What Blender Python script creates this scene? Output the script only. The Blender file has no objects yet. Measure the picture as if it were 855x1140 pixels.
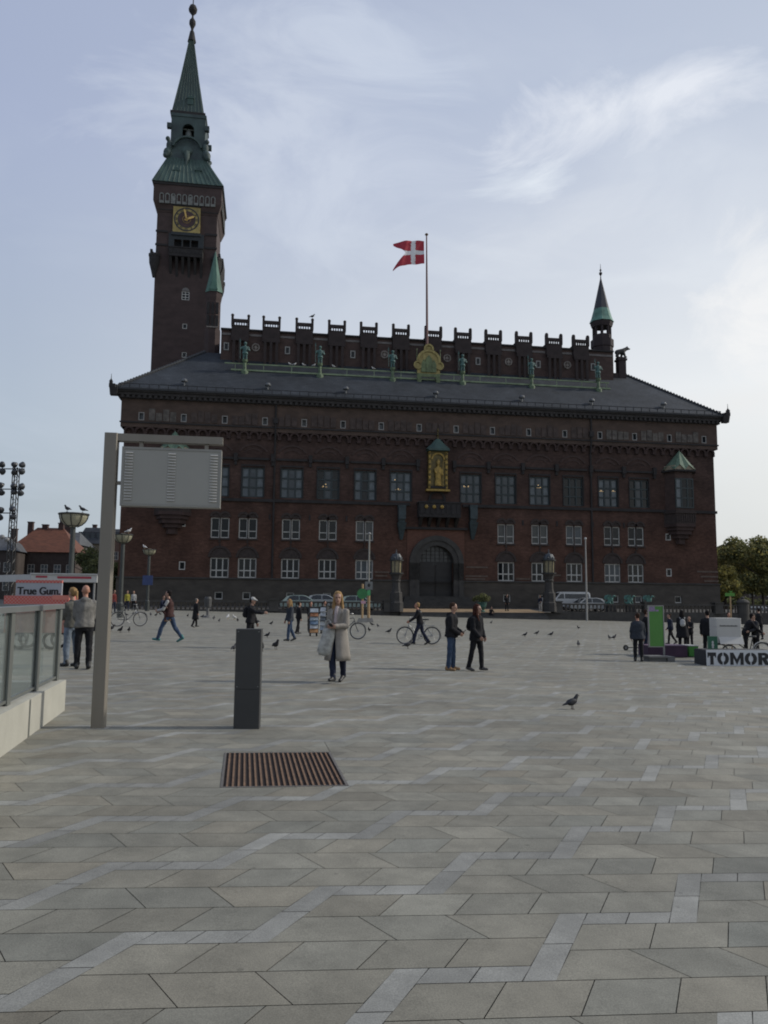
import bpy, bmesh, math, random
from mathutils import Vector, Matrix, Quaternion, noise as mnoise
random.seed(7)
R = math.radians
scene = bpy.context.scene
col = scene.collection

# ------------------------------------------------------------------ camera
FPX = 870.0
TILT = math.atan(95/870.)
ROLL = R(0.5)
CAMZ = 1.6
CT, ST = math.cos(TILT), math.sin(TILT)
CR, SR = math.cos(ROLL), math.sin(ROLL)
cam_data = bpy.data.cameras.new('camera')
cam = bpy.data.objects.new('camera', cam_data); col.objects.link(cam)
cam_data.sensor_fit = 'VERTICAL'; cam_data.sensor_height = 32.0
cam_data.lens = 32.0*FPX/1140.0
cam_data.clip_start = 0.1; cam_data.clip_end = 3000
X0, F0, U0 = Vector((1, 0, 0)), Vector((0, CT, ST)), Vector((0, -ST, CT))
cx = X0*CR + U0*SR; cy = -X0*SR + U0*CR; cz = -F0
M4 = Matrix((cx, cy, cz)).transposed().to_4x4(); M4.translation = Vector((0, 0, CAMZ))
cam.matrix_world = M4
scene.camera = cam

def ray(px, py):
    a = (px-427.5)/FPX; b = (570-py)/FPX
    a2 = a*CR-b*SR; b2 = a*SR+b*CR
    return Vector((a2, CT-ST*b2, ST+CT*b2))

def gz(x, y):
    """height of the gently falling plaza"""
    return -(0.0025*y+0.0185*x)-0.3*math.exp(-((x-9)/8)**2-((y-26)/9)**2)

def ground(px, py):
    d = ray(px, py); t = 0.5
    f = lambda t: CAMZ+d.z*t-gz(d.x*t, d.y*t)
    while t < 400 and f(t) > 0: t *= 1.02
    a, b = t/1.02, t
    for _ in range(40):
        m = (a+b)/2
        if f(m) < 0: b = m
        else: a = m
    return Vector((d.x*a, d.y*a, gz(d.x*a, d.y*a)))

def at_y(px, py, y):
    d = ray(px, py)
    return Vector((0, 0, CAMZ))+d*(y/d.y)

# ------------------------------------------------------------------ frame of the city hall
TH = R(8.6)
_d = ray(475, 560)
OX, OY = _d.x*88/_d.y, 88.0
UX, UY = math.cos(TH), math.sin(TH)

def fac(px, py, v=0):
    d = ray(px, py)
    t = (v-OX*UY+OY*UX)/(-d.x*UY+d.y*UX)
    x, y = d.x*t, d.y*t
    return ((x-OX)*UX+(y-OY)*UY, CAMZ+d.z*t)

def hall(u, v, z=0):
    return Vector((OX+u*UX-v*UY, OY+u*UY+v*UX, z))

# ------------------------------------------------------------------ materials
_mats = {}
def M(name, c, rough=.8, var=.18, scale=2.0, bump=0.0, bscale=40.0, metal=0.0, stretch=(1, 1, 1), spec=.5, c2=None, emit=0.0):
    if name in _mats: return _mats[name]
    m = bpy.data.materials.new(name); m.use_nodes = True
    nt = m.node_tree; N = nt.nodes; L = nt.links
    b = N['Principled BSDF']
    b.inputs['Roughness'].default_value = rough
    b.inputs['Metallic'].default_value = metal
    b.inputs['Specular IOR Level'].default_value = spec
    tc = N.new('ShaderNodeTexCoord'); mp = N.new('ShaderNodeMapping')
    mp.inputs['Scale'].default_value = stretch
    L.new(tc.outputs['Object'], mp.inputs['Vector'])
    nz = N.new('ShaderNodeTexNoise'); nz.inputs['Scale'].default_value = scale
    nz.inputs['Detail'].default_value = 5; nz.inputs['Roughness'].default_value = .6
    L.new(mp.outputs['Vector'], nz.inputs['Vector'])
    rp = N.new('ShaderNodeValToRGB')
    rp.color_ramp.elements[0].position = .3; rp.color_ramp.elements[1].position = .7
    lo = tuple(max(0, x*(1-var)) for x in c); hi = c2 if c2 else tuple(min(1, x*(1+var)) for x in c)
    rp.color_ramp.elements[0].color = (*lo, 1); rp.color_ramp.elements[1].color = (*hi, 1)
    L.new(nz.outputs['Fac'], rp.inputs['Fac']); L.new(rp.outputs['Color'], b.inputs['Base Color'])
    if emit:
        L.new(rp.outputs['Color'], b.inputs['Emission Color']); b.inputs['Emission Strength'].default_value = emit
    if bump:
        n2 = N.new('ShaderNodeTexNoise'); n2.inputs['Scale'].default_value = bscale; n2.inputs['Detail'].default_value = 4
        L.new(tc.outputs['Object'], n2.inputs['Vector'])
        bp = N.new('ShaderNodeBump'); bp.inputs['Strength'].default_value = bump; bp.inputs['Distance'].default_value = .02
        L.new(n2.outputs['Fac'], bp.inputs['Height']); L.new(bp.outputs['Normal'], b.inputs['Normal'])
    _mats[name] = m
    return m

def glass(name, c=(.02, .025, .03), rough=.08, ior=1.6):
    if name in _mats: return _mats[name]
    m = M(name, c, rough, .5, 1.2)
    m.node_tree.nodes['Principled BSDF'].inputs['IOR'].default_value = ior
    return m

# ------------------------------------------------------------------ mesh builder
class MB:
    def __init__(s): s.v = []; s.f = []; s.mi = []; s.m = 0; s.x = None
    def add(s, vs, fs):
        k = len(s.v)
        if s.x is not None: vs = [s.x @ Vector(p) for p in vs]
        s.v += [tuple(p) for p in vs]
        for f in fs: s.f.append([i+k for i in f]); s.mi.append(s.m)
        return s
    def box(s, x0, x1, y0, y1, z0, z1):
        vs = [(x0, y0, z0), (x1, y0, z0), (x1, y1, z0), (x0, y1, z0), (x0, y0, z1), (x1, y0, z1), (x1, y1, z1), (x0, y1, z1)]
        return s.add(vs, [(3, 2, 1, 0), (4, 5, 6, 7), (0, 1, 5, 4), (1, 2, 6, 5), (2, 3, 7, 6), (3, 0, 4, 7)])
    def cbox(s, c, d):
        return s.box(c[0]-d[0]/2, c[0]+d[0]/2, c[1]-d[1]/2, c[1]+d[1]/2, c[2]-d[2]/2, c[2]+d[2]/2)
    def frus(s, a, za, b, zb):
        """a, b = (x0,x1,y0,y1)"""
        vs = [(a[0], a[2], za), (a[1], a[2], za), (a[1], a[3], za), (a[0], a[3], za), (b[0], b[2], zb), (b[1], b[2], zb), (b[1], b[3], zb), (b[0], b[3], zb)]
        return s.add(vs, [(3, 2, 1, 0), (4, 5, 6, 7), (0, 1, 5, 4), (1, 2, 6, 5), (2, 3, 7, 6), (3, 0, 4, 7)])
    def tube(s, pts, r, n=8, caps=True, sy=1.0):
        """pts list of points, r scalar or list"""
        pts = [Vector(p) for p in pts]; rs = r if isinstance(r, (list, tuple)) else [r]*len(pts)
        vs = []; up = None
        for i, p in enumerate(pts):
            t = (pts[min(i+1, len(pts)-1)]-pts[max(i-1, 0)])
            t = t.normalized() if t.length > 1e-9 else Vector((0, 0, 1))
            if up is None:
                up = Vector((0, 0, 1)) if abs(t.z) < .9 else Vector((1, 0, 0))
            a = t.cross(up).normalized(); b = a.cross(t).normalized(); up = b
            for k in range(n):
                an = 2*math.pi*k/n
                vs.append(p+(a*math.cos(an)+b*math.sin(an)*sy)*rs[i])
        fs = []
        for i in range(len(pts)-1):
            for k in range(n):
                fs.append((i*n+k, i*n+(k+1) % n, (i+1)*n+(k+1) % n, (i+1)*n+k))
        if caps:
            fs.append(tuple(range(n-1, -1, -1))); fs.append(tuple(range((len(pts)-1)*n, len(pts)*n)))
        return s.add(vs, fs)
    def lathe(s, c, prof, n=16, sx=1, sy=1, rot=0):
        """prof list (r, z)"""
        vs = []
        for r, z in prof:
            for k in range(n):
                a = 2*math.pi*k/n+rot
                vs.append((c[0]+r*math.cos(a)*sx, c[1]+r*math.sin(a)*sy, c[2]+z))
        fs = []
        for i in range(len(prof)-1):
            for k in range(n):
                fs.append((i*n+k, i*n+(k+1) % n, (i+1)*n+(k+1) % n, (i+1)*n+k))
        fs.append(tuple(range(n-1, -1, -1))); fs.append(tuple(range((len(prof)-1)*n, len(prof)*n)))
        return s.add(vs, fs)
    def cap(s, p0, p1, r0, r1, n=10):
        p0, p1 = Vector(p0), Vector(p1); d = p1-p0
        t = d.normalized() if d.length > 1e-6 else Vector((0, 0, 1))
        pts = []; rs = []
        for a in (80, 50, 25, 0):
            pts.append(p0-t*r0*math.sin(R(a))); rs.append(r0*math.cos(R(a)))
        for a in (0, 25, 50, 80):
            pts.append(p1+t*r1*math.sin(R(a))); rs.append(r1*math.cos(R(a)))
        vs = []; up = Vector((0, 0, 1)) if abs(t.z) < .9 else Vector((0, 1, 0))
        a = t.cross(up).normalized(); b = a.cross(t).normalized()
        for p, r in zip(pts, rs):
            for k in range(n):
                an = 2*math.pi*k/n
                vs.append(p+(a*math.cos(an)+b*math.sin(an))*r)
        fs = []
        for i in range(len(pts)-1):
            for k in range(n):
                fs.append((i*n+k, i*n+(k+1) % n, (i+1)*n+(k+1) % n, (i+1)*n+k))
        fs.append(tuple(range(n-1, -1, -1))); fs.append(tuple(range((len(pts)-1)*n, len(pts)*n)))
        return s.add(vs, fs)
    def ball(s, c, r, n=12, m=8, q=None):
        """r scalar or 3-tuple; q optional rotation matrix"""
        r = r if isinstance(r, (tuple, list)) else (r, r, r)
        c = Vector(c); vs = []; fs = []
        for i in range(1, m):
            th = math.pi*i/m
            for k in range(n):
                a = 2*math.pi*k/n
                p = Vector((r[0]*math.sin(th)*math.cos(a), r[1]*math.sin(th)*math.sin(a), r[2]*math.cos(th)))
                if q is not None: p = q @ p
                vs.append(c+p)
        pt = Vector((0, 0, r[2])); pb = Vector((0, 0, -r[2]))
        if q is not None: pt = q @ pt; pb = q @ pb
        vs += [c+pt, c+pb]; T = len(vs)-2; B = T+1
        for i in range(m-2):
            for k in range(n):
                fs.append((i*n+k, (i+1)*n+k, (i+1)*n+(k+1) % n, i*n+(k+1) % n))
        for k in range(n):
            fs.append((T, k, (k+1) % n)); fs.append((B, (m-2)*n+(k+1) % n, (m-2)*n+k))
        return s.add(vs, fs)
    def loft(s, secs, n=16):
        """secs: list of (center, rx, ry) with horizontal ellipses"""
        vs = []; fs = []
        for c, rx, ry in secs:
            for k in range(n):
                a = 2*math.pi*k/n
                vs.append((c[0]+rx*math.cos(a), c[1]+ry*math.sin(a), c[2]))
        for i in range(len(secs)-1):
            for k in range(n):
                fs.append((i*n+k, i*n+(k+1) % n, (i+1)*n+(k+1) % n, (i+1)*n+k))
        fs.append(tuple(range(n-1, -1, -1))); fs.append(tuple(range((len(secs)-1)*n, len(secs)*n)))
        return s.add(vs, fs)
    def prism(s, poly, y0, y1, axis='y'):
        """poly of (x,z) extruded along y (or (y,z) along x)"""
        n = len(poly)
        if axis == 'y': vs = [(p[0], y0, p[1]) for p in poly]+[(p[0], y1, p[1]) for p in poly]
        elif axis == 'x': vs = [(y0, p[0], p[1]) for p in poly]+[(y1, p[0], p[1]) for p in poly]
        else: vs = [(p[0], p[1], y0) for p in poly]+[(p[0], p[1], y1) for p in poly]
        fs = [tuple(range(n)), tuple(range(2*n-1, n-1, -1))]+[(i, n+i, n+(i+1) % n, (i+1) % n) for i in range(n)]
        return s.add(vs, fs)
    def ring(s, c, r, t, n=20, nt=6, axis='y'):
        """torus: wheel in the plane normal to axis"""
        pts = []
        for k in range(n):
            a = 2*math.pi*k/n
            for j in range(nt):
                b = 2*math.pi*j/nt
                rr = r+t*math.cos(b); w = t*math.sin(b)
                if axis == 'y': pts.append((c[0]+rr*math.cos(a), c[1]+w, c[2]+rr*math.sin(a)))
                elif axis == 'x': pts.append((c[0]+w, c[1]+rr*math.cos(a), c[2]+rr*math.sin(a)))
                else: pts.append((c[0]+rr*math.cos(a), c[1]+rr*math.sin(a), c[2]+w))
        fs = [(k*nt+j, ((k+1) % n)*nt+j, ((k+1) % n)*nt+(j+1) % nt, k*nt+(j+1) % nt) for k in range(n) for j in range(nt)]
        return s.add(pts, fs)
    def archband(s, cx_, cz_, r0, r1, y0, y1, a0=0, a1=180, n=14):
        for i in range(n):
            A, B = R(a0+(a1-a0)*i/n), R(a0+(a1-a0)*(i+1)/n)
            s.prism([(cx_+r0*math.cos(A), cz_+r0*math.sin(A)), (cx_+r1*math.cos(A), cz_+r1*math.sin(A)),
                     (cx_+r1*math.cos(B), cz_+r1*math.sin(B)), (cx_+r0*math.cos(B), cz_+r0*math.sin(B))], y0, y1)
        return s
    def mesh(s, name):
        me = bpy.data.meshes.new(name); me.from_pydata(s.v, [], s.f)
        return me
    def build(s, name, mats, parent=None, smooth=False, fix=True, loc=None):
        me = s.mesh(name)
        for m in (mats if isinstance(mats, (list, tuple)) else [mats]): me.materials.append(m)
        me.polygons.foreach_set('material_index', s.mi)
        if fix:
            bm = bmesh.new(); bm.from_mesh(me); bmesh.ops.recalc_face_normals(bm, faces=bm.faces); bm.to_mesh(me); bm.free()
        if smooth: me.polygons.foreach_set('use_smooth', [True]*len(me.polygons))
        me.update()
        o = bpy.data.objects.new(name, me); col.objects.link(o)
        if parent is not None: o.parent = parent
        if loc is not None: o.location = loc
        return o
    def blob(s, name, mat, voxel=.012, parent=None, smooth=2, loc=None, fold=0.0, fs=(9, 9, 6), fo=0.0):
        """one continuous surface around all the overlapping pieces"""
        me = s.mesh(name); t = bpy.data.objects.new('tmp', me); col.objects.link(t)
        md = t.modifiers.new('r', 'REMESH'); md.mode = 'VOXEL'; md.voxel_size = voxel
        if smooth:
            sm = t.modifiers.new('s', 'SMOOTH'); sm.iterations = smooth; sm.factor = .5
        dg = bpy.context.evaluated_depsgraph_get()
        m2 = bpy.data.meshes.new_from_object(t.evaluated_get(dg)); m2.name = name
        bpy.data.objects.remove(t); bpy.data.meshes.remove(me)
        if fold:
            m2.update(); nm_ = [v.normal.copy() for v in m2.vertices]
            for v, n_ in zip(m2.vertices, nm_):
                c = v.co; q = mnoise.noise(Vector((c.x*fs[0]+fo, c.y*fs[1], c.z*fs[2]+c.x*4)))+.5*mnoise.noise(Vector((c.x*fs[0]*2.3, c.y*fs[1]*2.3+fo, c.z*fs[2]*2.6)))
                v.co = c+n_*(fold*q)
        m2.materials.clear(); m2.materials.append(mat)
        m2.polygons.foreach_set('use_smooth', [True]*len(m2.polygons))
        o = bpy.data.objects.new(name, m2); col.objects.link(o)
        if parent is not None: o.parent = parent
        if loc is not None: o.location = loc
        return o

def tag(o, label=None, cat=None, group=None, kind=None):
    if label: o['label'] = label
    if cat: o['category'] = cat
    if group: o['group'] = group
    if kind: o['kind'] = kind
    return o

def thing(name, label, cat, loc=(0, 0, 0), rz=0.0, group=None):
    o = bpy.data.objects.new(name, None); col.objects.link(o)
    o.location = loc; o.rotation_euler = (0, 0, rz); o.empty_display_size = .2
    return tag(o, label, cat, group)

def kids(o): return [c for c in scene.objects if c.parent == o]
def copy_tree(o, loc=None, rz=None, parent=None, label=None, group=None):
    c = o.copy(); col.objects.link(c)
    if parent is not None: c.parent = parent
    for ch in KID.get(o.name) or kids(o): copy_tree(ch, parent=c)
    if loc is not None: c.location = loc
    if rz is not None: c.rotation_euler = (0, 0, rz)
    if label: c['label'] = label
    if group: c['group'] = group
    return c
KID = {}

def text_mesh(name, body, size, mat, parent, offset=0.0, extrude=0.004, loc=(0, 0, 0), rot=(R(90), 0, 0), sx=1.0):
    cu = bpy.data.curves.new(name, 'FONT'); cu.body = body; cu.size = size; cu.extrude = extrude; cu.offset = offset
    t = bpy.data.objects.new('tmp', cu); col.objects.link(t)
    dg = bpy.context.evaluated_depsgraph_get()
    me = bpy.data.meshes.new_from_object(t.evaluated_get(dg)); bpy.data.objects.remove(t)
    me.materials.clear(); me.materials.append(mat)
    o = bpy.data.objects.new(name, me); col.objects.link(o); o.parent = parent
    o.location = loc; o.rotation_euler = rot; o.scale = (sx, 1, 1)
    return o

# common materials
BRONZE = M('green_copper', (.075, .16, .13), .75, .3, 1.2, c2=(.12, .25, .2))
COPPER_DARK = M('dark_copper', (.028, .05, .048), .7, .35, .35, stretch=(1.5, 1.5, .4), c2=(.05, .10, .085))
GOLD = M('old_gold', (.25, .165, .035), .45, .4, 3, metal=.35)
GOLDD = M('dim_gold', (.095, .072, .022), .5, .5, 2.2, metal=.3)
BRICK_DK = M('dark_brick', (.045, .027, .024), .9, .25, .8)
STONE_DK = M('dark_granite', (.040, .038, .035), .85, .3, 1.5, bump=.3, bscale=8)
STONE_GR = M('grey_stone', (.12, .115, .11), .85, .25, 1.5)
STONE_LT = M('weathered_sandstone', (.16, .14, .125), .85, .4, 1.6)
SLATE = M('roof_slate', (.030, .036, .044), .8, .25, .25, bump=.3, bscale=6, stretch=(1, .4, 1), spec=.2)
WHITE = M('white_paint', (.46, .46, .45), .5, .08, 4)
BLACKM = M('black_metal', (.012, .013, .014), .5, .3, 4)
GREYM = M('grey_metal', (.22, .22, .22), .45, .12, 2, metal=.5)
RUBBER = M('black_rubber', (.01, .01, .01), .8, .3, 5)
CHROME = M('bright_steel', (.30, .30, .30), .45, .1, 3, metal=.5)
WOODF = M('tan_post', (.30, .20, .10), .7, .2, 5)
# ------------------------------------------------------------------ light and sky
SUN_EL, SUN_AZ = R(33), R(11)          # azimuth from +X towards +Y
sd = Vector((math.cos(SUN_EL)*math.cos(SUN_AZ), math.cos(SUN_EL)*math.sin(SUN_AZ), math.sin(SUN_EL)))
sl = bpy.data.lights.new('sun', 'SUN'); sl.energy = 2.9; sl.angle = R(4); sl.color = (1, .94, .84)
so = bpy.data.objects.new('sun', sl); col.objects.link(so)
so.rotation_euler = (-sd).to_track_quat('-Z', 'Y').to_euler(); so.location = (40, 10, 60)

w = bpy.data.worlds.new('World'); scene.world = w; w.use_nodes = True
nt = w.node_tree; N = nt.nodes; L = nt.links; N.clear()
def node(t, **k):
    n = N.new(t)
    for a, b in k.items(): setattr(n, a, b)
    return n
out = node('ShaderNodeOutputWorld'); bg = node('ShaderNodeBackground')
L.new(bg.outputs[0], out.inputs[0]); bg.inputs[1].default_value = 1.11
tc = node('ShaderNodeTexCoord')
def vdot(vec):
    n = node('ShaderNodeVectorMath', operation='DOT_PRODUCT'); n.inputs[1].default_value = vec
    L.new(tc.outputs['Generated'], n.inputs[0]); return n.outputs['Value']
def ramp(src, stops):
    mr = node('ShaderNodeValToRGB'); L.new(src, mr.inputs[0])
    cr = mr.color_ramp; cr.interpolation = 'EASE' if len(stops) < 3 else 'LINEAR'
    while len(cr.elements) < len(stops): cr.elements.new(.5)
    for e, (p, c) in zip(cr.elements, stops): e.position = p; e.color = (*c, 1)
    return mr.outputs['Color']
def mapr(src, a, b, c=0., d=1.):
    n = node('ShaderNodeMapRange'); n.clamp = True
    for i, x in enumerate((a, b, c, d)): n.inputs[i+1].default_value = x
    L.new(src, n.inputs[0]); return n.outputs[0]
def mix(f, a, b, bt='MIX'):
    n = node('ShaderNodeMix', data_type='RGBA', blend_type=bt); n.clamp_result = False
    (L.new(f, n.inputs[0]) if hasattr(f, 'is_output') else setattr(n.inputs[0], 'default_value', f))
    for s_, x in ((6, a), (7, b)):
        if hasattr(x, 'is_output'): L.new(x, n.inputs[s_])
        else: n.inputs[s_].default_value = (*x, 1)
    return n.outputs[2]
sky = node('ShaderNodeTexSky', sky_type='NISHITA'); sky.sun_disc = False
sky.sun_elevation = SUN_EL; sky.sun_rotation = R(90)-SUN_AZ
sky.air_density = 1.2; sky.dust_density = 3.0
nis = mix(1.0, sky.outputs[0], (.06, .06, .06), 'MULTIPLY')
zc = vdot((0, 0, 1)); sx_ = vdot((math.cos(SUN_AZ), math.sin(SUN_AZ), 0))
# thin high overcast: dull blue-grey away from the sun, pale towards it
left = ramp(zc, [(0.0, (.40, .46, .50)), (.2, (.44, .51, .60)), (.5, (.385, .445, .61)), (1.0, (.32, .38, .55))])
right = ramp(zc, [(0.0, (.66, .67, .65)), (.25, (.86, .88, .89)), (.55, (.54, .60, .71)), (1.0, (.36, .42, .57))])
veil = mix(mapr(sx_, -.25, .62), left, right)
base = mix(.88, nis, veil)
mp = node('ShaderNodeMapping'); mp.inputs['Scale'].default_value = (1.6, 1.6, 4.2); mp.inputs['Location'].default_value = (.35, .1, .2)
mp.inputs['Rotation'].default_value = (0.0, R(12), 0)
L.new(tc.outputs['Generated'], mp.inputs[0])
n1 = node('ShaderNodeTexNoise'); n1.inputs['Scale'].default_value = 2.3; n1.inputs['Detail'].default_value = 7; n1.inputs['Roughness'].default_value = .55; n1.inputs['Distortion'].default_value = .6
L.new(mp.outputs[0], n1.inputs['Vector'])
n2 = node('ShaderNodeTexNoise'); n2.inputs['Scale'].default_value = .9; n2.inputs['Detail'].default_value = 3
L.new(mp.outputs[0], n2.inputs['Vector'])
cl = mapr(n1.outputs['Fac'], .50, .74); cb = mapr(n2.outputs['Fac'], .38, .62)
mm = node('ShaderNodeMath', operation='MULTIPLY'); L.new(cl, mm.inputs[0]); L.new(cb, mm.inputs[1])
mm2 = node('ShaderNodeMath', operation='MULTIPLY'); L.new(mm.outputs[0], mm2.inputs[0]); mm2.inputs[1].default_value = .42
cloudc = mix(mapr(sx_, -.2, .5), (.54, .60, .68), (.76, .80, .84))
c1 = mix(mm2.outputs[0], base, cloudc)
sh = mapr(n2.outputs['Fac'], .55, .30, 0, .16)
c2 = mix(sh, c1, (.33, .385, .49))
# a few wisps where the high cloud is thicker
n3 = node('ShaderNodeTexNoise'); n3.inputs['Scale'].default_value = 5.0; n3.inputs['Detail'].default_value = 8; n3.inputs['Roughness'].default_value = .62; n3.inputs['Distortion'].default_value = 1.0
mp3 = node('ShaderNodeMapping'); mp3.inputs['Scale'].default_value = (1.0, 1.0, 1.9); L.new(tc.outputs['Generated'], mp3.inputs[0]); L.new(mp3.outputs[0], n3.inputs['Vector'])
def math_(op, a, b=None):
    q = node('ShaderNodeMath', operation=op)
    for i_, x_ in enumerate((a, b)):
        if x_ is None: continue
        (L.new(x_, q.inputs[i_]) if hasattr(x_, 'is_output') else setattr(q.inputs[i_], 'default_value', x_))
    return q.outputs[0]
for px, py, wx, wy, ang, st_, cc in ((715, 108, .20, .060, 10, .85, (.74, .77, .83)), (590, 203, .075, .028, 6, .75, (.72, .77, .83)), (330, 150, .26, .13, -14, .55, (.60, .65, .74)), (430, 60, .12, .05, -20, .40, (.58, .64, .74)), (845, 340, .07, .13, 0, .75, (.84, .84, .84)), (830, 445, .12, .035, 8, .55, (.76, .76, .76)), (650, 250, .16, .05, 4, .30, (.68, .71, .76))):
    c_ = ray(px, py).normalized(); ax = Vector((c_.y, -c_.x, 0)).normalized(); ay = ax.cross(c_).normalized()
    a_ = ax*math.cos(R(ang))+ay*math.sin(R(ang)); b_ = -ax*math.sin(R(ang))+ay*math.cos(R(ang))
    u_ = math_('MULTIPLY', vdot(tuple(a_)), 1/wx); v_ = math_('MULTIPLY', math_('SUBTRACT', vdot(tuple(b_)), b_.dot(c_)), 1/wy)
    r_ = math_('SQRT', math_('ADD', math_('MULTIPLY', u_, u_), math_('MULTIPLY', v_, v_)))
    r_ = math_('SUBTRACT', math_('SUBTRACT', 1.4, r_), mapr(n3.outputs['Fac'], .32, .68, 1.0, 0.0))
    fr_ = mapr(vdot(tuple(c_)), 0.0, .2)
    c2 = mix(math_('MULTIPLY', math_('MULTIPLY', mapr(r_, 0.0, .85), fr_), st_), c2, cc)
L.new(c2, bg.inputs[0])

scene.view_settings.view_transform = 'Standard'; scene.view_settings.look = 'None'
scene.view_settings.exposure = 0; scene.view_settings.gamma = 1
scene.render.engine = 'CYCLES'
scene.cycles.max_bounces = 5; scene.cycles.diffuse_bounces = 3; scene.cycles.transparent_max_bounces = 12
scene.cycles.filter_width = 1.9
scene.cycles.use_denoising = True

# ------------------------------------------------------------------ plaza paving (real slabs in zigzag rows)
PH = R(6.0); PC, PS = math.cos(PH), math.sin(PH)
def pv(u, v, dz=0.0):
    x = u*PC-v*PS; y = u*PS+v*PC
    return (x, y, gz(x, y)+dz)
def uv_of(p): return (p[0]*PC+p[1]*PS, -p[0]*PS+p[1]*PC)
HR, NS, RUN, CSH, KS, PW = .285, .14, .93, .62, .57, .145
DST = 5*HR+NS
U00, V00 = 1.247-KS*(2*HR+NS)/2, 3.44
GR = [uv_of(ground(*p)) for p in ((248.8, 839), (367.2, 836.7), (387.4, 873.5), (246, 878.4))]
gu0 = (GR[0][0]+GR[3][0])/2; gu1 = (GR[1][0]+GR[2][0])/2; gv0 = (GR[2][1]+GR[3][1])/2; gv1 = (GR[0][1]+GR[1][1])/2
# the grate lies a few degrees askew to the paving rows
GA = R(10.0)-PH
gcu = sum(p[0] for p in GR)/4; gcv = sum(p[1] for p in GR)/4
def _loc(p): a_, b_ = p[0]-gcu, p[1]-gcv; return (a_*math.cos(GA)+b_*math.sin(GA), -a_*math.sin(GA)+b_*math.cos(GA))
_l = [_loc(p) for p in GR]
GW = (_l[1][0]+_l[2][0]-_l[0][0]-_l[3][0])/2; GD = (_l[0][1]+_l[1][1]-_l[2][1]-_l[3][1])/2
GQ = [(gcu+a_*GW/2*math.cos(GA)-b_*GD/2*math.sin(GA), gcv+a_*GW/2*math.sin(GA)+b_*GD/2*math.cos(GA)) for a_, b_ in ((-1, -1), (1, -1), (1, 1), (-1, 1))]
EDGE_V = -8.6
class Pave:
    cut = False
    def __init__(s): s.v = []; s.f = []; s.c = []
    def clip(s, pts, e0, e1):
        """split a convex polygon at one side of the grate: (outside, still inside)"""
        out_, in_ = [], []
        for i, p in enumerate(pts):
            q = pts[(i+1) % len(pts)]; sd_ = lambda w__: (e1[0]-e0[0])*(w__[1]-e0[1])-(e1[1]-e0[1])*(w__[0]-e0[0]); a, b = sd_(p), sd_(q)
            (in_ if a >= 0 else out_).append(p)
            if a*b < 0:
                t = a/(a-b); m_ = (p[0]+(q[0]-p[0])*t, p[1]+(q[1]-p[1])*t); in_.append(m_); out_.append(m_)
        return out_, in_
    def quad(s, pts, c, clear=.0031):
        cu = sum(p[0] for p in pts)/len(pts); cv = sum(p[1] for p in pts)/len(pts)
        x = cu*PC-cv*PS; y = cu*PS+cv*PC
        if y < .2 or y > 92 or abs(x) > 3.5+.62*y or abs(x) > 48: return
        hv = -(x-OX)*UY+(y-OY)*UX
        if hv > EDGE_V+.4: return
        if cu > gu0-.8 and cu < gu1+.8 and cv > gv0-.5 and cv < gv1+.5 and not s.cut:
            s.cut = True
            rest = pts
            for e0, e1 in zip(GQ, GQ[1:]+GQ[:1]):
                o_, rest = s.clip(rest, e0, e1)
                if len(o_) > 2: s.quad(o_, c)
                if len(rest) < 3: break
            s.cut = False
            return
        k = len(s.v)
        for p in pts:
            sg = lambda q: (q > .004)-(q < -.004)
            a, b = p[0]+sg(cu-p[0])*clear*.85, p[1]+sg(cv-p[1])*clear*.85
            s.v.append(pv(a, b))
        s.f.append(tuple(range(k, k+len(pts)))); s.c.append(c)
pave = Pave()
def greyslab():
    t = random.gauss(0, .075)
    w_ = random.gauss(0, .02)
    if random.random() < .05: t += .10
    return (.176*(1+t+w_), .170*(1+t), .139*(1+t-w_), 1)
def blueslab():
    t = random.gauss(-.03, .10)
    return (.212*(1+t), .214*(1+t), .197*(1+t), 1)
def split_row(ul0, ul1, ur0, ur1, v0, v1, lean):
    """slabs between the left edge (ul0 at v0, ul1 at v1) and the right edge (ur0, ur1)"""
    Lr = (ur0+ur1-ul0-ul1)/2
    n = max(1, round(Lr/.42)); sh = lean*KS*(v1-v0)
    prev = (ul0, ul1)
    for i in range(1, n+1):
        if i == n: nxt = (ur0, ur1)
        else:
            t = i/n
            m = (ul0+ul1)/2*(1-t)+(ur0+ur1)/2*t
            nxt = (m-sh/2, m+sh/2)
            if (nxt[0] < prev[0]+.03) or (nxt[1] < prev[1]+.03):
                nxt = (max(nxt[0], prev[0]+.03), max(nxt[1], prev[1]+.03))
            nxt = (min(nxt[0], ur0-.02), min(nxt[1], ur1-.02))
        pave.quad([(prev[0], v0), (nxt[0], v0), (nxt[1], v1), (prev[1], v1)], greyslab())
        prev = nxt
JMAX = 75
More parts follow.
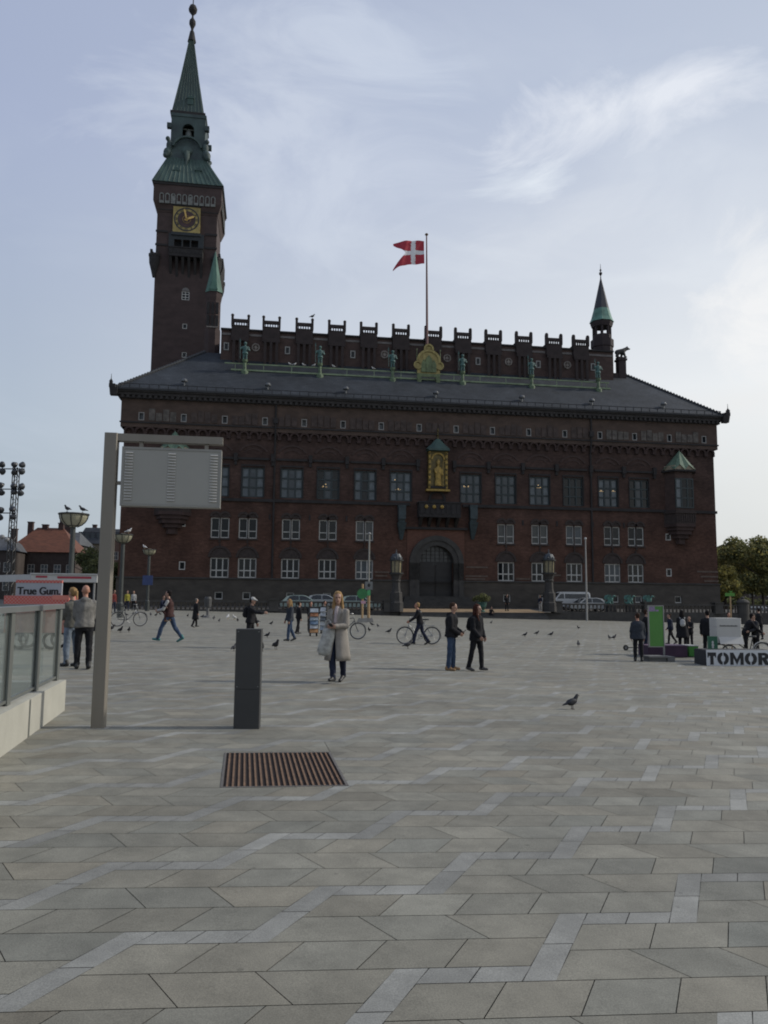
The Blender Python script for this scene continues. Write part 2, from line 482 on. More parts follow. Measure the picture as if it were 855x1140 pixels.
for j in range(-45, JMAX):
    for i in range(-75, 75):
        u0 = U00+i*RUN+j*CSH; v0 = V00+j*DST+i*2*HR
        x = u0*PC-v0*PS; y = u0*PS+v0*PC
        if y < -3 or y > 95 or abs(x) > 6+.64*y: continue
        top = 2*HR+NS
        # diagonal pair of pale slabs
        mid = HR+NS/2
        e = lambda v: u0+KS*v
        for a, b in ((0, mid), (mid, top)):
            pave.quad([(e(a)-PW/2, v0+a), (e(a)+PW/2, v0+a), (e(b)+PW/2, v0+b), (e(b)-PW/2, v0+b)], blueslab())
        # thin pale strip running on from its top
        a, b = 2*HR, top
        un = u0+RUN
        l0, l1 = e(a)+PW/2, e(b)+PW/2
        r0, r1 = un-PW/2, un+KS*NS-PW/2
        m0, m1 = (l0+r0)/2, (l1+r1)/2
        pave.quad([(l0, v0+a), (m0, v0+a), (m1, v0+b), (l1, v0+b)], blueslab())
        pave.quad([(m0, v0+a), (r0, v0+a), (r1, v0+b), (m1, v0+b)], blueslab())
        # two rows of grey slabs to its right, up to the next stair line below
        for r in (0, 1):
            va, vb = r*HR, (r+1)*HR
            di = 2 if r == 0 else 3
            uR = U00+(i+di)*RUN+(j-1)*CSH; vR = V00+(j-1)*DST+(i+di)*2*HR
            g = lambda v: uR+KS*(v0+v-vR)-PW/2
            split_row(e(va)+PW/2, e(vb)+PW/2, g(va), g(vb), v0+va, v0+vb, -1 if r == 0 else 1)
me = bpy.data.meshes.new('plaza_paving'); me.from_pydata(pave.v, [], pave.f)
ca = me.color_attributes.new('slab', 'FLOAT_COLOR', 'CORNER')
buf = []
for f, c in zip(pave.f, pave.c): buf += list(c)*len(f)
ca.data.foreach_set('color', buf)
m = bpy.data.materials.new('paving_slabs'); m.use_nodes = True
nn = m.node_tree.nodes; ll = m.node_tree.links; b = nn['Principled BSDF']; b.inputs['Roughness'].default_value = .82
at = nn.new('ShaderNodeAttribute'); at.attribute_name = 'slab'
tcx = nn.new('ShaderNodeTexCoord')
def nz(scale, det, lo, hi, fr=.35, to=.65):
    q = nn.new('ShaderNodeTexNoise'); q.inputs['Scale'].default_value = scale; q.inputs['Detail'].default_value = det; q.inputs['Roughness'].default_value = .65
    ll.new(tcx.outputs['Object'], q.inputs['Vector'])
    r_ = nn.new('ShaderNodeMapRange'); ll.new(q.outputs['Fac'], r_.inputs[0])
    for k_, x_ in enumerate((fr, to, lo, hi)): r_.inputs[k_+1].default_value = x_
    return r_.outputs[0], q
def mul(a_, b_):
    q = nn.new('ShaderNodeMath'); q.operation = 'MULTIPLY'; ll.new(a_, q.inputs[0]); ll.new(b_, q.inputs[1]); return q.outputs[0]
A, qa = nz(.35, 6, .80, 1.10); B, qb = nz(3.5, 7, .82, 1.12); C, qc = nz(140, 3, .80, 1.2)
fac_ = mul(mul(A, B), C)
vm = nn.new('ShaderNodeVectorMath'); vm.operation = 'SCALE'
ll.new(at.outputs['Color'], vm.inputs[0]); ll.new(fac_, vm.inputs['Scale'])
# scattered dark gum spots
vo = nn.new('ShaderNodeTexVoronoi'); vo.inputs['Scale'].default_value = 2.6; ll.new(tcx.outputs['Object'], vo.inputs['Vector'])
sp = nn.new('ShaderNodeMapRange'); ll.new(vo.outputs['Distance'], sp.inputs[0])
for k_, x_ in enumerate((.03, .05, .72, 1.0)): sp.inputs[k_+1].default_value = x_
vm2 = nn.new('ShaderNodeVectorMath'); vm2.operation = 'SCALE'; ll.new(vm.outputs[0], vm2.inputs[0]); ll.new(sp.outputs[0], vm2.inputs['Scale'])
ll.new(vm2.outputs[0], b.inputs['Base Color'])
bp = nn.new('ShaderNodeBump'); bp.inputs['Strength'].default_value = .35; bp.inputs['Distance'].default_value = .004
ll.new(qc.outputs['Fac'], bp.inputs['Height']); ll.new(bp.outputs['Normal'], b.inputs['Normal'])
me.materials.append(m)
o = bpy.data.objects.new('plaza_paving', me); col.objects.link(o); tag(o, kind='structure')

# joints and the ground beyond
g = MB(); xs = [-400, -200, -100, -60]+[x*3 for x in range(-18, 19)]+[60, 100, 200, 400]; ys = [-20, -8, -3, 0]+[y*2.0+1 for y in range(0, 46)]+[100, 130, 180, 300, 600, 1200]
vs = []
for yy in ys:
    for xx in xs:
        gx = max(-60, min(60, xx)); gy = max(0, min(95, yy))
        vs.append((xx, yy, gz(gx, gy)-.014))
fs = [(a*len(xs)+b_, a*len(xs)+b_+1, (a+1)*len(xs)+b_+1, (a+1)*len(xs)+b_) for a in range(len(ys)-1) for b_ in range(len(xs)-1)]
g.add(vs, fs); tag(g.build('ground', M('joint_sand', (.085, .08, .07), .95, .3, 1.0)), kind='structure')

# rusty drain grate
GC = pv(gcu, gcv); PA = PH+GA; PAC, PAS = math.cos(PA), math.sin(PA)
gr = thing('drain_grate', 'rusty brown rectangular drain grate set flush in the paving', 'drain grate', GC, PH)
gw, gd = GW, GD
gr.rotation_euler = (math.atan(-(0.0025*PAC-0.0185*PAS)), math.atan(0.0185*PAC), PA)
f = MB(); t = .022
f.box(-gw/2, gw/2, -gd/2, -gd/2+t, -.02, .004).box(-gw/2, gw/2, gd/2-t, gd/2, -.02, .004)
f.box(-gw/2, -gw/2+t, -gd/2+t, gd/2-t, -.02, .004).box(gw/2-t, gw/2, -gd/2+t, gd/2-t, -.02, .004)
f.build('frame', M('grate_frame', (.13, .12, .11), .6, .2, 6, metal=.4), gr)
f = MB(); nb = 21
for k in range(nb):
    x = -gw/2+.055+(gw-.11)*k/(nb-1)
    f.box(x-.0085, x+.0085, -gd/2+t, gd/2-t, -.009, .003)
f.build('grille', M('rust', (.135, .078, .044), .8, .35, 9), gr)
f = MB(); f.box(-gw/2+t, gw/2-t, -gd/2+t, gd/2-t, -.0125, -.0105)
for k in range(5):
    y = -gd/2+gd*(k+.5)/5; f.box(-gw/2+t, gw/2-t, y-.008, y+.008, -.0105, -.0095)
f.build('void_plate', M('unlit_void', (.018, .010, .007), .9, .3, 5), gr)  # near-black plate just under the bars, painting the unlit void below
# ================================================================== CITY HALL
def brick_mat(name, zlo=0, zhi=24):
    m = bpy.data.materials.new(name); m.use_nodes = True
    N_ = m.node_tree.nodes; L_ = m.node_tree.links; b = N_['Principled BSDF']; b.inputs['Roughness'].default_value = .92
    b.inputs['Specular IOR Level'].default_value = .25
    tc_ = N_.new('ShaderNodeTexCoord'); sp_ = N_.new('ShaderNodeSeparateXYZ'); L_.new(tc_.outputs['Object'], sp_.inputs[0])
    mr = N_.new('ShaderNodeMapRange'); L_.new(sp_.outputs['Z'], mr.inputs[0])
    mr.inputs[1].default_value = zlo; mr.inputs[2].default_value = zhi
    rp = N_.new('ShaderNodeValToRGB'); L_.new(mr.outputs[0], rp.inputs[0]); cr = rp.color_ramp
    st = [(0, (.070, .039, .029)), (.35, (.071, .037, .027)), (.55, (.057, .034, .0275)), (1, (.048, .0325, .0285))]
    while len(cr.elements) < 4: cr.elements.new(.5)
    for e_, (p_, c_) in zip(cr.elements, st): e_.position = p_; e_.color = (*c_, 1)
    fcs = []
    for sc_, st_, lo, hi in ((.5, (1, 1, 1), .72, 1.28), (2.2, (1, 1, 2.4), .78, 1.22), (5, (1, 1, 4.5), .8, 1.2)):
        mp_ = N_.new('ShaderNodeMapping'); mp_.inputs['Scale'].default_value = st_; L_.new(tc_.outputs['Object'], mp_.inputs[0])
        q = N_.new('ShaderNodeTexNoise'); q.inputs['Scale'].default_value = sc_; q.inputs['Detail'].default_value = 4; L_.new(mp_.outputs[0], q.inputs['Vector'])
        r_ = N_.new('ShaderNodeMapRange'); L_.new(q.outputs['Fac'], r_.inputs[0])
        for k_, x_ in enumerate((.3, .7, lo, hi)): r_.inputs[k_+1].default_value = x_
        fcs.append(r_.outputs[0])
    # brick courses
    mp_ = N_.new('ShaderNodeMapping'); mp_.inputs['Rotation'].default_value = (R(90), 0, 0); L_.new(tc_.outputs['Object'], mp_.inputs[0])
    bt = N_.new('ShaderNodeTexBrick'); L_.new(mp_.outputs[0], bt.inputs['Vector'])
    bt.inputs['Scale'].default_value = 1; bt.inputs['Brick Width'].default_value = .5; bt.inputs['Row Height'].default_value = .17
    bt.inputs['Mortar Size'].default_value = .012; bt.inputs['Color1'].default_value = (.82, .82, .82, 1); bt.inputs['Color2'].default_value = (1.12, 1.12, 1.12, 1)
    bt.inputs['Mortar'].default_value = (.9, .95, 1, 1)
    cur = rp.outputs['Color']
    vm_ = N_.new('ShaderNodeVectorMath'); vm_.operation = 'MULTIPLY'; L_.new(cur, vm_.inputs[0]); L_.new(bt.outputs['Color'], vm_.inputs[1]); cur = vm_.outputs[0]
    for fo in fcs:
        vm_ = N_.new('ShaderNodeVectorMath'); vm_.operation = 'SCALE'; L_.new(cur, vm_.inputs[0]); L_.new(fo, vm_.inputs['Scale']); cur = vm_.outputs[0]
    L_.new(cur, b.inputs['Base Color'])
    _mats[name] = m
    return m
BRICK = brick_mat('red_brick')
PANEV = [glass('pane_black', (.006, .007, .008), .06, 1.4), M('pane_blind', (.060, .062, .058), .5, .3, 1.1), M('pane_bluish', (.030, .042, .052), .2, .5, .8), glass('pane_dull', (.018, .020, .021), .12, 1.35)]
def slate_mat():
    m = bpy.data.materials.new('slate_courses'); m.use_nodes = True; N_ = m.node_tree.nodes; L_ = m.node_tree.links; b = N_['Principled BSDF']; b.inputs['Roughness'].default_value = .75; b.inputs['Specular IOR Level'].default_value = .25
    tc_ = N_.new('ShaderNodeTexCoord'); mp_ = N_.new('ShaderNodeMapping'); mp_.inputs['Rotation'].default_value = (R(90), 0, 0); L_.new(tc_.outputs['Object'], mp_.inputs[0])
    bt = N_.new('ShaderNodeTexBrick'); L_.new(mp_.outputs[0], bt.inputs['Vector']); bt.inputs['Scale'].default_value = 1; bt.inputs['Brick Width'].default_value = .55; bt.inputs['Row Height'].default_value = .3; bt.inputs['Mortar Size'].default_value = .02
    bt.inputs['Color1'].default_value = (.023, .028, .034, 1); bt.inputs['Color2'].default_value = (.031, .036, .043, 1); bt.inputs['Mortar'].default_value = (.016, .019, .024, 1)
    cur = bt.outputs['Color']
    for sc_, lo, hi in ((.12, .75, 1.3), (.8, .8, 1.2)):
        q = N_.new('ShaderNodeTexNoise'); q.inputs['Scale'].default_value = sc_; q.inputs['Detail'].default_value = 6; L_.new(tc_.outputs['Object'], q.inputs['Vector']); r_ = N_.new('ShaderNodeMapRange'); L_.new(q.outputs['Fac'], r_.inputs[0])
        for k_, x_ in enumerate((.3, .7, lo, hi)): r_.inputs[k_+1].default_value = x_
        vm_ = N_.new('ShaderNodeVectorMath'); vm_.operation = 'SCALE'; L_.new(cur, vm_.inputs[0]); L_.new(r_.outputs[0], vm_.inputs['Scale']); cur = vm_.outputs[0]
    L_.new(cur, b.inputs['Base Color']); bp_ = N_.new('ShaderNodeBump'); bp_.inputs['Strength'].default_value = .4; bp_.inputs['Distance'].default_value = .02; L_.new(bt.outputs['Fac'], bp_.inputs['Height']); bp_.invert = True; L_.new(bp_.outputs['Normal'], b.inputs['Normal'])
    return m
SLATE = slate_mat()
BRICK_UP = M('upper_brick', (.052, .0325, .0275), .92, .3, .9, stretch=(1, 1, 2.5))
BRICK_TW = M('tower_brick', (.048, .032, .0295), .92, .3, .5, stretch=(1, 1, 2.0))
BRICK_RED = M('portal_brick', (.095, .043, .029), .9, .22, 2.2, stretch=(1, 1, 3))
PLINTH = M('plinth_granite', (.052, .045, .037), .88, .3, .7, stretch=(1, 1, 2.5), bump=.3, bscale=5)
FR_DK = M('dark_green_frame', (.016, .026, .028), .6, .2, 4)
GLASS_D = glass('window_glass', (.010, .012, .014), .08, 1.33)
GLASS_C = M('curtained_glass', (.075, .093, .105), .35, .35, 1.6)
GLASS_B = M('grey_glass', (.034, .044, .052), .3, .4, 1.0)

city = thing('city_hall', 'broad dark red brick city hall with slate hipped roof behind the balustrade', 'city hall', (OX, OY, 0), TH)
UL, UR = -33.35, 35.4
ZE = 23.5
rows = {}
def zpair(px, a, b): return fac(px, b)[1], fac(px, a)[1]
Z1 = (12.40, 15.72); Z2 = zpair(324, 578, 600.3); Z3 = zpair(323, 622, 644); ZB = zpair(274.5, 659, 667.5); ZF = zpair(338.5, 467.2, 476)
C1 = [242, 281.4, 324.8, 365.3, 406.5, 446.2, 524, 563, 600.8, 638.2, 677.2, 711.5]
C2 = [245, 276, 324, 365.1, 406, 563.3, 601, 639.3, 681.5, 708.2]
C3 = [244.3, 275.2, 323.2, 364.5, 405.5, 563.5, 601, 639.6, 682, 708]
CB = [243.5, 274.5, 323, 364, 405, 564, 603, 640, 684.5, 710.5, 754.5]
CF = [158, 205, 250.5, 295, 338.5, 381.6, 424, 466, 507, 547.3, 587.5, 627.5, 666.5, 705, 743.6, 782]
def centers(C, z, y=None):
    out_ = []
    for c in C:
        pyy = 560
        for _ in range(5):
            u, zz = fac(c, pyy); pyy += (zz-z)*8
        out_.append(u)
    return out_
W1, W2, W3 = 2.42, 1.98, 1.98
ops = []
def opening(us, w_, zz): ops.extend([(u-w_/2, u+w_/2, zz[0], zz[1]) for u in us])
u1 = centers(C1, 14); u2 = centers(C2, 9); u3 = centers(C3, 5); ub = centers(CB, 2); uf = centers(CF, 21)
opening(u1, W1, Z1); opening(u2, W2, Z2); opening(u3, W3, Z3); opening(ub, .86, ZB); opening(uf, .62, ZF)
xs_ = [(c, z) for c, z in ((203, (9.0, 9.9)), (202.5, (4.35, 5.25)), (744, (8.6, 9.4)), (745, (4.35, 5.25)))]
us = [centers([c], z[0])[0] for c, z in xs_]
for u, (c, z) in zip(us, xs_): ops.append((u-.33, u+.33, z[0], z[1]))
PU = fac(485.5, 640)[0]                                   # portal axis
PZ0, PW2 = 1.75, 1.95                                     # door sill, half width of the passage
PZS = fac(485, 627)[1]                                    # springing
ops.append((PU-PW2, PU+PW2, PZ0, PZS+PW2+.05))
ZBASE = -1.6
def wall_with_holes(mb, u0, u1_, z0, z1, holes, y=0.0, dep=.34):
    U = sorted({u0, u1_}|{h[0] for h in holes}|{h[1] for h in holes}); Z = sorted({z0, z1}|{h[2] for h in holes}|{h[3] for h in holes})
    vs = [(u, y, z) for z in Z for u in U]; n = len(U); fs = []
    for b_ in range(len(Z)-1):
        zc_ = (Z[b_]+Z[b_+1])/2
        act = [h for h in holes if h[2] < zc_ < h[3]]
        for a in range(n-1):
            uc = (U[a]+U[a+1])/2
            if any(h[0] < uc < h[1] for h in act): continue
            fs.append((b_*n+a, b_*n+a+1, (b_+1)*n+a+1, (b_+1)*n+a))
    mb.add(vs, fs)
    for h in holes:
        a, b_, c, d = h
        mb.add([(a, y, c), (b_, y, c), (b_, y, d), (a, y, d), (a, y+dep, c), (b_, y+dep, c), (b_, y+dep, d), (a, y+dep, d)],
               [(0, 1, 5, 4), (1, 2, 6, 5), (2, 3, 7, 6), (3, 0, 4, 7)])
DEEP = 42.0
mb = MB(); wall_with_holes(mb, UL, UR, 3.4, ZE-.4, [(h[0], h[1], max(3.4, h[2]), h[3]) for h in ops if h[3] > 3.41])
mb.add([(UL, 0, ZBASE), (UL, DEEP, ZBASE), (UL, DEEP, ZE-.4), (UL, 0, ZE-.4), (UR, 0, ZBASE), (UR, DEEP, ZBASE), (UR, DEEP, ZE-.4), (UR, 0, ZE-.4)],
       [(0, 1, 2, 3), (4, 5, 6, 7), (1, 5, 6, 2)])
# inner backing so that no light comes through
mb.box(UL+.3, UR-.3, .75, 1.0, ZBASE, ZE-.5)
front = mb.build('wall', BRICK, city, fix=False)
# upper part of the front behind the portal opening that reaches below 3.4
mb = MB(); wall_with_holes(mb, UL-.12, UR+.12, ZBASE, 3.4, [(h[0], h[1], h[2], min(h[3], 3.4)) for h in ops if h[2] < 3.4], y=-.14, dep=.5)
mb.add([(UL-.12, -.14, 3.4), (UR+.12, -.14, 3.4), (UR+.12, 0, 3.4), (UL-.12, 0, 3.4)], [(0, 1, 2, 3)])
mb.add([(UR+.12, -.14, ZBASE), (UR+.12, DEEP, ZBASE), (UR+.12, DEEP, 3.4), (UR+.12, -.14, 3.4)], [(0, 1, 2, 3)])
mb.add([(UL-.12, -.14, ZBASE), (UL-.12, DEEP, ZBASE), (UL-.12, DEEP, 3.4), (UL-.12, -.14, 3.4)], [(0, 1, 2, 3)])
mb.build('plinth', PLINTH, city, fix=False)
mb = MB()
for a, b_ in ((UL-.2, PU-3.0), (PU+3.0, UR+.2)): mb.box(a, b_, -.26, -.002, 3.402, 3.56)
mb.build('plinth_moulding', STONE_DK, city)

# string courses, corbel table, hood lines, sandstone strips
DARKT = M('dark_trim', (.022, .020, .020), .9, .3, 1.5)
zs = 12.06
mb = MB()
for a, b_ in ((UL-.1, PU-3.05), (PU+3.05, UR+.1)): mb.box(a, b_, -.22, -.002, zs-.16, zs+.16)
mb.build('sill_course', DARKT, city)
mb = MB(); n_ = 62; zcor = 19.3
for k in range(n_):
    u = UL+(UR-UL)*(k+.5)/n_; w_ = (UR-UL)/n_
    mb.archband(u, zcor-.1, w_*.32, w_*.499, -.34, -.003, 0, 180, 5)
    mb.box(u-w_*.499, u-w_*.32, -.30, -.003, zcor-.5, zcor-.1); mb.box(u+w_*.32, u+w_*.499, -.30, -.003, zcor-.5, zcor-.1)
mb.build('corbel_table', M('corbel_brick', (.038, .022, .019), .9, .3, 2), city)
mb = MB(); zfr = ZF[0]-.22; wall_with_holes(mb, UL-.36, UR+.36, zcor+.36, ZE-.35, [(u-.31, u+.31, *ZF) for u in uf], y=-.36, dep=.45)
mb.add([(UL-.36, -.36, zcor+.36), (UR+.36, -.36, zcor+.36), (UR+.36, 0, zcor+.36), (UL-.36, 0, zcor+.36)], [(0, 1, 2, 3)])
for s_ in (UL-.36, UR+.36):
    mb.add([(s_, -.36, zcor+.36), (s_, DEEP, zcor+.36), (s_, DEEP, ZE-.35), (s_, -.36, ZE-.35)], [(0, 1, 2, 3)])
mb.build('frieze', M('frieze_brick', (.060, .040, .031), .92, .3, .8, stretch=(1, 1, 2)), city, fix=False)
mb = MB(); mb.box(UL-.46, UR+.46, -.47, -.362, zfr-.09, zfr+.07)
mb.build('frieze_ledge', DARKT, city)
# weathered sandstone reliefs between the small frieze windows at the two ends
for k in range(len(uf)-1):
    mb = MB(); a, b_ = uf[k]+.75, uf[k+1]-.75
    endb = k in (0, 12, 13, 14)
    mb.m = 0 if endb else 1
    q = 4
    for i in range(q):
        x0 = a+(b_-a)*i/q+.05; x1 = a+(b_-a)*(i+1)/q-.05
        zz = zfr+.16+random.uniform(0, .1)
        mb.box(x0, x1, -.40-random.uniform(0, .05), -.363, zz, zz+1.15+random.uniform(-.25, .2))
    mb.build('frieze_relief', [M('pale_relief', (.085, .075, .066), .9, .55, 1.9), M('dull_relief', (.052, .038, .033), .9, .4, 2)], city)
# flat hood line and blind arches over the tall windows
ztop = Z1[1]+.95
ends = [u1[0]-1.95]+[(u1[k]+u1[k+1])/2 for k in range(5)]+[u1[5]+1.95, u1[6]-1.95]+[(u1[k]+u1[k+1])/2 for k in range(6, 11)]+[u1[11]+1.95]
for u in ends:
    mb = MB(); mb.box(u-.2, u+.2, -.36, -.003, ztop-.3, ztop+.55); mb.box(u-.14, u+.14, -.26, -.003, ztop-.75, ztop-.302)
    mb.build('bracket', DARKT, city)
# small wall anchors between second row windows
for u in [(u2[k]+u2[k+1])/2 for k in (1, 2, 3, 5, 6, 7, 8)]:
    mb = MB(); mb.box(u-.09, u+.09, -.08, -.003, Z2[1]-.1, Z2[1]+.5); mb.build('wall_anchor', DARKT, city)
HOOD = M('window_hood', (.036, .027, .024), .9, .35, 3)
# pale sandstone courses near the portal and the right corner
mb = MB(); SAND = M('sandstone_course', (.10, .075, .06), .9, .3, 2)
for (a, b_, py) in ((518, 543, 641.5), (518, 540, 644.6), (519, 543, 631.5), (417, 433, 637), (418, 431, 641), (574, 590, 644.5), (612, 624, 640.5), (776, 800, 636.5), (780, 800, 642), (784, 800, 647)):
    mb = MB(); ua, ub_ = fac(a, py)[0], fac(b_, py)[0]; z = fac((a+b_)/2, py)[1]
    mb.box(ua, min(ub_, UR+.03), -.05, -.003, z-.09, z+.09)
    mb.build('sandstone_course', SAND, city)

# ---- windows, every one its own part with its pane
def frame_mb(w_, z0, z1, cols, rws, t, tm, dep=.1, y=.16, trans=None):
    mb = MB(); h = z1-z0
    mb.box(-w_/2, w_/2, y, y+dep, 0, t).box(-w_/2, w_/2, y, y+dep, h-t, h)
    mb.box(-w_/2, -w_/2+t, y, y+dep, t, h-t).box(w_/2-t, w_/2, y, y+dep, t, h-t)
    for c in range(1, cols):
        x = -w_/2+w_*c/cols; mb.box(x-tm/2, x+tm/2, y+.004, y+dep-.01, t, h-t)
    zz = trans if trans else [h*r/rws for r in range(1, rws)]
    for z in zz: mb.box(-w_/2+t, w_/2-t, y+.012, y+dep-.02, z-tm/2, z+tm/2)
    return mb
def window_set(us, z, frame, fm, pane_mb, pm, extra=()):
    base = None
    for u in us:
        if base is None:
            f = frame.build('window', fm, city, loc=(u, 0, z)); base = [f, pane_mb.build('pane', pm, f)]+[e_[1].build(e_[0], e_[2], f) for e_ in extra]
        else:
            f = base[0].copy(); col.objects.link(f); f.location = (u, 0, z)
            for q in base[1:]:
                p = q.copy(); col.objects.link(p); p.parent = f
                if q.name.startswith('pane'):
                    for sl_ in p.material_slots:
                        if random.random() < .45: sl_.link = 'OBJECT'; sl_.material = random.choice(PANEV)
def hood2():
    mb = MB(); h = Z2[1]-Z2[0]
    for s_ in (-.5, .5):
        mb.archband(s_, h+.08, .40, .62, -.12, -.003, 0, 180, 8)
        mb.archband(s_, h+.06, 0.01, .39, -.02, -.003, 0, 180, 6)
    mb.box(-1.08, 1.08, -.14, -.003, -.2, -.02); mb.box(-.1, .1, -.1, -.003, -.5, -.202)
    mb.box(-.05, .05, -.03, .3, .01, h)
    return mb
def hood3():
    mb = MB(); h = Z3[1]-Z3[0]
    mb.archband(0, h+.04, 1.03, 1.25, -.10, -.003, 0, 180, 12)
    mb.archband(0, h+.03, .01, 1.02, -.015, -.003, 0, 180, 12)
    mb.box(-.07, .07, -.14, -.003, h+1.3, h+1.55); mb.box(-1.12, 1.12, -.14, -.003, -.16, -.01)
    return mb
def hood1():
    mb = MB(); h = Z1[1]-Z1[0]; zt_ = h+.95
    mb.box(-1.72, 1.72, -.2, -.003, zt_-.12, zt_+.1)
    mb.box(-1.30, -1.21, -.10, -.003, 0.0, h+.12); mb.box(1.21, 1.30, -.10, -.003, 0.0, h+.12); mb.box(-1.30, 1.30, -.10, -.003, h+.12, h+.3)
    return mb
def blind1():
    mb = MB(); zt_ = Z1[1]-Z1[0]+.95
    mb.archband(0, zt_-.25, 1.75, 1.95, -.07, -.003, 35, 145, 8); mb.archband(0, zt_-.05, 1.1, 1.25, -.05, -.003, 40, 140, 6)
    return mb
FRW = M('white_window_frame', (.38, .375, .35), .6, .12, 5)
h1 = Z1[1]-Z1[0]
pm = MB()
for c in range(3):
    for r_ in range(3):
        pm.m = 2 if c == 1 else 1
        pm.box(-W1/2+W1*c/3, -W1/2+W1*(c+1)/3, .24, .26+.01*c, h1*r_/3, h1*(r_+1)/3)
window_set(u1, Z1[0], frame_mb(W1, *Z1, 3, 3, .13, .17, .12, .12), FR_DK, pm, [GLASS_D, GLASS_C, GLASS_B], [('hood', hood1(), DARKT), ('blind_arch', blind1(), M('arch_brick', (.045, .028, .024), .9, .3, 2))])
h2 = Z2[1]-Z2[0]
mb = MB()
for s_ in (-.51, .51):
    mb.x = Matrix.Translation((s_, 0, 0))
    k = frame_mb(.94, *Z2, 1, 2, .11, .09, trans=[h2*.36]); mb.add(k.v, k.f)
mb.x = None
pm = MB(); pm.box(-W2/2, -.06, .24, .26, 0, h2); pm.box(.06, W2/2, .241, .261, 0, h2)
mb2 = MB(); mb2.box(-.055, .055, 0, .3, 0, h2)
window_set(u2, Z2[0], mb, FRW, pm, GLASS_D, [('hood', hood2(), HOOD)])
h3 = Z3[1]-Z3[0]
pm = MB(); pm.box(-W3/2, W3/2, .24, .26, 0, h3)
window_set(u3, Z3[0], frame_mb(W3, *Z3, 3, 2, .12, .12, trans=[h3*.37]), FRW, pm, GLASS_D, [('hood', hood3(), HOOD)])
hb = ZB[1]-ZB[0]; pm = MB(); pm.box(-.43, .43, .14, .16, 0, hb)
window_set(ub, ZB[0], frame_mb(.86, *ZB, 1, 1, .11, .1, .1, .0), FRW, pm, GLASS_D)
hf = ZF[1]-ZF[0]; pm = MB(); pm.box(-.31, .31, .02, .04, 0, hf)
window_set(uf, ZF[0], frame_mb(.62, *ZF, 1, 1, .1, .1, .1, -.33), M('frieze_frame', (.22, .215, .205), .7, .2, 4), pm, GLASS_B)
pm = MB(); pm.box(-.33, .33, .14, .16, 0, .85)
for u, (c, z) in zip(us, xs_):
    f = frame_mb(.66, z[0], z[1], 1, 1, .1, .1, .1, .02).build('window', FRW, city, loc=(u, 0, z[0])); pm.build('pane', GLASS_D, f)

# lit chandeliers behind some of the tall windows
GLOW = M('warm_lamp', (.9, .62, .30), .5, .1, 3, emit=.55)
for px, py, n_ in ((361.5, 541, 2), (440, 536, 3), (519.5, 541, 3), (600, 542, 3), (670, 546, 1), (683.5, 546, 1), (443.5, 544, 1)):
    u, z = fac(px, py)
    mb = MB()
    for k in range(n_): mb.ball((u+(k-(n_-1)/2)*.26, .225, z+(.22 if k == 1 else 0)), (.06, .02, .05), 8, 6)
    mb.tube([(u-.3, .23, z-.08), (u+.3, .23, z-.08)], .012, 4); mb.build('chandelier', GLOW, city)
# ---- portal
ptl = MB(); ZA = fac(485, 596.5)[1]; ro = ZA-PZS
# spandrels that turn the square hole into an arch
for s_ in (-1, 1):
    poly = [(PU+s_*PW2, PZS)]+[(PU+s_*PW2*math.cos(R(a)), PZS+PW2*math.sin(R(a))) for a in range(6, 91, 7)]+[(PU, PZS+PW2+.04), (PU+s_*PW2, PZS+PW2+.04)]
    ptl.prism(poly, .003, .7)
r1_ = PW2+.02
for (ra, rb, y0) in ((r1_, (r1_+ro)/2, -.36), ((r1_+ro)/2+.003, ro, -.48)):
    ptl.archband(PU, PZS, ra, rb, y0, -.003, 0, 180, 22)
    for s_ in (-1, 1):
        a, b_ = sorted((PU+s_*ra, PU+s_*rb)); ptl.box(a, b_, y0, -.145, .3, PZS)
        ptl.box(a, b_, y0, -.004, 3.57, PZS-.003)
po = ptl.build('portal', STONE_DK, city)
mb = MB(); uw = PU-3.05
a0, a1_ = fac(453, 640)[0], fac(517, 640)[0]; zt = fac(485, 590)[1]
# red brick surround, built around the arch
for s_ in (-1, 1):
    poly = [(PU+s_*(ro+.01), 3.6)]+[(PU+s_*(ro+.01)*math.cos(R(a)), PZS+(ro+.01)*math.sin(R(a))) for a in range(0, 91, 9)]+[(PU, zt), ((a1_ if s_ > 0 else a0), zt), ((a1_ if s_ > 0 else a0), 3.6)]
    mb.prism(poly, -.06, -.003)
mb.build('portal_surround', BRICK_RED, city)
mb = MB(); mb.box(a0-.3, a1_+.3, -.35, -.003, zt+.02, zt+.28); mb.build('portal_cornice', DARKT, city)
d_ = MB()
for s_ in (-1, 1):
    a, b_ = sorted((PU+s_*.03, PU+s_*(PW2-.02)))
    d_.box(a, b_, .52, .6, PZ0, PZS-.2)
    for k in range(4):
        d_.box(a+.15, b_-.15, .49, .52, PZ0+.25+k*.95, PZ0+1.05+k*.95)
dr = d_.build('door', M('dark_door', (.012, .011, .011), .6, .3, 3), po)
gl_ = MB(); gl_.box(PU-PW2+.02, PU+PW2-.02, .60, .66, PZS-.18, PZS+PW2); gl_.build('fanlight', M('dim_fanlight', (.03, .032, .033), .3, .6, 2), po)
gg = MB()
for k in range(-3, 4): gg.box(PU+k*.5-.03, PU+k*.5+.03, .55, .598, PZS-.15, PZS+math.sqrt(max(0, PW2**2-(k*.5)**2))-.05)
for k in range(4): gg.box(PU-PW2+.1, PU+PW2-.1, .556, .596, PZS+.1+k*.42, PZS+.15+k*.42)
gg.build('fanlight_grille', DARKT, po)
# steps up to the door
mb = MB()
for k in range(6):
    mb.box(PU-4.2+k*.1, PU+4.2-k*.1, -2.6+k*.38, -.15, .3 if k == 0 else .52+k*.20+.001, .52+(k+1)*.20)
mb.build('door_step', STONE_DK, city)
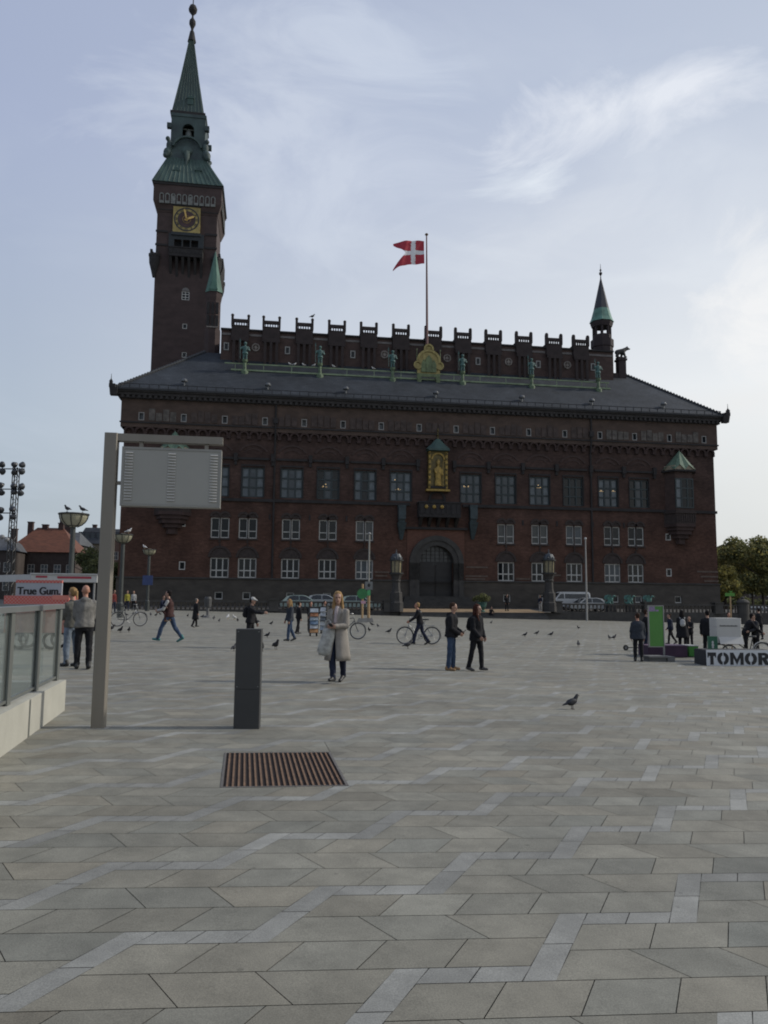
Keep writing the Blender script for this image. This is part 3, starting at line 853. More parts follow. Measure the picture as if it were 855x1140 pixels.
# balcony over the portal
bz0, bz1 = fac(487, 577)[1], fac(487, 561.5)[1]; b0, b1 = fac(464.5, 570)[0], fac(510, 570)[0]
bal = MB(); bal.box(b0, b1, -1.3, -.003, bz0, bz0+.22)
bal.box(b0, b1, -1.3, -1.12, bz0+.222, bz1); bal.box(b0, b0+.18, -1.118, -.004, bz0+.222, bz1); bal.box(b1-.18, b1, -1.118, -.004, bz0+.222, bz1)
bal.box(b0-.1, b1+.1, -1.4, -.004, bz1+.002, bz1+.16)
for k in range(8):
    x = b0+(b1-b0)*(k+.5)/8; bal.box(x-.17, x+.17, -1.36, -1.302, bz0+.35, bz1-.15)
bo = bal.build('balcony', DARKT, city)
bk = MB()
for k in range(5):
    x = b0+.3+(b1-b0-.6)*k/4
    bk.prism([(-1.2, bz0-.002), (-.003, bz0-.002), (-.003, bz0-1.0), (-.5, bz0-.55)], x-.16, x+.16, 'x')
bk.build('balcony_bracket', DARKT, bo)
for k, px in enumerate((472.5, 487.5, 504)):
    x = fac(480.5+(k-1)*8.6, 568)[0]
    l_ = MB(); l_.ball((x, -1.42, (bz0+bz1)/2+.35), (.22, .1, .22), 10, 6); l_.build('gilt_rosette', GOLD, bo)
# bronze brackets either side
for px in (446.6, 525.8):
    u = fac(px, 575)[0]; z0, z1 = fac(px, 587)[1], fac(px, 563)[1]
    k = MB(); k.frus((u-.35, u+.35, -.5, -.003), z0+.5, (u-.45, u+.45, -.75, -.003), z1); k.frus((u-.15, u+.15, -.2, -.003), z0-1.4, (u-.5, u+.5, -.8, -.004), z0+.498)
    k.box(u-.42, u+.42, -.78, -.752, z0+.9, z1-.3)
    k.build('bracket', [M('bronze_bracket', (.02, .035, .04), .6, .4, 3)], city)
# niche opening under the gilded relief
mb = MB(); un_ = fac(486.5, 555)[0]; z0, z1 = bz1+.2, fac(486.5, 549)[1]
mb.archband(un_, z1-.7, .75, 1.0, -.1, -.003, 0, 180, 8); mb.box(un_-1.0, un_-.75, -.1, -.003, z0, z1-.7); mb.box(un_+.75, un_+1.0, -.1, -.003, z0, z1-.7)
mb.box(un_-.75, un_+.75, -.02, -.003, z0, z1-.7)
mb.build('niche', DARKT, city)
# gilded relief of a bishop under a copper canopy
gu0_, gu1_ = fac(475.7, 525)[0], fac(497, 525)[0]; gz0_, gz1_ = fac(486, 545.5)[1], fac(486, 503.5)[1]; gc_ = (gu0_+gu1_)/2
rl = MB(); rl.box(gu0_, gu1_, -.55, -.003, gz0_, gz1_)
rl.m = 1
for s_ in (gu0_+.02, gu1_-.27):
    rl.box(s_, s_+.25, -.72, -.552, gz0_+.1, gz1_-.05)
rl.m = 0
for k in range(7):
    for s_ in (gu0_+.145, gu1_-.145): rl.ball((s_, -.74, gz0_+.45+k*.6), (.11, .06, .16), 8, 6)
rl.m = 1
rl.archband(gc_, gz1_-.95, .62, .80, -.70, -.552, 0, 180, 10)
rl.box(gu0_-.25, gu1_+.25, -.8, -.004, gz0_-.22, gz0_-.002)
ro_ = rl.build('gilded_relief', [GOLDD, GOLD], city)
fg = MB(); zc0 = gz0_+.35
fg.loft([((gc_, -.72, zc0), .42, .2), ((gc_, -.74, zc0+.9), .36, .2), ((gc_, -.74, zc0+1.7), .40, .22), ((gc_, -.74, zc0+2.1), .34, .18), ((gc_, -.74, zc0+2.3), .12, .12)], 12)
fg.ball((gc_, -.76, zc0+2.5), (.19, .18, .24), 10, 8); fg.loft([((gc_, -.76, zc0+2.62), .2, .15), ((gc_, -.76, zc0+2.85), .2, .12), ((gc_, -.76, zc0+3.15), .03, .03)], 10)
fg.cap((gc_+.42, -.78, zc0+1.9), (gc_+.45, -.9, zc0+1.3), .12, .09); fg.cap((gc_-.42, -.78, zc0+1.9), (gc_-.35, -.95, zc0+1.5), .12, .09)
fg.tube([(gc_+.5, -.92, zc0-.1), (gc_+.5, -.92, zc0+2.7), (gc_+.62, -.92, zc0+2.95), (gc_+.72, -.92, zc0+2.7)], .05, 6)
fg.blob('bishop_figure', GOLD, .045, ro_)
mb = MB(); mb.box(gc_-.9, gc_+.9, -.78, -.553, gz0_+.12, gz0_+.34); mb.build('footing', DARKT, ro_)
cn = MB(); cz0, cz1 = gz1_+.0, fac(486.5, 489)[1]
cn.box(gc_-1.22, gc_+1.22, -1.25, -.003, cz0+.003, cz0+.22)
cn.lathe((gc_, -.5, cz0+.222), [(1.5, 0), (1.25, .25), (.8, .6), (.45, 1.0), (.2, cz1-cz0-.3)], 8, 1, .48, R(22.5))
cn.build('canopy', COPPER_DARK, ro_)
fn = MB(); fn.lathe((gc_, -.5, cz1-.1), [(.09, 0), (.06, .3), (.16, .45), (.06, .6), (.05, .9), (.13, .98), (.02, 1.3)], 8); fn.build('finial', GOLDD, ro_)

# ---- oriels
ZOR = dict(roof0=fac(753, 524.6)[1], apex=fac(753.5, 502.5)[1], b1=fac(753, 569)[1], b0=fac(753, 585)[1], cb=fac(753, 606)[1])
OGREEN = M('bright_verdigris', (.075, .13, .088), .75, .35, 2.2, stretch=(3, 3, .6), c2=(.12, .19, .13))
def oriel(px):
    u = fac(px, 550)[0]; z = ZOR
    prof = lambda hw, d: [(u-hw, -.003), (u-hw*.62, -d), (u+hw*.62, -d), (u+hw, -.003)]
    mb = MB(); mb.prism(prof(1.75, 1.25), z['b1'], z['roof0']-.25, 'z')
    b_ = mb.build('oriel', BRICK_UP, city)
    mb = MB(); mb.prism(prof(1.95, 1.45), z['b0']+.1, z['b1']-.003, 'z'); mb.prism(prof(2.1, 1.6), z['b1']-.4, z['b1']-.2, 'z')
    for k in range(9): mb.box(u-1.15+k*.28, u-1.0+k*.28, -1.52, -1.452, z['b0']+.3, z['b1']-.5)
    mb.build('parapet', M('oriel_parapet', (.036, .026, .023), .9, .3, 3), b_)
    mb = MB(); H = z['b0']+.098-z['cb']
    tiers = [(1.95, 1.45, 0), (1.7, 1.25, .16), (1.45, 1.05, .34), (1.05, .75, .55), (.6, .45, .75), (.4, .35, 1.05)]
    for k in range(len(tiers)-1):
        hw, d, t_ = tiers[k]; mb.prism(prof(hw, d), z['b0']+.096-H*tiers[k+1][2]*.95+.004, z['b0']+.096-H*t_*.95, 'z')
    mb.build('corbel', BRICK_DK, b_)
    mb = MB(); mb.prism(prof(2.15, 1.7), z['roof0']-.248, z['roof0']-.05, 'z'); mb.build('cornice', DARKT, b_)
    # pleated copper cap with zigzag hem
    mb = MB(); ap = (u, -.45, z['apex']); zb = z['roof0']-.045
    base_ = [(-2.1, -.05), (-1.75, -.65), (-1.35, -1.62), (-.68, -1.68), (0, -1.72), (.68, -1.68), (1.35, -1.62), (1.75, -.65), (2.1, -.05)]
    vs = [ap]
    for k, (a, d) in enumerate(base_):
        out_ = 1.0 if k % 2 == 0 else .84
        vs.append((u+a*out_, d*out_ if k % 2 == 0 else d*.9, zb+(0 if k % 2 == 0 else .62)))
    fs = [(0, k, k+1) for k in range(1, 9)]
    mb.add(vs, fs); mb.build('copper_cap', OGREEN, b_)
    mb = MB(); ap = (u, -.42, z['apex']-.9)
    mb.prism([(u-1.75, -.02), (u-1.2, -1.38), (u+1.2, -1.38), (u+1.75, -.02)], zb-.003, zb+.55, 'z'); mb.build('cap_soffit', M('pale_soffit', (.28, .24, .17), .8, .3, 4), b_)
    w0, w1 = fac(px, 567)[1], fac(px, 534.3)[1]
    fr = frame_mb(2.3, w0, w1, 3, 3, .14, .16, .1, -1.35); f = fr.build('window', FR_DK, b_, loc=(u, 0, w0))
    pn = MB()
    for c in range(3):
        pn.m = 1 if c == 0 else 0
        pn.box(-1.15+c*2.3/3, -1.15+(c+1)*2.3/3, -1.29+.003*c, -1.252, 0, w1-w0)
    pn.build('pane', [GLASS_D, GLASS_C], f)
    return b_
oriel(755.5); oriel(193)

# ---- drainpipes
for px in (305, 657.8):
    u = fac(px, 550)[0]
    mb = MB(); mb.tube([(u, -.5, ZE-.4), (u, -.5, 20.2), (u, -.14, 18.6), (u, -.14, 3.6)], .11, 8); mb.box(u-.24, u+.24, -.68, -.365, 20.6, 21.2); mb.build('drainpipe', DARKT, city)

# ---- cornice, roof
mb = MB(); o_ = 1.05
for (z0, z1, oo) in ((ZE-.75, ZE-.42, .62), (ZE-.418, ZE-.1, .86), (ZE-.098, ZE+.16, o_)):
    mb.box(UL-oo, UR+oo, -oo, DEEP+oo, z0, z1)
nd = 120
for k in range(nd):
    u = UL-.5+(UR-UL+1.0)*(k+.5)/nd; mb.box(u-.15, u+.15, -.84, -.622, ZE-.73, ZE-.43)
mb.build('cornice', M('cornice_dark', (.030, .027, .026), .88, .3, 1.5), city)
VP_ = 8.7
pl = fac(228, 392, VP_); pr = fac(696, 418, VP_)
ZR = (pl[1]+pr[1])/2
ue0, ue1 = UL-o_-.02, UR+o_+.02; ve = -o_-.02; ze = ZE+.165
i0, i1 = pl[0], pr[0]
mb = MB()
vs = [(ue0, ve, ze), (ue1, ve, ze), (ue1, DEEP-ve, ze), (ue0, DEEP-ve, ze), (i0, VP_, ZR), (i1, VP_, ZR), (i1, DEEP-VP_, ZR), (i0, DEEP-VP_, ZR)]
mb.add(vs, [(0, 1, 5, 4), (1, 2, 6, 5), (2, 3, 7, 6), (3, 0, 4, 7), (4, 5, 6, 7)])
rf = mb.build('roof', SLATE, city, fix=False)
for (a, b_) in (((ue0, ve, ze), (i0, VP_, ZR)), ((ue1, ve, ze), (i1, VP_, ZR))):
    mb = MB(); a, b_ = Vector(a), Vector(b_); n_ = 34
    for k in range(n_):
        p = a.lerp(b_, (k+.3)/n_); q = a.lerp(b_, (k+.95)/n_)
        mb.tube([p+Vector((0, 0, .02)), q+Vector((0, 0, .12))], [.14, .2], 6)
    mb.build('hip_ridge', M('hip_tile', (.035, .038, .042), .8, .3, 3), rf)
# gutter railing
mb = MB(); mb.box(ue0+.05, ue1-.05, ve-.12, ve-.01, ze-.1, ze+.1)
for k in range(70):
    u = ue0+.6+(ue1-ue0-1.2)*k/69; mb.box(u-.04, u+.04, ve+.05, ve+.1, ze+.06, ze+.55)
mb.box(ue0+.5, ue1-.5, ve+.04, ve+.11, ze+.55, ze+.62)
mb.build('gutter', M('gutter_dark', (.02, .021, .023), .7, .3, 2), rf)
# roof vents
slope = (ZR-ze)/(VP_-ve)
for px, py in ((205, 432), (298, 437.5), (385, 442), (485, 447.5), (581, 451.5), (659, 454.5), (739, 459)):
    v_ = 0.2; u, z = fac(px, py, v_)
    zz = ze+(v_-ve)*slope
    mb = MB(); mb.tube([(u, v_, zz-.1), (u, v_, zz+.45)], .09, 6); mb.lathe((u, v_, zz+.4), [(.34, 0), (.36, .12), (.24, .3), (.05, .36)], 10)
    mb.build('roof_vent', M('vent_grey', (.10, .105, .11), .5, .3, 4, metal=.4), rf)
# corner ornaments
for s_, u in ((-1, ue0), (1, ue1)):
    mb = MB(); mb.frus((u-.35, u+.35, ve-.2, ve+.4), ze-.8, (u-.42, u+.42, ve-.35, ve+.35), ze)
    mb.box(u-.32+s_*.15, u+.32+s_*.15, ve-.35, ve+.25, ze+.003, ze+.4)
    mb.box(u-.15+s_*.3, u+.15+s_*.3, ve-.3, ve+.1, ze+.403, ze+.75); mb.lathe((u+s_*.3, ve-.1, ze+.75), [(.11, 0), (.13, .1), (.04, .2), (.02, .75)], 8)
    mb.build('corner_ornament', DARKT, city)

# ---- battlemented upper hall rising out of the roof
VB = 7.0
q0 = fac(246, 380, VB)[0]; q1 = fac(682.5, 405, VB)[0]
ZT = (fac(250, 368.5, VB)[1]+fac(600, 386.5, VB)[1])/2
ZW0 = ze+(VB-ve)*slope-.6
CM = [268, 302.4, 339, 375, 410.3, 446, 482, 514.8, 548.5, 582.3, 615.7, 645.5]
um = []
for k, c in enumerate(CM):
    um.append(fac(c, 355+26*(c-268)/378, VB)[0])
mb = MB(); mb.box(q0, q1, VB, VB+20, ZW0, ZT); up = mb.build('upper_wall', BRICK_UP, city)
mb = MB(); mb.box(q0-.05, q1+.05, VB-.22, VB+.4, ZT+.003, ZT+.2)
mb.build('wall_coping', DARKT, up)
mb = MB()
e_ = [q0]+[x for u in um for x in (u-1.05, u+1.05)]+[q1]
for a, b_ in zip(e_[::2], e_[1::2]):
    if b_-a > .3: mb = MB(); mb.box(a+.06, b_-.06, VB-.06, VB-.003, ZT-.62, ZT-.36); mb.build('pale_band', M('pale_band', (.12, .11, .105), .9, .3, 2), up)
# merlons
ZM = ZT+1.75
def merlon():
    mb = MB(); w_ = 1.04
    mb.box(-w_, w_, -.45, .75, -.9, .45)                     # lower block
    mb.box(-w_-.05, w_+.05, -.5, .8, .453, .56)
    for k in range(6):
        x = -w_+.30+(2*w_-.60)*k/5; mb.box(x-.055, x+.055, -.45, -.2, .563, .92)
    mb.box(-w_+.2, w_-.2, -.47, -.18, .923, 1.32)
    for s_ in (-1, 1):
        a_, b_ = sorted((s_*(w_-.22), s_*(w_+.06))); mb.box(a_, b_, -.5, .1, .563, 1.78); mb.ball((s_*(w_-.08), -.2, 1.84), (.2, .3, .17), 8, 6)
    # pilaster strips below
    for k in (-.7, 0, .7): mb.box(k-.16, k+.16, -.6, -.003-.45, -4.6, -.9)
    mb.box(-w_, w_, -.62, -.44, -1.4, -.902)
    return mb
mm0 = merlon().build('merlon', M('merlon_brick', (.030, .022, .021), .92, .3, 1.5), up, loc=(um[0], VB, ZT))
for u in um[1:]:
    c = mm0.copy(); col.objects.link(c); c.location = (u, VB, ZT)
# medallions and small windows
for px, py in ((284.7, 387), (428, 395), (497.7, 399), (566, 403), (631.5, 406.6)):
    u, z = fac(px, py, VB)
    mb = MB(); mb.ring((u, VB-.05, z), .42, .11, 18, 6); mb.lathe((0, 0, 0), [(.2, 0), (.2, .1)], 12)
    k = len(mb.v)-24
    for i in range(k, len(mb.v)):
        a = mb.v[i]; mb.v[i] = (u+a[0], VB-.01-a[2], z+a[1])
    for a in range(0, 360, 90): mb.box(u+.28*math.cos(R(a))-.06, u+.28*math.cos(R(a))+.06, VB-.07, VB-.004, z+.28*math.sin(R(a))-.06, z+.28*math.sin(R(a))+.06)
    mb.build('medallion', STONE_LT, up)
mbf = frame_mb(.62, 0, .95, 1, 1, .12, .1, .1, -.1)
for px, py in ((252, 386), (320, 390.5), (392.7, 395), (532, 402.6), (599, 406), (660, 409)):
    u, z = fac(px, py, VB); f = mbf.build('window', M('frieze_frame', (.22, .215, .205)), up, loc=(u, VB, z-.45)); k = MB(); k.box(-.31, .31, -.03, -.004, 0, .95); k.build('pane', GLASS_D, f)
# green pipe rails along the foot of the upper wall
vr = 4.3; zr0 = ze+(vr-ve)*slope
mb = MB()
GRL = M('pale_green_rail', (.17, .22, .13), .7, .3, 1.5)
ra = fac(250, 404.5, vr); rb = fac(678, 425.8, vr); rc = fac(257, 411, vr); rd = fac(679.5, 433, vr)
mb.box(ra[0], rb[0], vr-.06, vr+.06, (ra[1]+rb[1])/2-.07, (ra[1]+rb[1])/2+.07)
zl = (rc[1]+rd[1])/2
mb.box(rc[0], rd[0], vr-.06, vr+.06, zl-.09, zl+.09)
for k in range(15):
    u = rc[0]+.5+(rd[0]-rc[0]-1)*k/14; mb.box(u-.035, u+.035, vr-.03, vr+.03, zl+.093, (ra[1]+rb[1])/2-.072)
    mb.box(u-.035, u+.035, vr-.03, vr+.03, zr0-.3, zl-.092)
mb.build('roof_railing', GRL, rf)
ZRAIL = zl
# gilded crest with three towers at the foot of the flagpole
c0 = fac(476.8, 420, vr-.1)[0]; zc0, zc1 = fac(476.8, 421.5, vr)[1], fac(476.8, 383.8, vr)[1]; Hc = zc1-zc0
CREST = M('crest_gold', (.27, .205, .06), .5, .4, 2.5, metal=.25, c2=(.30, .25, .09))
CGR = M('crest_green', (.10, .13, .06), .7, .4, 2)
mb = MB(); y0 = vr-.32
mb.archband(c0, zc0+Hc*.48, .01, 1.32, y0, y0+.25, 0, 180, 16); mb.archband(c0, zc0+Hc*.48, 1.2, 1.5, y0-.12, y0-.003, 0, 180, 16)
mb.box(c0-1.4, c0+1.4, y0, y0+.25, zc0+Hc*.12, zc0+Hc*.48)
mb.archband(c0, zc0+Hc*.85, .01, .45, y0-.003, y0+.247, 0, 180, 10); mb.archband(c0, zc0+Hc*.85, .4, .62, y0-.15, y0-.01, -20, 200, 10)
for s_ in (-1, 1):
    mb.archband(c0+s_*1.35, zc0+Hc*.36, .01, .42, y0-.02, y0+.24, 0, 360, 12); mb.archband(c0+s_*1.35, zc0+Hc*.36, .34, .52, y0-.14, y0-.02, 0, 360, 12)
cr_ = mb.build('crest', CREST, city)
mb = MB()
for x, w_, h in ((-.62, .3, .44), (0, .42, .60), (.62, .3, .44)):
    mb.box(c0+x-w_, c0+x+w_, y0-.16, y0-.005, zc0+Hc*.16, zc0+Hc*h*.85); mb.prism([(c0+x-w_*1.1, zc0+Hc*h*.85), (c0+x+w_*1.1, zc0+Hc*h*.85), (c0+x, zc0+Hc*(h*.85+.16))], y0-.16, y0-.006)
mb.build('crest_towers_relief', CGR, cr_)
mb = MB()
for s_ in (-1, 1):
    mb.box(c0+s_*1.15-.25, c0+s_*1.15+.25, y0-.1, y0+.25, zr0-.5, zc0+Hc*.119)
    mb.tube([(c0+s_*1.45, y0+.1, zc0+Hc*.5), (c0+s_*1.45, y0+.1, zc0+Hc*.82)], [.06, .03], 6); mb.ball((c0+s_*1.45, y0+.1, zc0+Hc*.83), .09, 8, 6)
mb.box(c0-1.3, c0+1.3, y0-.12, y0-.003, zc0+Hc*.02, zc0+Hc*.115)
mb.build('crest_base', CGR, cr_)

# ---- slender turrets that belong to the hall
def turret(px, y_base, y_body, y_cone, px_half, v_, conemat, label, cone_frac=.0, square=False):
    pass
vt = VB+2.5
tu = fac(670.3, 380, vt)[0]; hw = (fac(681.3, 365, vt)[0]-fac(659.5, 365, vt)[0])/2
zb0 = ze+2; z1_ = fac(670, 388, vt)[1]; z2_ = fac(670, 359, vt)[1]; z3_ = fac(669.5, 310.3, vt)[1]; z4_ = fac(669.2, 297, vt)[1]
mb = MB(); mb.lathe((tu, vt, 0), [(hw, zb0), (hw, z1_), (hw*1.08, z1_+.1), (hw*1.08, z1_+1.1), (hw*.9, z1_+1.15)], 8, rot=R(22.5))
# open bell stage: eight piers
for k in range(8):
    a = R(22.5+45*k); mb.lathe((tu+hw*.78*math.cos(a), vt+hw*.78*math.sin(a), 0), [(.17, z1_+1.152), (.17, z2_-.35)], 6)
mb.lathe((tu, vt, 0), [(hw*.88, z1_+1.153), (hw*.88, z1_+1.75)], 8, rot=R(22.5))
mb.lathe((tu, vt, 0), [(hw*.95, z2_-.75), (hw*1.05, z2_-.35), (hw*1.08, z2_-.05)], 8, rot=R(22.5))
tr = mb.build('turret', M('turret_brick', (.030, .022, .023), .92, .3, 1.5), city)
mb = MB(); zm = z2_+(z3_-z2_)*.3
mb.m = 1; mb.lathe((tu, vt, 0), [(hw*1.16, z2_-.05), (hw*.98, z2_+.5), (hw*.72, zm)], 8, rot=R(22.5))
mb.m = 0; mb.lathe((tu, vt, 0), [(hw*.73, zm-.05), (.08, z3_)], 8, rot=R(22.5))
mb.build('spire', [M('spire_dark', (.035, .036, .046), .75, .3, .6), BRONZE], tr)
mb = MB(); mb.lathe((tu, vt, z3_-.1), [(.09, 0), (.06, .5), (.22, .75), (.22, .9), (.06, 1.05), (.05, z4_-z3_-.6), (.15, z4_-z3_-.4), (.04, z4_-z3_-.2), (.02, z4_-z3_+.5)], 8); mb.build('finial', DARKT, tr)
# pedestal of the bear, at the end of the upper wall
vbz = VB+1.2
bu = fac(691.3, 410, vbz)[0]; bz_ = fac(691.5, 398.5, vbz)[1]
mb = MB(); mb.box(bu-.5, bu+.5, vbz-.5, vbz+.5, ze+4, bz_); mb.box(bu-.62, bu+.62, vbz-.62, vbz+.62, bz_-.45, bz_-.2); mb.box(q1+.003, bu-.503, vbz-.4, vbz+.4, ze+3, bz_-2.2)
mb.build('gable_pier', M('turret_brick', (.03, .022, .023)), city)
BEAR = (bu, vbz, bz_)
# ---- green cone turret standing against the tower
vg = 12.0
tu2 = fac(237.3, 350, vg)[0]; hw2 = (fac(246.8, 326, vg)[0]-fac(228, 326, vg)[0])/2
g0, g1, g2 = ze+3, fac(237.5, 326.8, vg)[1], fac(238.6, 280, vg)[1]
zwin = fac(237, 358, vg)[1]
mb = MB(); mb.lathe((tu2, vg, 0), [(hw2*.98, g0), (hw2*.98, zwin-1.2), (hw2*.9, zwin-1.15), (hw2*.9, g1-1.2), (hw2*1.0, g1-.7), (hw2*1.03, g1-.05)], 8, rot=R(22.5))
t2 = mb.build('turret', BRICK_TW, city)
mb = MB(); mb.lathe((tu2+.05, vg, 0), [(hw2*1.12, g1-.05), (hw2*.82, g1+1.4), (.05, g2)], 8, rot=R(22.5))
mb.prism([(tu2-.55, g1+.15), (tu2+.55, g1+.15), (tu2, g1+1.5)], vg-hw2*1.08, vg-.3)
mb.build('spire', M('verdigris_spire', (.055, .125, .095), .75, .3, .8, stretch=(2, 2, .4), c2=(.075, .16, .125)), t2)
mb = MB()
for k in range(3):
    x = tu2-.55+k*.55
    mb.box(x-.16, x+.16, vg-hw2*.94, vg-hw2*.80, g1-3.0, g1-1.5); mb.box(x-.16, x+.16, vg-hw2*.94, vg-hw2*.80, zwin-.9, zwin+.5)
mb.build('louvre', DARKT, t2)
mb = MB(); mb.box(tu2-.7, tu2+.7, vg-hw2*.98, vg-hw2*.82, zwin-1.12, zwin-.95); mb.box(tu2+.35, tu2+.75, vg-hw2*.9, vg-hw2*.75, g1-4.6, g1-3.6); mb.build('pale_ledge', STONE_LT, t2)
# ================================================================== CLOCK TOWER
VT = 20.0
tower = thing('clock_tower', 'tall dark brick clock tower with green copper spire and gold clock face', 'clock tower', (OX, OY, 0), TH)
TW = 8.1
tl = -33.85; tr_ = tl+TW; tc0 = (tl+tr_)/2; vcen = VT+TW/2
F_ = lambda px, py: fac(px, py, VT)
zt0 = F_(207, 229)[1]          # underside of the top stage
zt1 = F_(208, 209.5)[1]        # eaves of the copper skirt
cut = [F_(193.7, 270)[1], F_(193.7, 279.6)[1]]
holes = []
ow = [(199.3-2.4, 199.3+2.4), (207.2-2.4, 207.2+2.4), (215.8-2.4, 215.8+2.4)]
ow = [(F_(193.9, 275)[0], F_(202.0, 275)[0]), (F_(203.6, 275)[0], F_(211.2, 275)[0]), (F_(212.8, 275)[0], F_(220.6, 275)[0])]
zb_, zt_ = F_(207, 279.6)[1], F_(207, 268.0)[1]
for a, b_ in ow: holes.append((a, b_, zb_, zt_))
sw = [(206.5, 324.5, 334, 1.05), (205.6, 360.2, 366, .62), (205, 392, 398, .62)]
for px, ya, yb, w_ in sw:
    u = F_(px, (ya+yb)/2)[0]; holes.append((u-w_/2, u+w_/2, F_(px, yb)[1], F_(px, ya)[1]))
mb = MB(); wall_with_holes(mb, tl, tr_, 8, zt0, holes, y=VT, dep=.5)
mb.add([(tl, VT, 8), (tl, VT+TW, 8), (tl, VT+TW, zt0), (tl, VT, zt0), (tr_, VT, 8), (tr_, VT+TW, 8), (tr_, VT+TW, zt0), (tr_, VT, zt0)], [(0, 1, 2, 3), (4, 5, 6, 7), (1, 5, 6, 2)])
mb.box(tl+.6, tr_-.6, VT+.8, VT+1, 8, zt0-.5)
mb.build('shaft', BRICK_TW, tower, fix=False)
# corner pilasters and string courses of the shaft
for py in (257.5, 272.5):
    z = F_(180, py)[1]
    for a, b_ in ((tl-.1, ow[0][0]-.9), (ow[2][1]+.9, tr_+.1)): mb = MB(); mb.box(a, b_, VT-.12, VT-.003, z-.14, z+.14); mb.build('string_course', DARKT, tower)
z = F_(180, 230)[1]
mb = MB(); mb.box(tl-.12, tr_+.12, VT-.2, VT-.003, z-.5, z-.2); mb.build('string_course', DARKT, tower)
# triple opening
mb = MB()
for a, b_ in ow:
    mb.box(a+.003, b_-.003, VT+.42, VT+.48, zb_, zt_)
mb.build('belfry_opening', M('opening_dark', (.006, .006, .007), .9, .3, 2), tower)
mb = MB(); uo0, uo1 = ow[0][0]-.75, ow[2][1]+.75
mb.box(uo0, uo1, VT-.25, VT-.003, zt_+.02, zt_+.9); mb.box(uo0, ow[0][0]-.02, VT-.25, VT-.003, zb_, zt_+.018); mb.box(ow[2][1]+.02, uo1, VT-.25, VT-.003, zb_, zt_+.018)
for k in (0, 1): mb.lathe(((ow[k][1]+ow[k+1][0])/2, VT-.15, 0), [(.1, zb_), (.1, zt_-.2), (.17, zt_+.015)], 8)
mb.build('opening_surround', M('blue_slate_trim', (.022, .027, .030), .8, .3, 2), tower)
# balcony under it
zq0, zq1 = F_(207, 289.5)[1], F_(207, 280.5)[1]; ub0, ub1 = F_(189, 285)[0], F_(226.4, 285)[0]
mb = MB(); mb.box(ub0, ub1, VT-1.2, VT-.003, zq0, zq0+.25); mb.box(ub0, ub1, VT-1.2, VT-1.05, zq0+.253, zq1); mb.box(ub0, ub0+.15, VT-1.047, VT-.004, zq0+.253, zq1); mb.box(ub1-.15, ub1, VT-1.047, VT-.004, zq0+.253, zq1)
mb.box(ub0-.1, ub1+.1, VT-1.3, VT-.005, zq1+.003, zq1+.15)
for k in range(9): x = ub0+(ub1-ub0)*(k+.5)/9; mb.box(x-.16, x+.16, VT-1.25, VT-1.203, zq0+.4, zq1-.15)
bl = mb.build('balcony', DARKT, tower)
for k in range(6):
    x = ub0+.2+(ub1-ub0-.4)*k/5; mb = MB()
    mb.prism([(VT-1.1, zq0-.003), (VT-.003, zq0-.003), (VT-.003, zq0-2.1-(.4 if k % 2 else 0)), (VT-.3, zq0-1.5)], x-.17, x+.17, 'x'); mb.build('bracket', DARKT, bl)
# gallery bartizans at the corners
for k, (u, v_) in enumerate(((tl, VT), (tr_, VT), (tr_, VT+TW), (tl, VT+TW))):
    z0, z1 = F_(170, 309)[1], F_(170, 282)[1]
    sx_q = -1 if u == tl else 1; sy_q = -1 if v_ == VT else 1
    cxq, cyq = u+sx_q*.12, v_+sy_q*.1
    mb = MB(); mb.lathe((cxq, cyq, 0), [(.18, z0), (.42, z0+1.0), (.68, z0+1.9), (.74, z1-.6), (.80, z1-.55), (.80, z1-.2)], 8, rot=R(22.5))
    for a in range(4): mb.box(cxq+.52*math.cos(R(90*a+45))-.16, cxq+.52*math.cos(R(90*a+45))+.16, cyq+.52*math.sin(R(90*a+45))-.16, cyq+.52*math.sin(R(90*a+45))+.16, z1-.203, z1+.35)
    mb.build('bartizan', DARKT, tower)
# side balconies on the two flanks
mb = MB(); mb.box(tr_+.003, tr_+.9, VT+2, VT+TW-2, zq0, zq1+.3); mb.frus((tr_+.003, tr_+.1, VT+2.5, VT+TW-2.5), zq0-1.8, (tr_+.003, tr_+.9, VT+2, VT+TW-2), zq0-.003); mb.build('balcony', DARKT, tower)
# windows of the shaft
for k, (px, ya, yb, w_) in enumerate(sw):
    h = holes[3+k]; hh = h[3]-h[2]; W_ = h[1]-h[0]
    fr = frame_mb(W_, h[2], h[3], 2 if k == 0 else 1, 3 if k == 0 else 1, .10, .09, .1, .05)
    f = fr.build('window', FRW, tower, loc=((h[0]+h[1])/2, VT, h[2])); q = MB(); q.box(-W_/2, W_/2, .16, .18, 0, hh); q.build('pane', GLASS_D, f)
    if k == 0:
        q = MB(); q.archband(0, hh+.05, .01, .5, -.03, -.003, 0, 180, 8); q.build('lunette', STONE_GR, f)
# ---- clock
ck0, ck1 = F_(192.9, 245)[0], F_(223.2, 245)[0]; kz0, kz1 = F_(208, 260.2)[1], F_(208, 231.2)[1]
kc, kz = (ck0+ck1)/2, (kz0+kz1)/2; kr = (ck1-ck0)/2
mb = MB(); mb.box(ck0, ck1, VT-.35, VT-.003, kz0, kz1)
clk = mb.build('clock_face', M('clock_gold', (.26, .20, .065), .55, .35, 1.4, metal=.2), tower)
def disc(r0, r1, y, m_, name, n=36, a0=0, a1=360):
    q = MB(); q.archband(kc, kz, r0, r1, y-.03, y, a0, a1, n); return q.build(name, m_, clk)
CLD = M('clock_dark', (.012, .013, .02), .6, .3, 3); CLR = M('clock_red', (.055, .025, .025), .7, .4, 1.5)
disc(kr*.84, kr*.93, VT-.351, CLD, 'outer_ring')
disc(.01, kr*.60, VT-.351, CLR, 'dial_centre')
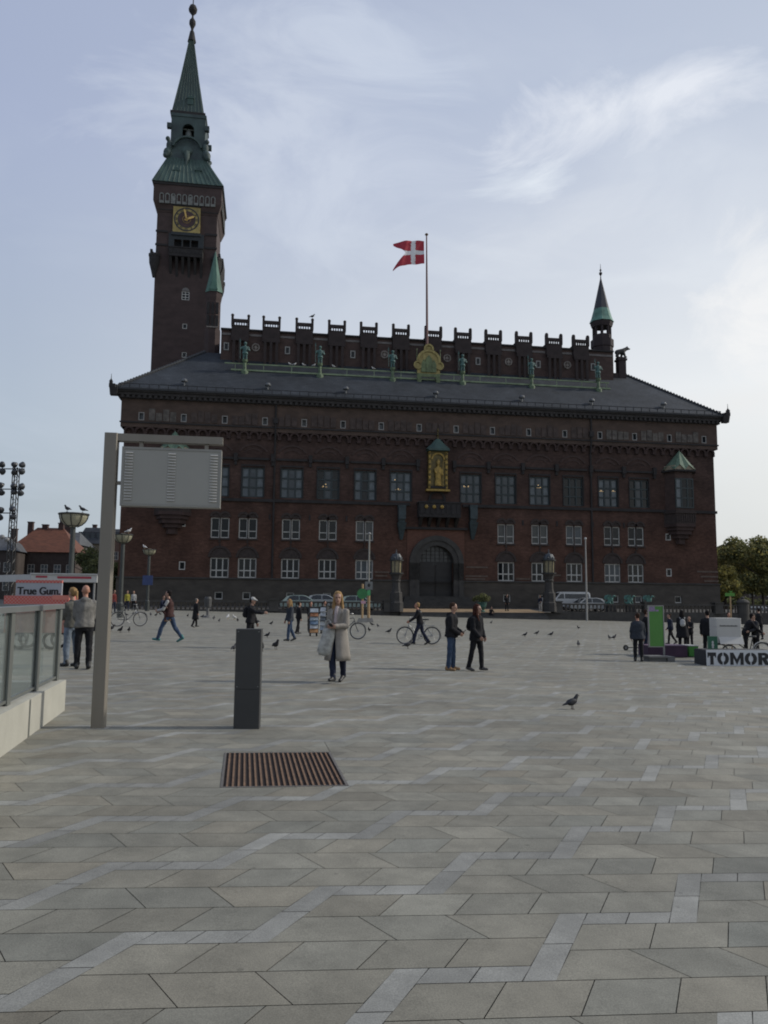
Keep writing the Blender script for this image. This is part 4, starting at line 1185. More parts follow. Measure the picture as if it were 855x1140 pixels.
disc(kr*.60, kr*.66, VT-.352, CLD, 'inner_ring')
disc(kr*.28, kr*.31, VT-.382, GOLD, 'dial_ring')
mb = MB()
strokes = {1: 1, 2: 2, 3: 3, 4: 3, 5: 2, 6: 3, 7: 3, 8: 4, 9: 3, 10: 2, 11: 3, 12: 3}
for h in range(12):
    an = R(90-30*h); n_ = strokes[h if h else 12]
    for j in range(n_):
        off = (j-(n_-1)/2)*kr*.06
        rr, tt = Vector((math.cos(an), 0, math.sin(an))), Vector((-math.sin(an), 0, math.cos(an)))
        p0 = Vector((kc, VT-.365, kz))+rr*kr*.69+tt*off; p1 = Vector((kc, VT-.365, kz))+rr*kr*.82+tt*(off*(.6 if j % 2 else 1.5))
        mb.tube([p0, p1], kr*.018, 5)
mb.build('numerals', CLD, clk)
for nm, an, ln, w_ in (('minute_hand', R(90+13), kr*.86, .13), ('hour_hand', R(25), kr*.66, .17)):
    mb = MB(); d_ = Vector((math.cos(an), 0, math.sin(an))); t_ = Vector((-math.sin(an), 0, math.cos(an))); c_ = Vector((kc, VT-.46, kz))
    q = [c_-d_*kr*.15-t_*w_*.6, c_-d_*kr*.15+t_*w_*.6, c_+d_*ln*.75+t_*w_*.9, c_+d_*ln, c_+d_*ln*.75-t_*w_*.9]
    mb.add(q+[p+Vector((0, .06, 0)) for p in q], [(0, 1, 2, 3, 4), (9, 8, 7, 6, 5)]+[(i, (i+1) % 5, (i+1) % 5+5, i+5) for i in range(5)])
    mb.ball((kc, VT-.45, kz), (.2, .06, .2), 10, 6); mb.build(nm, M('hand_gold', (.55, .36, .10), .4, .2, 4, metal=.3), clk)
mb = MB(); mb.box(ck0-.15, ck1+.15, VT-.5, VT-.003, kz1+.02, kz1+.3); mb.box(ck0-.15, ck1+.15, VT-.45, VT-.003, kz0-.45, kz0-.02); mb.build('clock_ledge', M('blue_slate_trim', (.022, .027, .03)), clk)
# ---- overhanging top stage with pale arcade
ax0, ax1 = F_(169.8, 209)[0], fac(243.6, 212.5, VT-.6)[0]
ov = .55
mb = MB()
mb.frus((tl-.05, tr_+.05, VT-.05, VT+TW+.05), zt0-1.2, (tl-ov, tr_+ov, VT-ov, VT+TW+ov), zt0+.2)
mb.box(tl-ov, tr_+ov, VT-ov, VT+TW+ov, zt0+.203, zt1)
st = mb.build('top_stage', BRICK_TW, tower)
za0, za1 = fac(209, 228.3, VT-ov)[1], fac(209, 216.8, VT-ov)[1]
mb = MB(); n_ = 10; x0, x1 = tl-ov+.75, tr_+ov-.75
PALE = M('pale_arcade', (.15, .155, .145), .9, .3, 2.5)
for k in range(n_):
    c_ = x0+(x1-x0)*(k+.5)/n_; w_ = (x1-x0)/n_*.40
    full = k in (2, 5)
    mb.box(c_-w_, c_+w_, VT-ov-.1, VT-ov-.003, za0, za0+(za1-za0)*.25)
    if full: mb.box(c_-w_*.8, c_+w_*.8, VT-ov-.06, VT-ov-.003, za0+(za1-za0)*.253, za1-w_)
    mb.box(c_-w_, c_-w_*.62, VT-ov-.1, VT-ov-.003, za0+(za1-za0)*.255, za1-w_); mb.box(c_+w_*.62, c_+w_, VT-ov-.1, VT-ov-.003, za0+(za1-za0)*.255, za1-w_)
    mb.archband(c_, za1-w_, w_*.5, w_, VT-ov-.1, VT-ov-.003, 0, 180, 6)
mb.build('arcade', PALE, st)
mb = MB()
for k in range(n_):
    w_ = (x1-x0)/n_*.40; yv = VT+.4+(TW-.8)*(k+.5)/n_
    mb.box(tr_+ov+.003, tr_+ov+.1, yv-w_, yv+w_, za0, za0+.3); mb.box(tr_+ov+.003, tr_+ov+.1, yv-w_*.8, yv-w_*.3, za0+.303, za1)
mb.build('arcade', PALE, st)
mb = MB(); mb.box(tl-ov-.12, tr_+ov+.12, VT-ov-.12, VT+TW+ov+.12, zt1+.003, zt1+.35); mb.build('eaves', DARKT, st)
# ---- copper skirt roof, lantern stage, spire
ve_ = vcen
Fc = lambda px, py: fac(px, py, ve_)
zs0 = zt1+.353
zs1 = fac(210, 180, VT+2)[1]
cs = (Fc(192, 160)[0]+Fc(230.2, 160)[0])/2; hs = (fac(230.2, 160, ve_-2)[0]-fac(192, 160, ve_-2)[0])/2
def sq(c, h, v_=ve_): return (c-h, c+h, v_-h, v_+h)
mb = MB(); mb.frus((tl-ov-.25, tr_+ov+.25, VT-ov-.25, VT+TW+ov+.25), zs0, sq(cs, hs+.35), zs1)
COPR = M('copper_roof', (.034, .064, .054), .7, .3, .5, stretch=(2.5, 2.5, .3), c2=(.052, .094, .08))
sk = mb.build('copper_skirt', COPR, tower)
q0v = Vector((tl-ov-.25, VT-ov-.25, zs0)); q1v = Vector((tr_+ov+.25, VT-ov-.25, zs0)); q2v = Vector((cs+hs+.35, ve_-hs-.35, zs1)); q3v = Vector((cs-hs-.35, ve_-hs-.35, zs1))
mb = MB(); nrm = (q1v-q0v).cross(q3v-q0v).normalized()
for k in range(15):
    t_ = (k+.5)/15; mb.tube([q0v.lerp(q1v, t_)+nrm*.02, q3v.lerp(q2v, t_)+nrm*.02], .05, 4)
mb.build('seam', COPR, sk)
for px in (197.3, 221.3):
    u, z = fac(px, 195, VT+.9); mb = MB()
    mb.box(u-.32, u+.32, VT+.2, VT+2, z-.4, z+.25); mb.prism([(u-.5, z+.253), (u+.5, z+.253), (u, z+.8)], VT+.1, VT+2); mb.build('dormer', COPPER_DARK, sk)
# ornate drum with corner scrolls
zd0, zd1 = zs1, fac(210, 160, ve_-hs)[1]; zl1 = fac(211, 127, ve_-hs)[1]
LAN = M('lantern_copper', (.028, .042, .048), .7, .35, .6, c2=(.045, .075, .07))
mb = MB(); mb.frus(sq(cs, hs+.35), zd0+.003, sq(cs, hs), zd1)
dru = mb.build('drum', LAN, tower)
for sx_q in (-1, 1):
    for sy_q in (-1, 1):
        mb = MB(); c_ = Vector((cs+sx_q*(hs+.12), ve_+sy_q*(hs+.12), 0))
        d_ = Vector((sx_q, sy_q, 0)).normalized()
        mb.ball(c_+d_*.25+Vector((0, 0, zd0+.7)), (.62, .62, .75), 10, 8); mb.ball(c_-d_*.05+Vector((0, 0, zd0+1.9)), (.5, .5, .8), 10, 8); mb.ball(c_+d_*.55+Vector((0, 0, zd0+.2)), (.42, .42, .4), 10, 8)
        mb.ball(c_+d_*.3+Vector((0, 0, zd0+2.8)), (.35, .35, .35), 10, 8)
        mb.blob('scroll', LAN, .11, dru)
mb = MB()   # garlanded cartouche in the middle of the front
y_ = ve_-hs-.45
mb.archband(cs, zd0+1.2, 1.9, 2.15, y_-.2, y_+.2, 15, 165, 10); mb.ball((cs, y_, zd0+1.2), (.75, .25, .6), 10, 6); mb.tube([(cs, y_-.05, zd0+.9), (cs+.05, y_-.25, zd0-.4), (cs, y_-.45, zd0-1.3)], [.45, .28, .1], 8)
mb.build('cartouche', M('cartouche_copper', (.04, .065, .06), .7, .35, 1.2), dru)
# lantern stage with the bell
zo0, zo1 = fac(210.5, 154.5, ve_-hs)[1], fac(210.5, 138, ve_-hs)[1]; ho = .82
mb = MB(); wall_with_holes(mb, cs-hs, cs+hs, zd1+.003, zl1-.5, [(cs-ho, cs+ho, zo0, zo1)], y=ve_-hs, dep=.5)
mb.add([(cs-hs, ve_-hs, zd1), (cs-hs, ve_+hs, zd1), (cs-hs, ve_+hs, zl1-.5), (cs-hs, ve_-hs, zl1-.5), (cs+hs, ve_-hs, zd1), (cs+hs, ve_+hs, zd1), (cs+hs, ve_+hs, zl1-.5), (cs+hs, ve_-hs, zl1-.5)], [(0, 1, 2, 3), (4, 5, 6, 7), (1, 5, 6, 2)])
for s_ in (-1, 1): mb.prism([(cs+s_*ho, zo1)]+[(cs+s_*ho*math.cos(R(a)), zo1-ho+ho*math.sin(R(a))) for a in range(0, 91, 15)], ve_-hs+.003, ve_-hs+.4)
mb.box(cs-hs-.1, cs+hs+.1, ve_-hs-.1, ve_+hs+.1, zl1-.5, zl1-.05)
for s_ in (-1, 1):
    for q_ in (-1, 1): mb.box(cs+s_*(hs+.25)-.3, cs+s_*(hs+.25)+.3, ve_+q_*(hs)-.3, ve_+q_*hs+.3, (zo0+zo1)/2+.2, (zo0+zo1)/2+.9)
mb.build('lantern', LAN, tower, fix=False)
mb = MB(); mb.box(cs-hs+.3, cs+hs-.3, ve_+.5, ve_+.6, zd1, zl1-.6); mb.build('lantern_back', M('opening_dark', (.006, .006, .007)), tower)
mb = MB(); mb.lathe((cs, ve_-hs+.75, zo0+.35), [(.72, 0), (.55, .25), (.45, .9), (.3, 1.2), (.05, 1.35)], 14); mb.tube([(cs-1.2, ve_-hs+.75, zo0+1.8), (cs+1.2, ve_-hs+.75, zo0+1.8)], .12, 6); mb.build('bell', M('bell_bronze', (.09, .10, .09), .5, .3, 3, metal=.3), tower)
# spire
csp = (Fc(193.3, 122)[0]+Fc(229.5, 122)[0])/2; hsp = (fac(229.3, 122, ve_-2)[0]-fac(193.4, 122, ve_-2)[0])/2
zp0 = zl1; zp1 = Fc(213.6, 44)[1]; up_ = Fc(213.6, 44)[0]
mb = MB(); mb.frus(sq(csp, hsp+.2), zp0-.047, sq(csp, hsp+.2), zp0+.35); mb.build('spire_cornice', DARKT, tower)
mb = MB(); mb.frus(sq(csp, hsp), zp0+.353, sq(csp*.55+up_*.45, hsp*.60), zp0+(zp1-zp0)*.45)
mb.frus(sq(csp*.55+up_*.45, hsp*.60), zp0+(zp1-zp0)*.45+.002, sq(up_, .32), zp1)
spr = mb.build('spire', M('spire_copper', (.034, .054, .052), .7, .3, .5, stretch=(3, 3, .3), c2=(.05, .08, .074)), tower)
mb = MB()
for k in range(9):
    t_ = -.9+1.8*k/8; mb.tube([(csp+hsp*t_, ve_-hsp-.02, zp0+.4), (up_+.3*t_, ve_-.34, zp1)], .05, 4)
mb.build('seam', COPR, spr)
u, z = fac(212, 113, ve_-hsp*.9); mb = MB(); mb.box(u-.4, u+.4, ve_-hsp*.95, ve_, z-.5, z+.4); mb.prism([(u-.5, z+.4), (u+.5, z+.4), (u, z+.9)], ve_-hsp, ve_); mb.build('dormer', COPPER_DARK, spr)
zb1 = Fc(214.3, 25.7)[1]; zb2 = Fc(214.7, 11)[1]; uf_ = Fc(214.3, 25)[0]
mb = MB(); mb.lathe(((up_+uf_)/2, ve_, 0), [(.62, zp1-.4), (.5, zp1+.2), (.32, zp1+1.2), (.18, zb1-1.2), (.2, zb1-.9), (.48, zb1-.2), (.46, zb1+.3), (.16, zb1+.8), (.12, zb2-1.0), (.2, zb2-.8), (.58, zb2-.3), (.64, zb2+.1), (.45, zb2+.6), (.08, zb2+.75), (.06, zb2+2.5), (.02, zb2+6)], 10); mb.build('finial', DARKT, tower)
# ================================================================== TERRACE, BALUSTRADE, THINGS IN FRONT OF THE HALL
TF, TZ0, TZ1 = EDGE_V, .15, .52
OCHRE = M('terrace_ochre', (.235, .165, .095), .95, .18, .6, c2=(.28, .20, .12))  # ochre for the middle strip, brighter than the terrace around it
hm = Matrix.Translation((OX, OY, 0)) @ Matrix.Rotation(TH, 4, 'Z')
s0, s1 = fac(446, 684, TF)[0], fac(606, 684, TF)[0]
mb = MB(); mb.x = hm
mb.add([(-37, TF+.45, TZ0), (39, TF+.45, TZ0), (39, -.1, TZ1), (-37, -.1, TZ1)], [(0, 1, 2, 3)])
tag(mb.build('terrace', M('terrace_asphalt', (.05, .048, .046), .9, .25, .5), fix=False), kind='structure')
mb = MB(); mb.x = hm; q0_, q1_ = s0-.6, s1+.4
mb.add([(q0_, TF+.46, TZ0+.006), (q1_, TF+.46, TZ0+.006), (q1_, -2.7, TZ1-.10), (q0_, -2.7, TZ1-.10)], [(0, 1, 2, 3)])
tag(mb.build('forecourt_strip', OCHRE, fix=False), kind='structure')
mb = MB(); mb.x = hm; mb.box(-37, s0, TF, TF+.448, -2.2, TZ0+.004); mb.box(s1, 39, TF, TF+.448, -2.2, TZ0+.004)
tag(mb.build('terrace_wall', STONE_DK), kind='structure')
mb = MB(); mb.x = hm; ns = 5; zlow = -.62
for k in range(ns):
    mb.box(s0-.1, s1+.1, TF-1.7+k*.42, TF+.446, zlow-.6 if k == 0 else zlow+(TZ0-zlow)*k/ns+.001, zlow+(TZ0-zlow)*(k+1)/ns)
tag(mb.build('terrace_steps', M('step_granite', (.048, .047, .045), .85, .3, 1.5)), kind='structure')
# street beside and beyond the hall
mb = MB()
mb.x = hm; mb.add([(36.5, -60, -1.02), (120, -60, -2.4), (120, 150, -2.4), (36.5, 150, -.9)], [(0, 1, 2, 3)]); mb.add([(-120, -3, .95), (-35, -3, .45), (-35, 150, .5), (-120, 150, 1.2)], [(0, 1, 2, 3)])
tag(mb.build('street', M('asphalt', (.06, .06, .062), .9, .25, .4), fix=False), kind='structure')

BAL = M('balustrade_stone', (.050, .047, .043), .9, .3, 1.2)
def balustrade(label, a, b_, ends):
    t = thing('stone_balustrade', label, 'balustrade', hall(a, TF+.22, TZ0+.006), TH)
    L_ = b_-a; ht = .98
    mb = MB(); mb.box(0, L_, -.19, .19, 0, .14); mb.build('plinth_rail', BAL, t)
    mb = MB(); mb.box(0, L_, -.2, .2, ht-.16, ht); mb.build('handrail', BAL, t)
    n_ = int(L_/.42)
    mb = MB()
    for k in range(n_):
        x = (k+.5)*L_/n_
        if any(abs(x-(e_-a)) < .55 for e_ in ends): continue
        mb.lathe((x, 0, 0), [(.075, .142), (.105, .3), (.06, .52), (.085, .75), (.085, ht-.162)], 8)
    mb.build('baluster_row', M('baluster_stone', (.072, .063, .053), .9, .3, 1.5), t)['kind'] = 'stuff'
    for e_ in ends:
        mb = MB(); mb.box(e_-a-.45, e_-a+.45, -.42, .42, -.0, ht+.12); mb.box(e_-a-.52, e_-a+.52, -.5, .5, ht+.123, ht+.25); mb.build('pier', BAL, t)
ul, ur = fac(441.5, 680, TF)[0], fac(611.7, 680, TF)[0]
balustrade('long dark stone balustrade before the hall, left of the entrance steps', -35, ul-.4, [-35.0, -17, ul-.85])
balustrade('long dark stone balustrade before the hall, right of the entrance steps', ur+.4, 37.4, [ur+.85, 22, 30])
# round end pier at the far right
e_ = thing('stone_pier', 'squat round dark stone pier ending the balustrade on the right', 'pier', hall(fac(828, 680, TF)[0], TF+.1, -1.1), TH)
mb = MB(); mb.lathe((0, 0, 0), [(.62, 0), (.62, 2.35), (.7, 2.4), (.7, 2.55), (.5, 2.75), (.05, 2.85)], 16); mb.build('shaft', BAL, e_)
mb = MB(); mb.ball((0, 0, 2.95), .18, 10, 8); mb.build('knob', BAL, e_)

# lantern posts on the piers by the steps
LGL = M('lantern_glass', (.19, .16, .085), .35, .3, 4, c2=(.24, .20, .11))
def lantern_post(px, label):
    u = fac(px, 650, TF)[0]; z = lambda py: fac(px, py, TF)[1]
    base = z(681); t = thing('lantern_post', label, 'lantern post', hall(u, TF+.1, base), TH, 'lantern posts flanking the entrance steps')
    k = base; yt, yd, yg1, yg0 = (z(611.5)-k, z(616.5)-k, z(624.5)-k, z(637.5)-k)
    mb = MB(); mb.lathe((0, 0, 0), [(.75, 0), (.75, .9), (.66, 1.0), (.62, 1.9), (.5, 2.0), (.44, 2.3), (.40, yg0-1.0), (.5, yg0-.8), (.42, yg0-.7), (.55, yg0-.35), (.72, yg0-.12)], 8, rot=R(22.5)); mb.build('column', M('lantern_stone', (.034, .032, .03), .85, .3, 2), t)
    mb = MB(); mb.lathe((0, 0, 0), [(.52, yg0), (.55, yg1)], 8, rot=R(22.5)); mb.build('glass', LGL, t)
    mb = MB()
    for a in range(8):
        c_, s_ = math.cos(R(45*a+22.5)), math.sin(R(45*a+22.5)); mb.tube([(.54*c_, .54*s_, yg0), (.57*c_, .57*s_, yg1)], .045, 6)
    mb.lathe((0, 0, 0), [(.75, yg0-.118), (.75, yg0-.003)], 8, rot=R(22.5)); mb.lathe((0, 0, 0), [(.75, yg1+.003), (.75, yg1+.14)], 8, rot=R(22.5)); mb.build('cage', BLACKM, t)
    mb = MB(); mb.lathe((0, 0, 0), [(.58, yg1+.142), (.56, yg1+.35), (.40, yg1+.7), (.2, yd), (.07, yd+.1), (.04, yt)], 12)
    for a in range(0, 360, 60): mb.ball((.5*math.cos(R(a)), .5*math.sin(R(a)), yg1+.3), .13, 8, 6)
    mb.build('dome', M('lantern_dome', (.05, .058, .066), .5, .4, 3, metal=.3), t)
lantern_post(441.2, 'stone lantern post left of the entrance steps, beside the thin signal pole')
lantern_post(611.7, 'stone lantern post right of the entrance steps, beside the parked van')

# roof statues
GRN = M('statue_bronze', (.040, .095, .09), .7, .4, 2.5, c2=(.065, .14, .13))
PGOLD = M('pedestal_green_gold', (.085, .125, .07), .7, .4, 2.5)
def statue_base():
    t = thing('guard_statue', 'x', 'statue', (0, 0, 0), TH, 'bronze guard statues along the roof')
    mb = MB(); mb.lathe((0, 0, 0), [(.42, -.7), (.42, .1), (.3, .18), (.2, .3), (.17, 1.1), (.3, 1.3), (.34, 1.5)], 10); mb.build('pedestal', PGOLD, t)
    mb = MB(); z = 1.5
    for s_ in (-1, 1):
        mb.cap((s_*.17, 0, z+.08), (s_*.14, 0, z+.5), .11, .12); mb.cap((s_*.14, 0, z+.5), (s_*.12, 0, z+.98), .13, .18); mb.ball((s_*.18, -.1, z+.07), (.1, .18, .07))
    mb.loft([((0, 0, z+.7), .36, .27), ((0, 0, z+1.0), .28, .22), ((0, 0, z+1.3), .34, .24), ((0, 0, z+1.55), .36, .22), ((0, 0, z+1.66), .15, .14)], 14)
    mb.cap((0, 0, z+1.6), (0, 0, z+1.8), .09, .09); mb.ball((0, -.02, z+1.92), (.14, .16, .18))
    mb.loft([((0, 0, z+1.95), .22, .23), ((0, 0, z+2.0), .19, .2), ((0, 0, z+2.14), .1, .1)], 12)
    mb.cap((.36, 0, z+1.5), (.5, -.05, z+1.12), .11, .09); mb.cap((.5, -.05, z+1.12), (.3, -.3, z+1.2), .085, .075)
    mb.cap((-.36, 0, z+1.5), (-.52, -.1, z+1.18), .11, .09); mb.cap((-.52, -.1, z+1.18), (-.55, -.4, z+1.3), .085, .075)
    mb.blob('figure', GRN, .035, t)
    mb = MB(); mb.tube([(-.55, -.42, z+.0), (-.58, -.42, z+2.0)], .03, 6); mb.prism([(-.66, z+2.0), (-.5, z+2.0), (-.58, z+2.45)], -.44, -.40); mb.build('halberd', GRN, t)
    return t
st_ = None
for k, (px, py0, ps, lb) in enumerate(((272.3, 414.5, 1, 'green bronze guard statue on the roof, nearest the clock tower'), (356, 418.5, 1, 'green bronze guard statue on the roof, second from the clock tower'),
        (437, 423, 1, 'green bronze guard statue on the roof, just left of the golden crest'), (515, 427, 1, 'green bronze guard statue on the roof, just right of the golden crest'),
        (592, 431, 1, 'green bronze guard statue on the roof, second from the slim right turret'), (666.3, 434.5, 1, 'green bronze guard statue on the roof, nearest the slim right turret'))):
    u, z = fac(px, py0, vr-.35)
    zz = ze+(vr-.35-ve)*slope
    p = hall(u, vr-.35, max(z, zz))
    if st_ is None: st_ = statue_base(); st_.location = p; st_['label'] = lb
    else: copy_tree(st_, p, label=lb)
st_kids = None
# bear on the gable pier
br = thing('bear_statue', 'small dark bear statue prowling on the right gable pier', 'statue', hall(BEAR[0], BEAR[1], BEAR[2]+.003), TH)
mb = MB()
mb.cap((-.45, 0, .72), (.30, 0, .92), .36, .36); mb.cap((.30, 0, .95), (.72, 0, 1.22), .33, .25); mb.ball((.92, 0, 1.30), (.27, .23, .23)); mb.cap((1.02, 0, 1.27), (1.27, 0, 1.27), .14, .10)
for x, fx, s_ in ((-.5, -.72, -1), (-.42, -.25, 1), (.35, .55, -1), (.28, .12, 1)):
    mb.cap((x, s_*.17, .62), (fx, s_*.2, .12), .20, .13); mb.ball((fx+.08, s_*.2, .09), (.2, .13, .09))
for s_ in (-1, 1): mb.ball((.86, s_*.16, 1.52), .08)
mb.blob('body', M('bear_dark', (.02, .02, .02), .7, .3, 3), .045, br)
mb = MB(); mb.box(-.6, .7, -.35, .35, -.0, .05); mb.build('base', DARKT, br)

# flagpole and flag
fp = thing('flagpole', 'tall reddish brown flagpole rising above the golden crest', 'flagpole', hall(fac(475.6, 385, VB-1.2)[0], VB-1.2, ze+(VB-1.2-ve)*slope-.1), TH)
zt_ = fac(474.2, 262, VB-1.2)[1]-fp.location.z
mb = MB(); mb.tube([(0, 0, 0), (-.05, 0, zt_*.5), (-.12, 0, zt_)], [.17, .14, .08], 10); mb.build('pole', M('pole_red', (.12, .055, .05), .6, .25, .4, stretch=(1, 1, .3)), fp)
mb = MB(); mb.ball((-.12, 0, zt_+.12), (.22, .22, .16)); mb.build('pole_ball', M('pole_ball', (.12, .08, .05), .5, .2, 3), fp)
ft0 = fac(472.6, 268, VB-1.2); ft1 = fac(472.6, 294, VB-1.2)
fl = thing('flag', 'red swallow-tailed flag with a white cross flying from the roof pole', 'flag', hall(ft0[0]-.03, VB-1.2, (ft0[1]+ft1[1])/2), TH)
Hf = ft0[1]-ft1[1]
Lf = (fac(472.6, 280, VB-1.2)[0]-fac(438.3, 280, VB-1.2)[0])
FRED = M('flag_red', (.33, .028, .045), .85, .12, 2); FWHT = M('flag_white', (.60, .60, .62), .85, .06, 2)
vs = []; nx, nz_ = 36, 24; mats_ = []
def flagpt(s_, t_):
    # s 0 at the hoist .. 1 at the tip; t -1 bottom .. 1 top
    x = -s_*Lf
    y = .32*math.sin(s_*7.5+t_*.5)*(.25+s_)+.1*math.sin(s_*15+t_*2)
    z = t_*Hf/2-.75*s_*s_*1.1+.10*math.sin(s_*9)*s_
    z += -.35*max(0, s_-.55)*2*(1 if t_ < 0 else -.55)
    return (x, y, z)
fs = []; mi_ = []
def fend(t_): return 1.0 if abs(t_) > .86 else .62+.38*(abs(t_)/.86)
for i in range(nx+1):
    for j in range(nz_+1):
        t_ = -1+2*j/nz_; vs.append(flagpt(fend(t_)*i/nx, t_))
for i in range(nx):
    for j in range(nz_):
        t_ = -1+2*(j+.5)/nz_; s_ = fend(t_)*(i+.5)/nx
        fs.append((i*(nz_+1)+j, (i+1)*(nz_+1)+j, (i+1)*(nz_+1)+j+1, i*(nz_+1)+j+1)); mi_.append(1 if abs(t_) < .17 or .285 < s_ < .43 else 0)
mb = MB(); mb.add(vs, fs); mb.mi = mi_
mb.build('cloth', [FRED, FWHT], fl, smooth=True, fix=False)

# dragons on the terrace
def dragon(p, label, src=None):
    if src: return copy_tree(src, p, label=label)
    t = thing('bronze_dragon', label, 'dragon sculpture', p, TH, 'green bronze dragons on the terrace')
    mb = MB(); mb.box(-.5, .5, -.3, .3, -.5, .3); mb.build('plinth', STONE_DK, t)
    mb = MB()
    mb.cap((-.25, 0, .5), (.1, 0, .85), .2, .17); mb.cap((.1, 0, .85), (.28, 0, 1.15), .12, .09); mb.ball((.38, 0, 1.2), (.18, .1, .1)); mb.cap((.42, 0, 1.18), (.58, 0, 1.12), .06, .04)
    for s_ in (-1, 1):
        mb.cap((.1, s_*.1, .75), (.22, s_*.13, .35), .07, .05); mb.cap((-.2, s_*.13, .5), (-.05, s_*.2, .35), .1, .06)
    mb.cap((-.35, 0, .42), (-.62, 0, .5), .09, .07); mb.cap((-.62, 0, .5), (-.68, 0, .85), .07, .04)
    mb.blob('body', M('dragon_green', (.045, .13, .11), .7, .4, 4, c2=(.08, .2, .17)), .03, t)
    for s_ in (-1, 1):
        q = MB(); q.add([(.05, s_*.12, .8), (-.1, s_*.3, 1.35), (-.5, s_*.36, 1.25), (-.62, s_*.3, .95), (-.35, s_*.22, .8), (-.2, s_*.14, .65)], [(0, 1, 2, 5), (2, 3, 4, 5)]); q.build('wing', M('dragon_green', (.045, .13, .11)), t)
    return t
dr0 = None
for px, py, lb in ((680, 671, 'green bronze dragon on the terrace beside the drainpipe foot'), (702, 672, 'green bronze dragon on the terrace, middle one of three'), (723, 672.5, 'green bronze dragon on the terrace, nearest the right corner')):
    u, z = fac(px, py, -6.5); o = dragon(hall(u, -6.5, .75), lb, dr0); dr0 = dr0 or o

# planted urn
u, z = fac(537.5, 682, TF+.9)
ur_ = thing('planter', 'green urn planter with a leafy shrub at the top of the steps', 'planter', hall(u, TF+1.2, TZ0+.02), TH)
mb = MB(); mb.lathe((0, 0, 0), [(.32, 0), (.36, .08), (.22, .2), (.42, .55), (.52, .95), (.56, 1.0), (.5, 1.02), (.45, .9)], 14); mb.build('urn', M('urn_green', (.03, .085, .07), .6, .3, 3), ur_)
def leafcloud(mb, c, r, n, size, mats=1, shape=None):
    for _ in range(n):
        while True:
            p = Vector((random.uniform(-1, 1), random.uniform(-1, 1), random.uniform(-1, 1)))
            if .25 < p.length < 1: break
        d = p.normalized(); p = Vector((c[0]+p.x*r[0], c[1]+p.y*r[1], c[2]+p.z*r[2]))
        a = (d+Vector((random.gauss(0, .6), random.gauss(0, .6), random.gauss(0, .6)))).normalized()
        b = a.cross(Vector((random.gauss(0, 1), random.gauss(0, 1), random.gauss(0, 1)))).normalized(); c2_ = a.cross(b)
        s_ = size*random.uniform(.6, 1.4)
        mb.m = random.randrange(mats)
        mb.add([p-b*s_*.5, p+c2_*s_*.45+a*s_*.1, p+b*s_*.5, p-c2_*s_*.45+a*s_*.1], [(0, 1, 2, 3)])
LEAF1 = M('leaf_dark', (.09, .105, .045), .8, .4, 3); LEAF2 = M('leaf_mid', (.17, .175, .066), .8, .4, 3); LEAF3 = M('leaf_autumn', (.27, .24, .08), .8, .4, 3); LEAF4 = M('leaf_yellow', (.36, .31, .08), .8, .3, 3)
for m_ in (LEAF1, LEAF2, LEAF3, LEAF4):
    N_ = m_.node_tree.nodes; L_ = m_.node_tree.links; b_ = N_['Principled BSDF']; tl_ = N_.new('ShaderNodeBsdfTranslucent'); mx_ = N_.new('ShaderNodeMixShader'); mx_.inputs[0].default_value = .4
    L_.new(b_.inputs['Base Color'].links[0].from_socket, tl_.inputs[0]); L_.new(b_.outputs[0], mx_.inputs[1]); L_.new(tl_.outputs[0], mx_.inputs[2]); L_.new(mx_.outputs[0], N_['Material Output'].inputs[0])
mb = MB()
for x, z, r in ((-.45, 1.45, .4), (.1, 1.6, .48), (.55, 1.4, .38), (.05, 1.25, .4), (-.8, 1.3, .25)): leafcloud(mb, (x, 0, z), (r, r*.8, r*.8), 160, .13, 2)
mb.build('shrub', [LEAF1, LEAF2], ur_, fix=False)

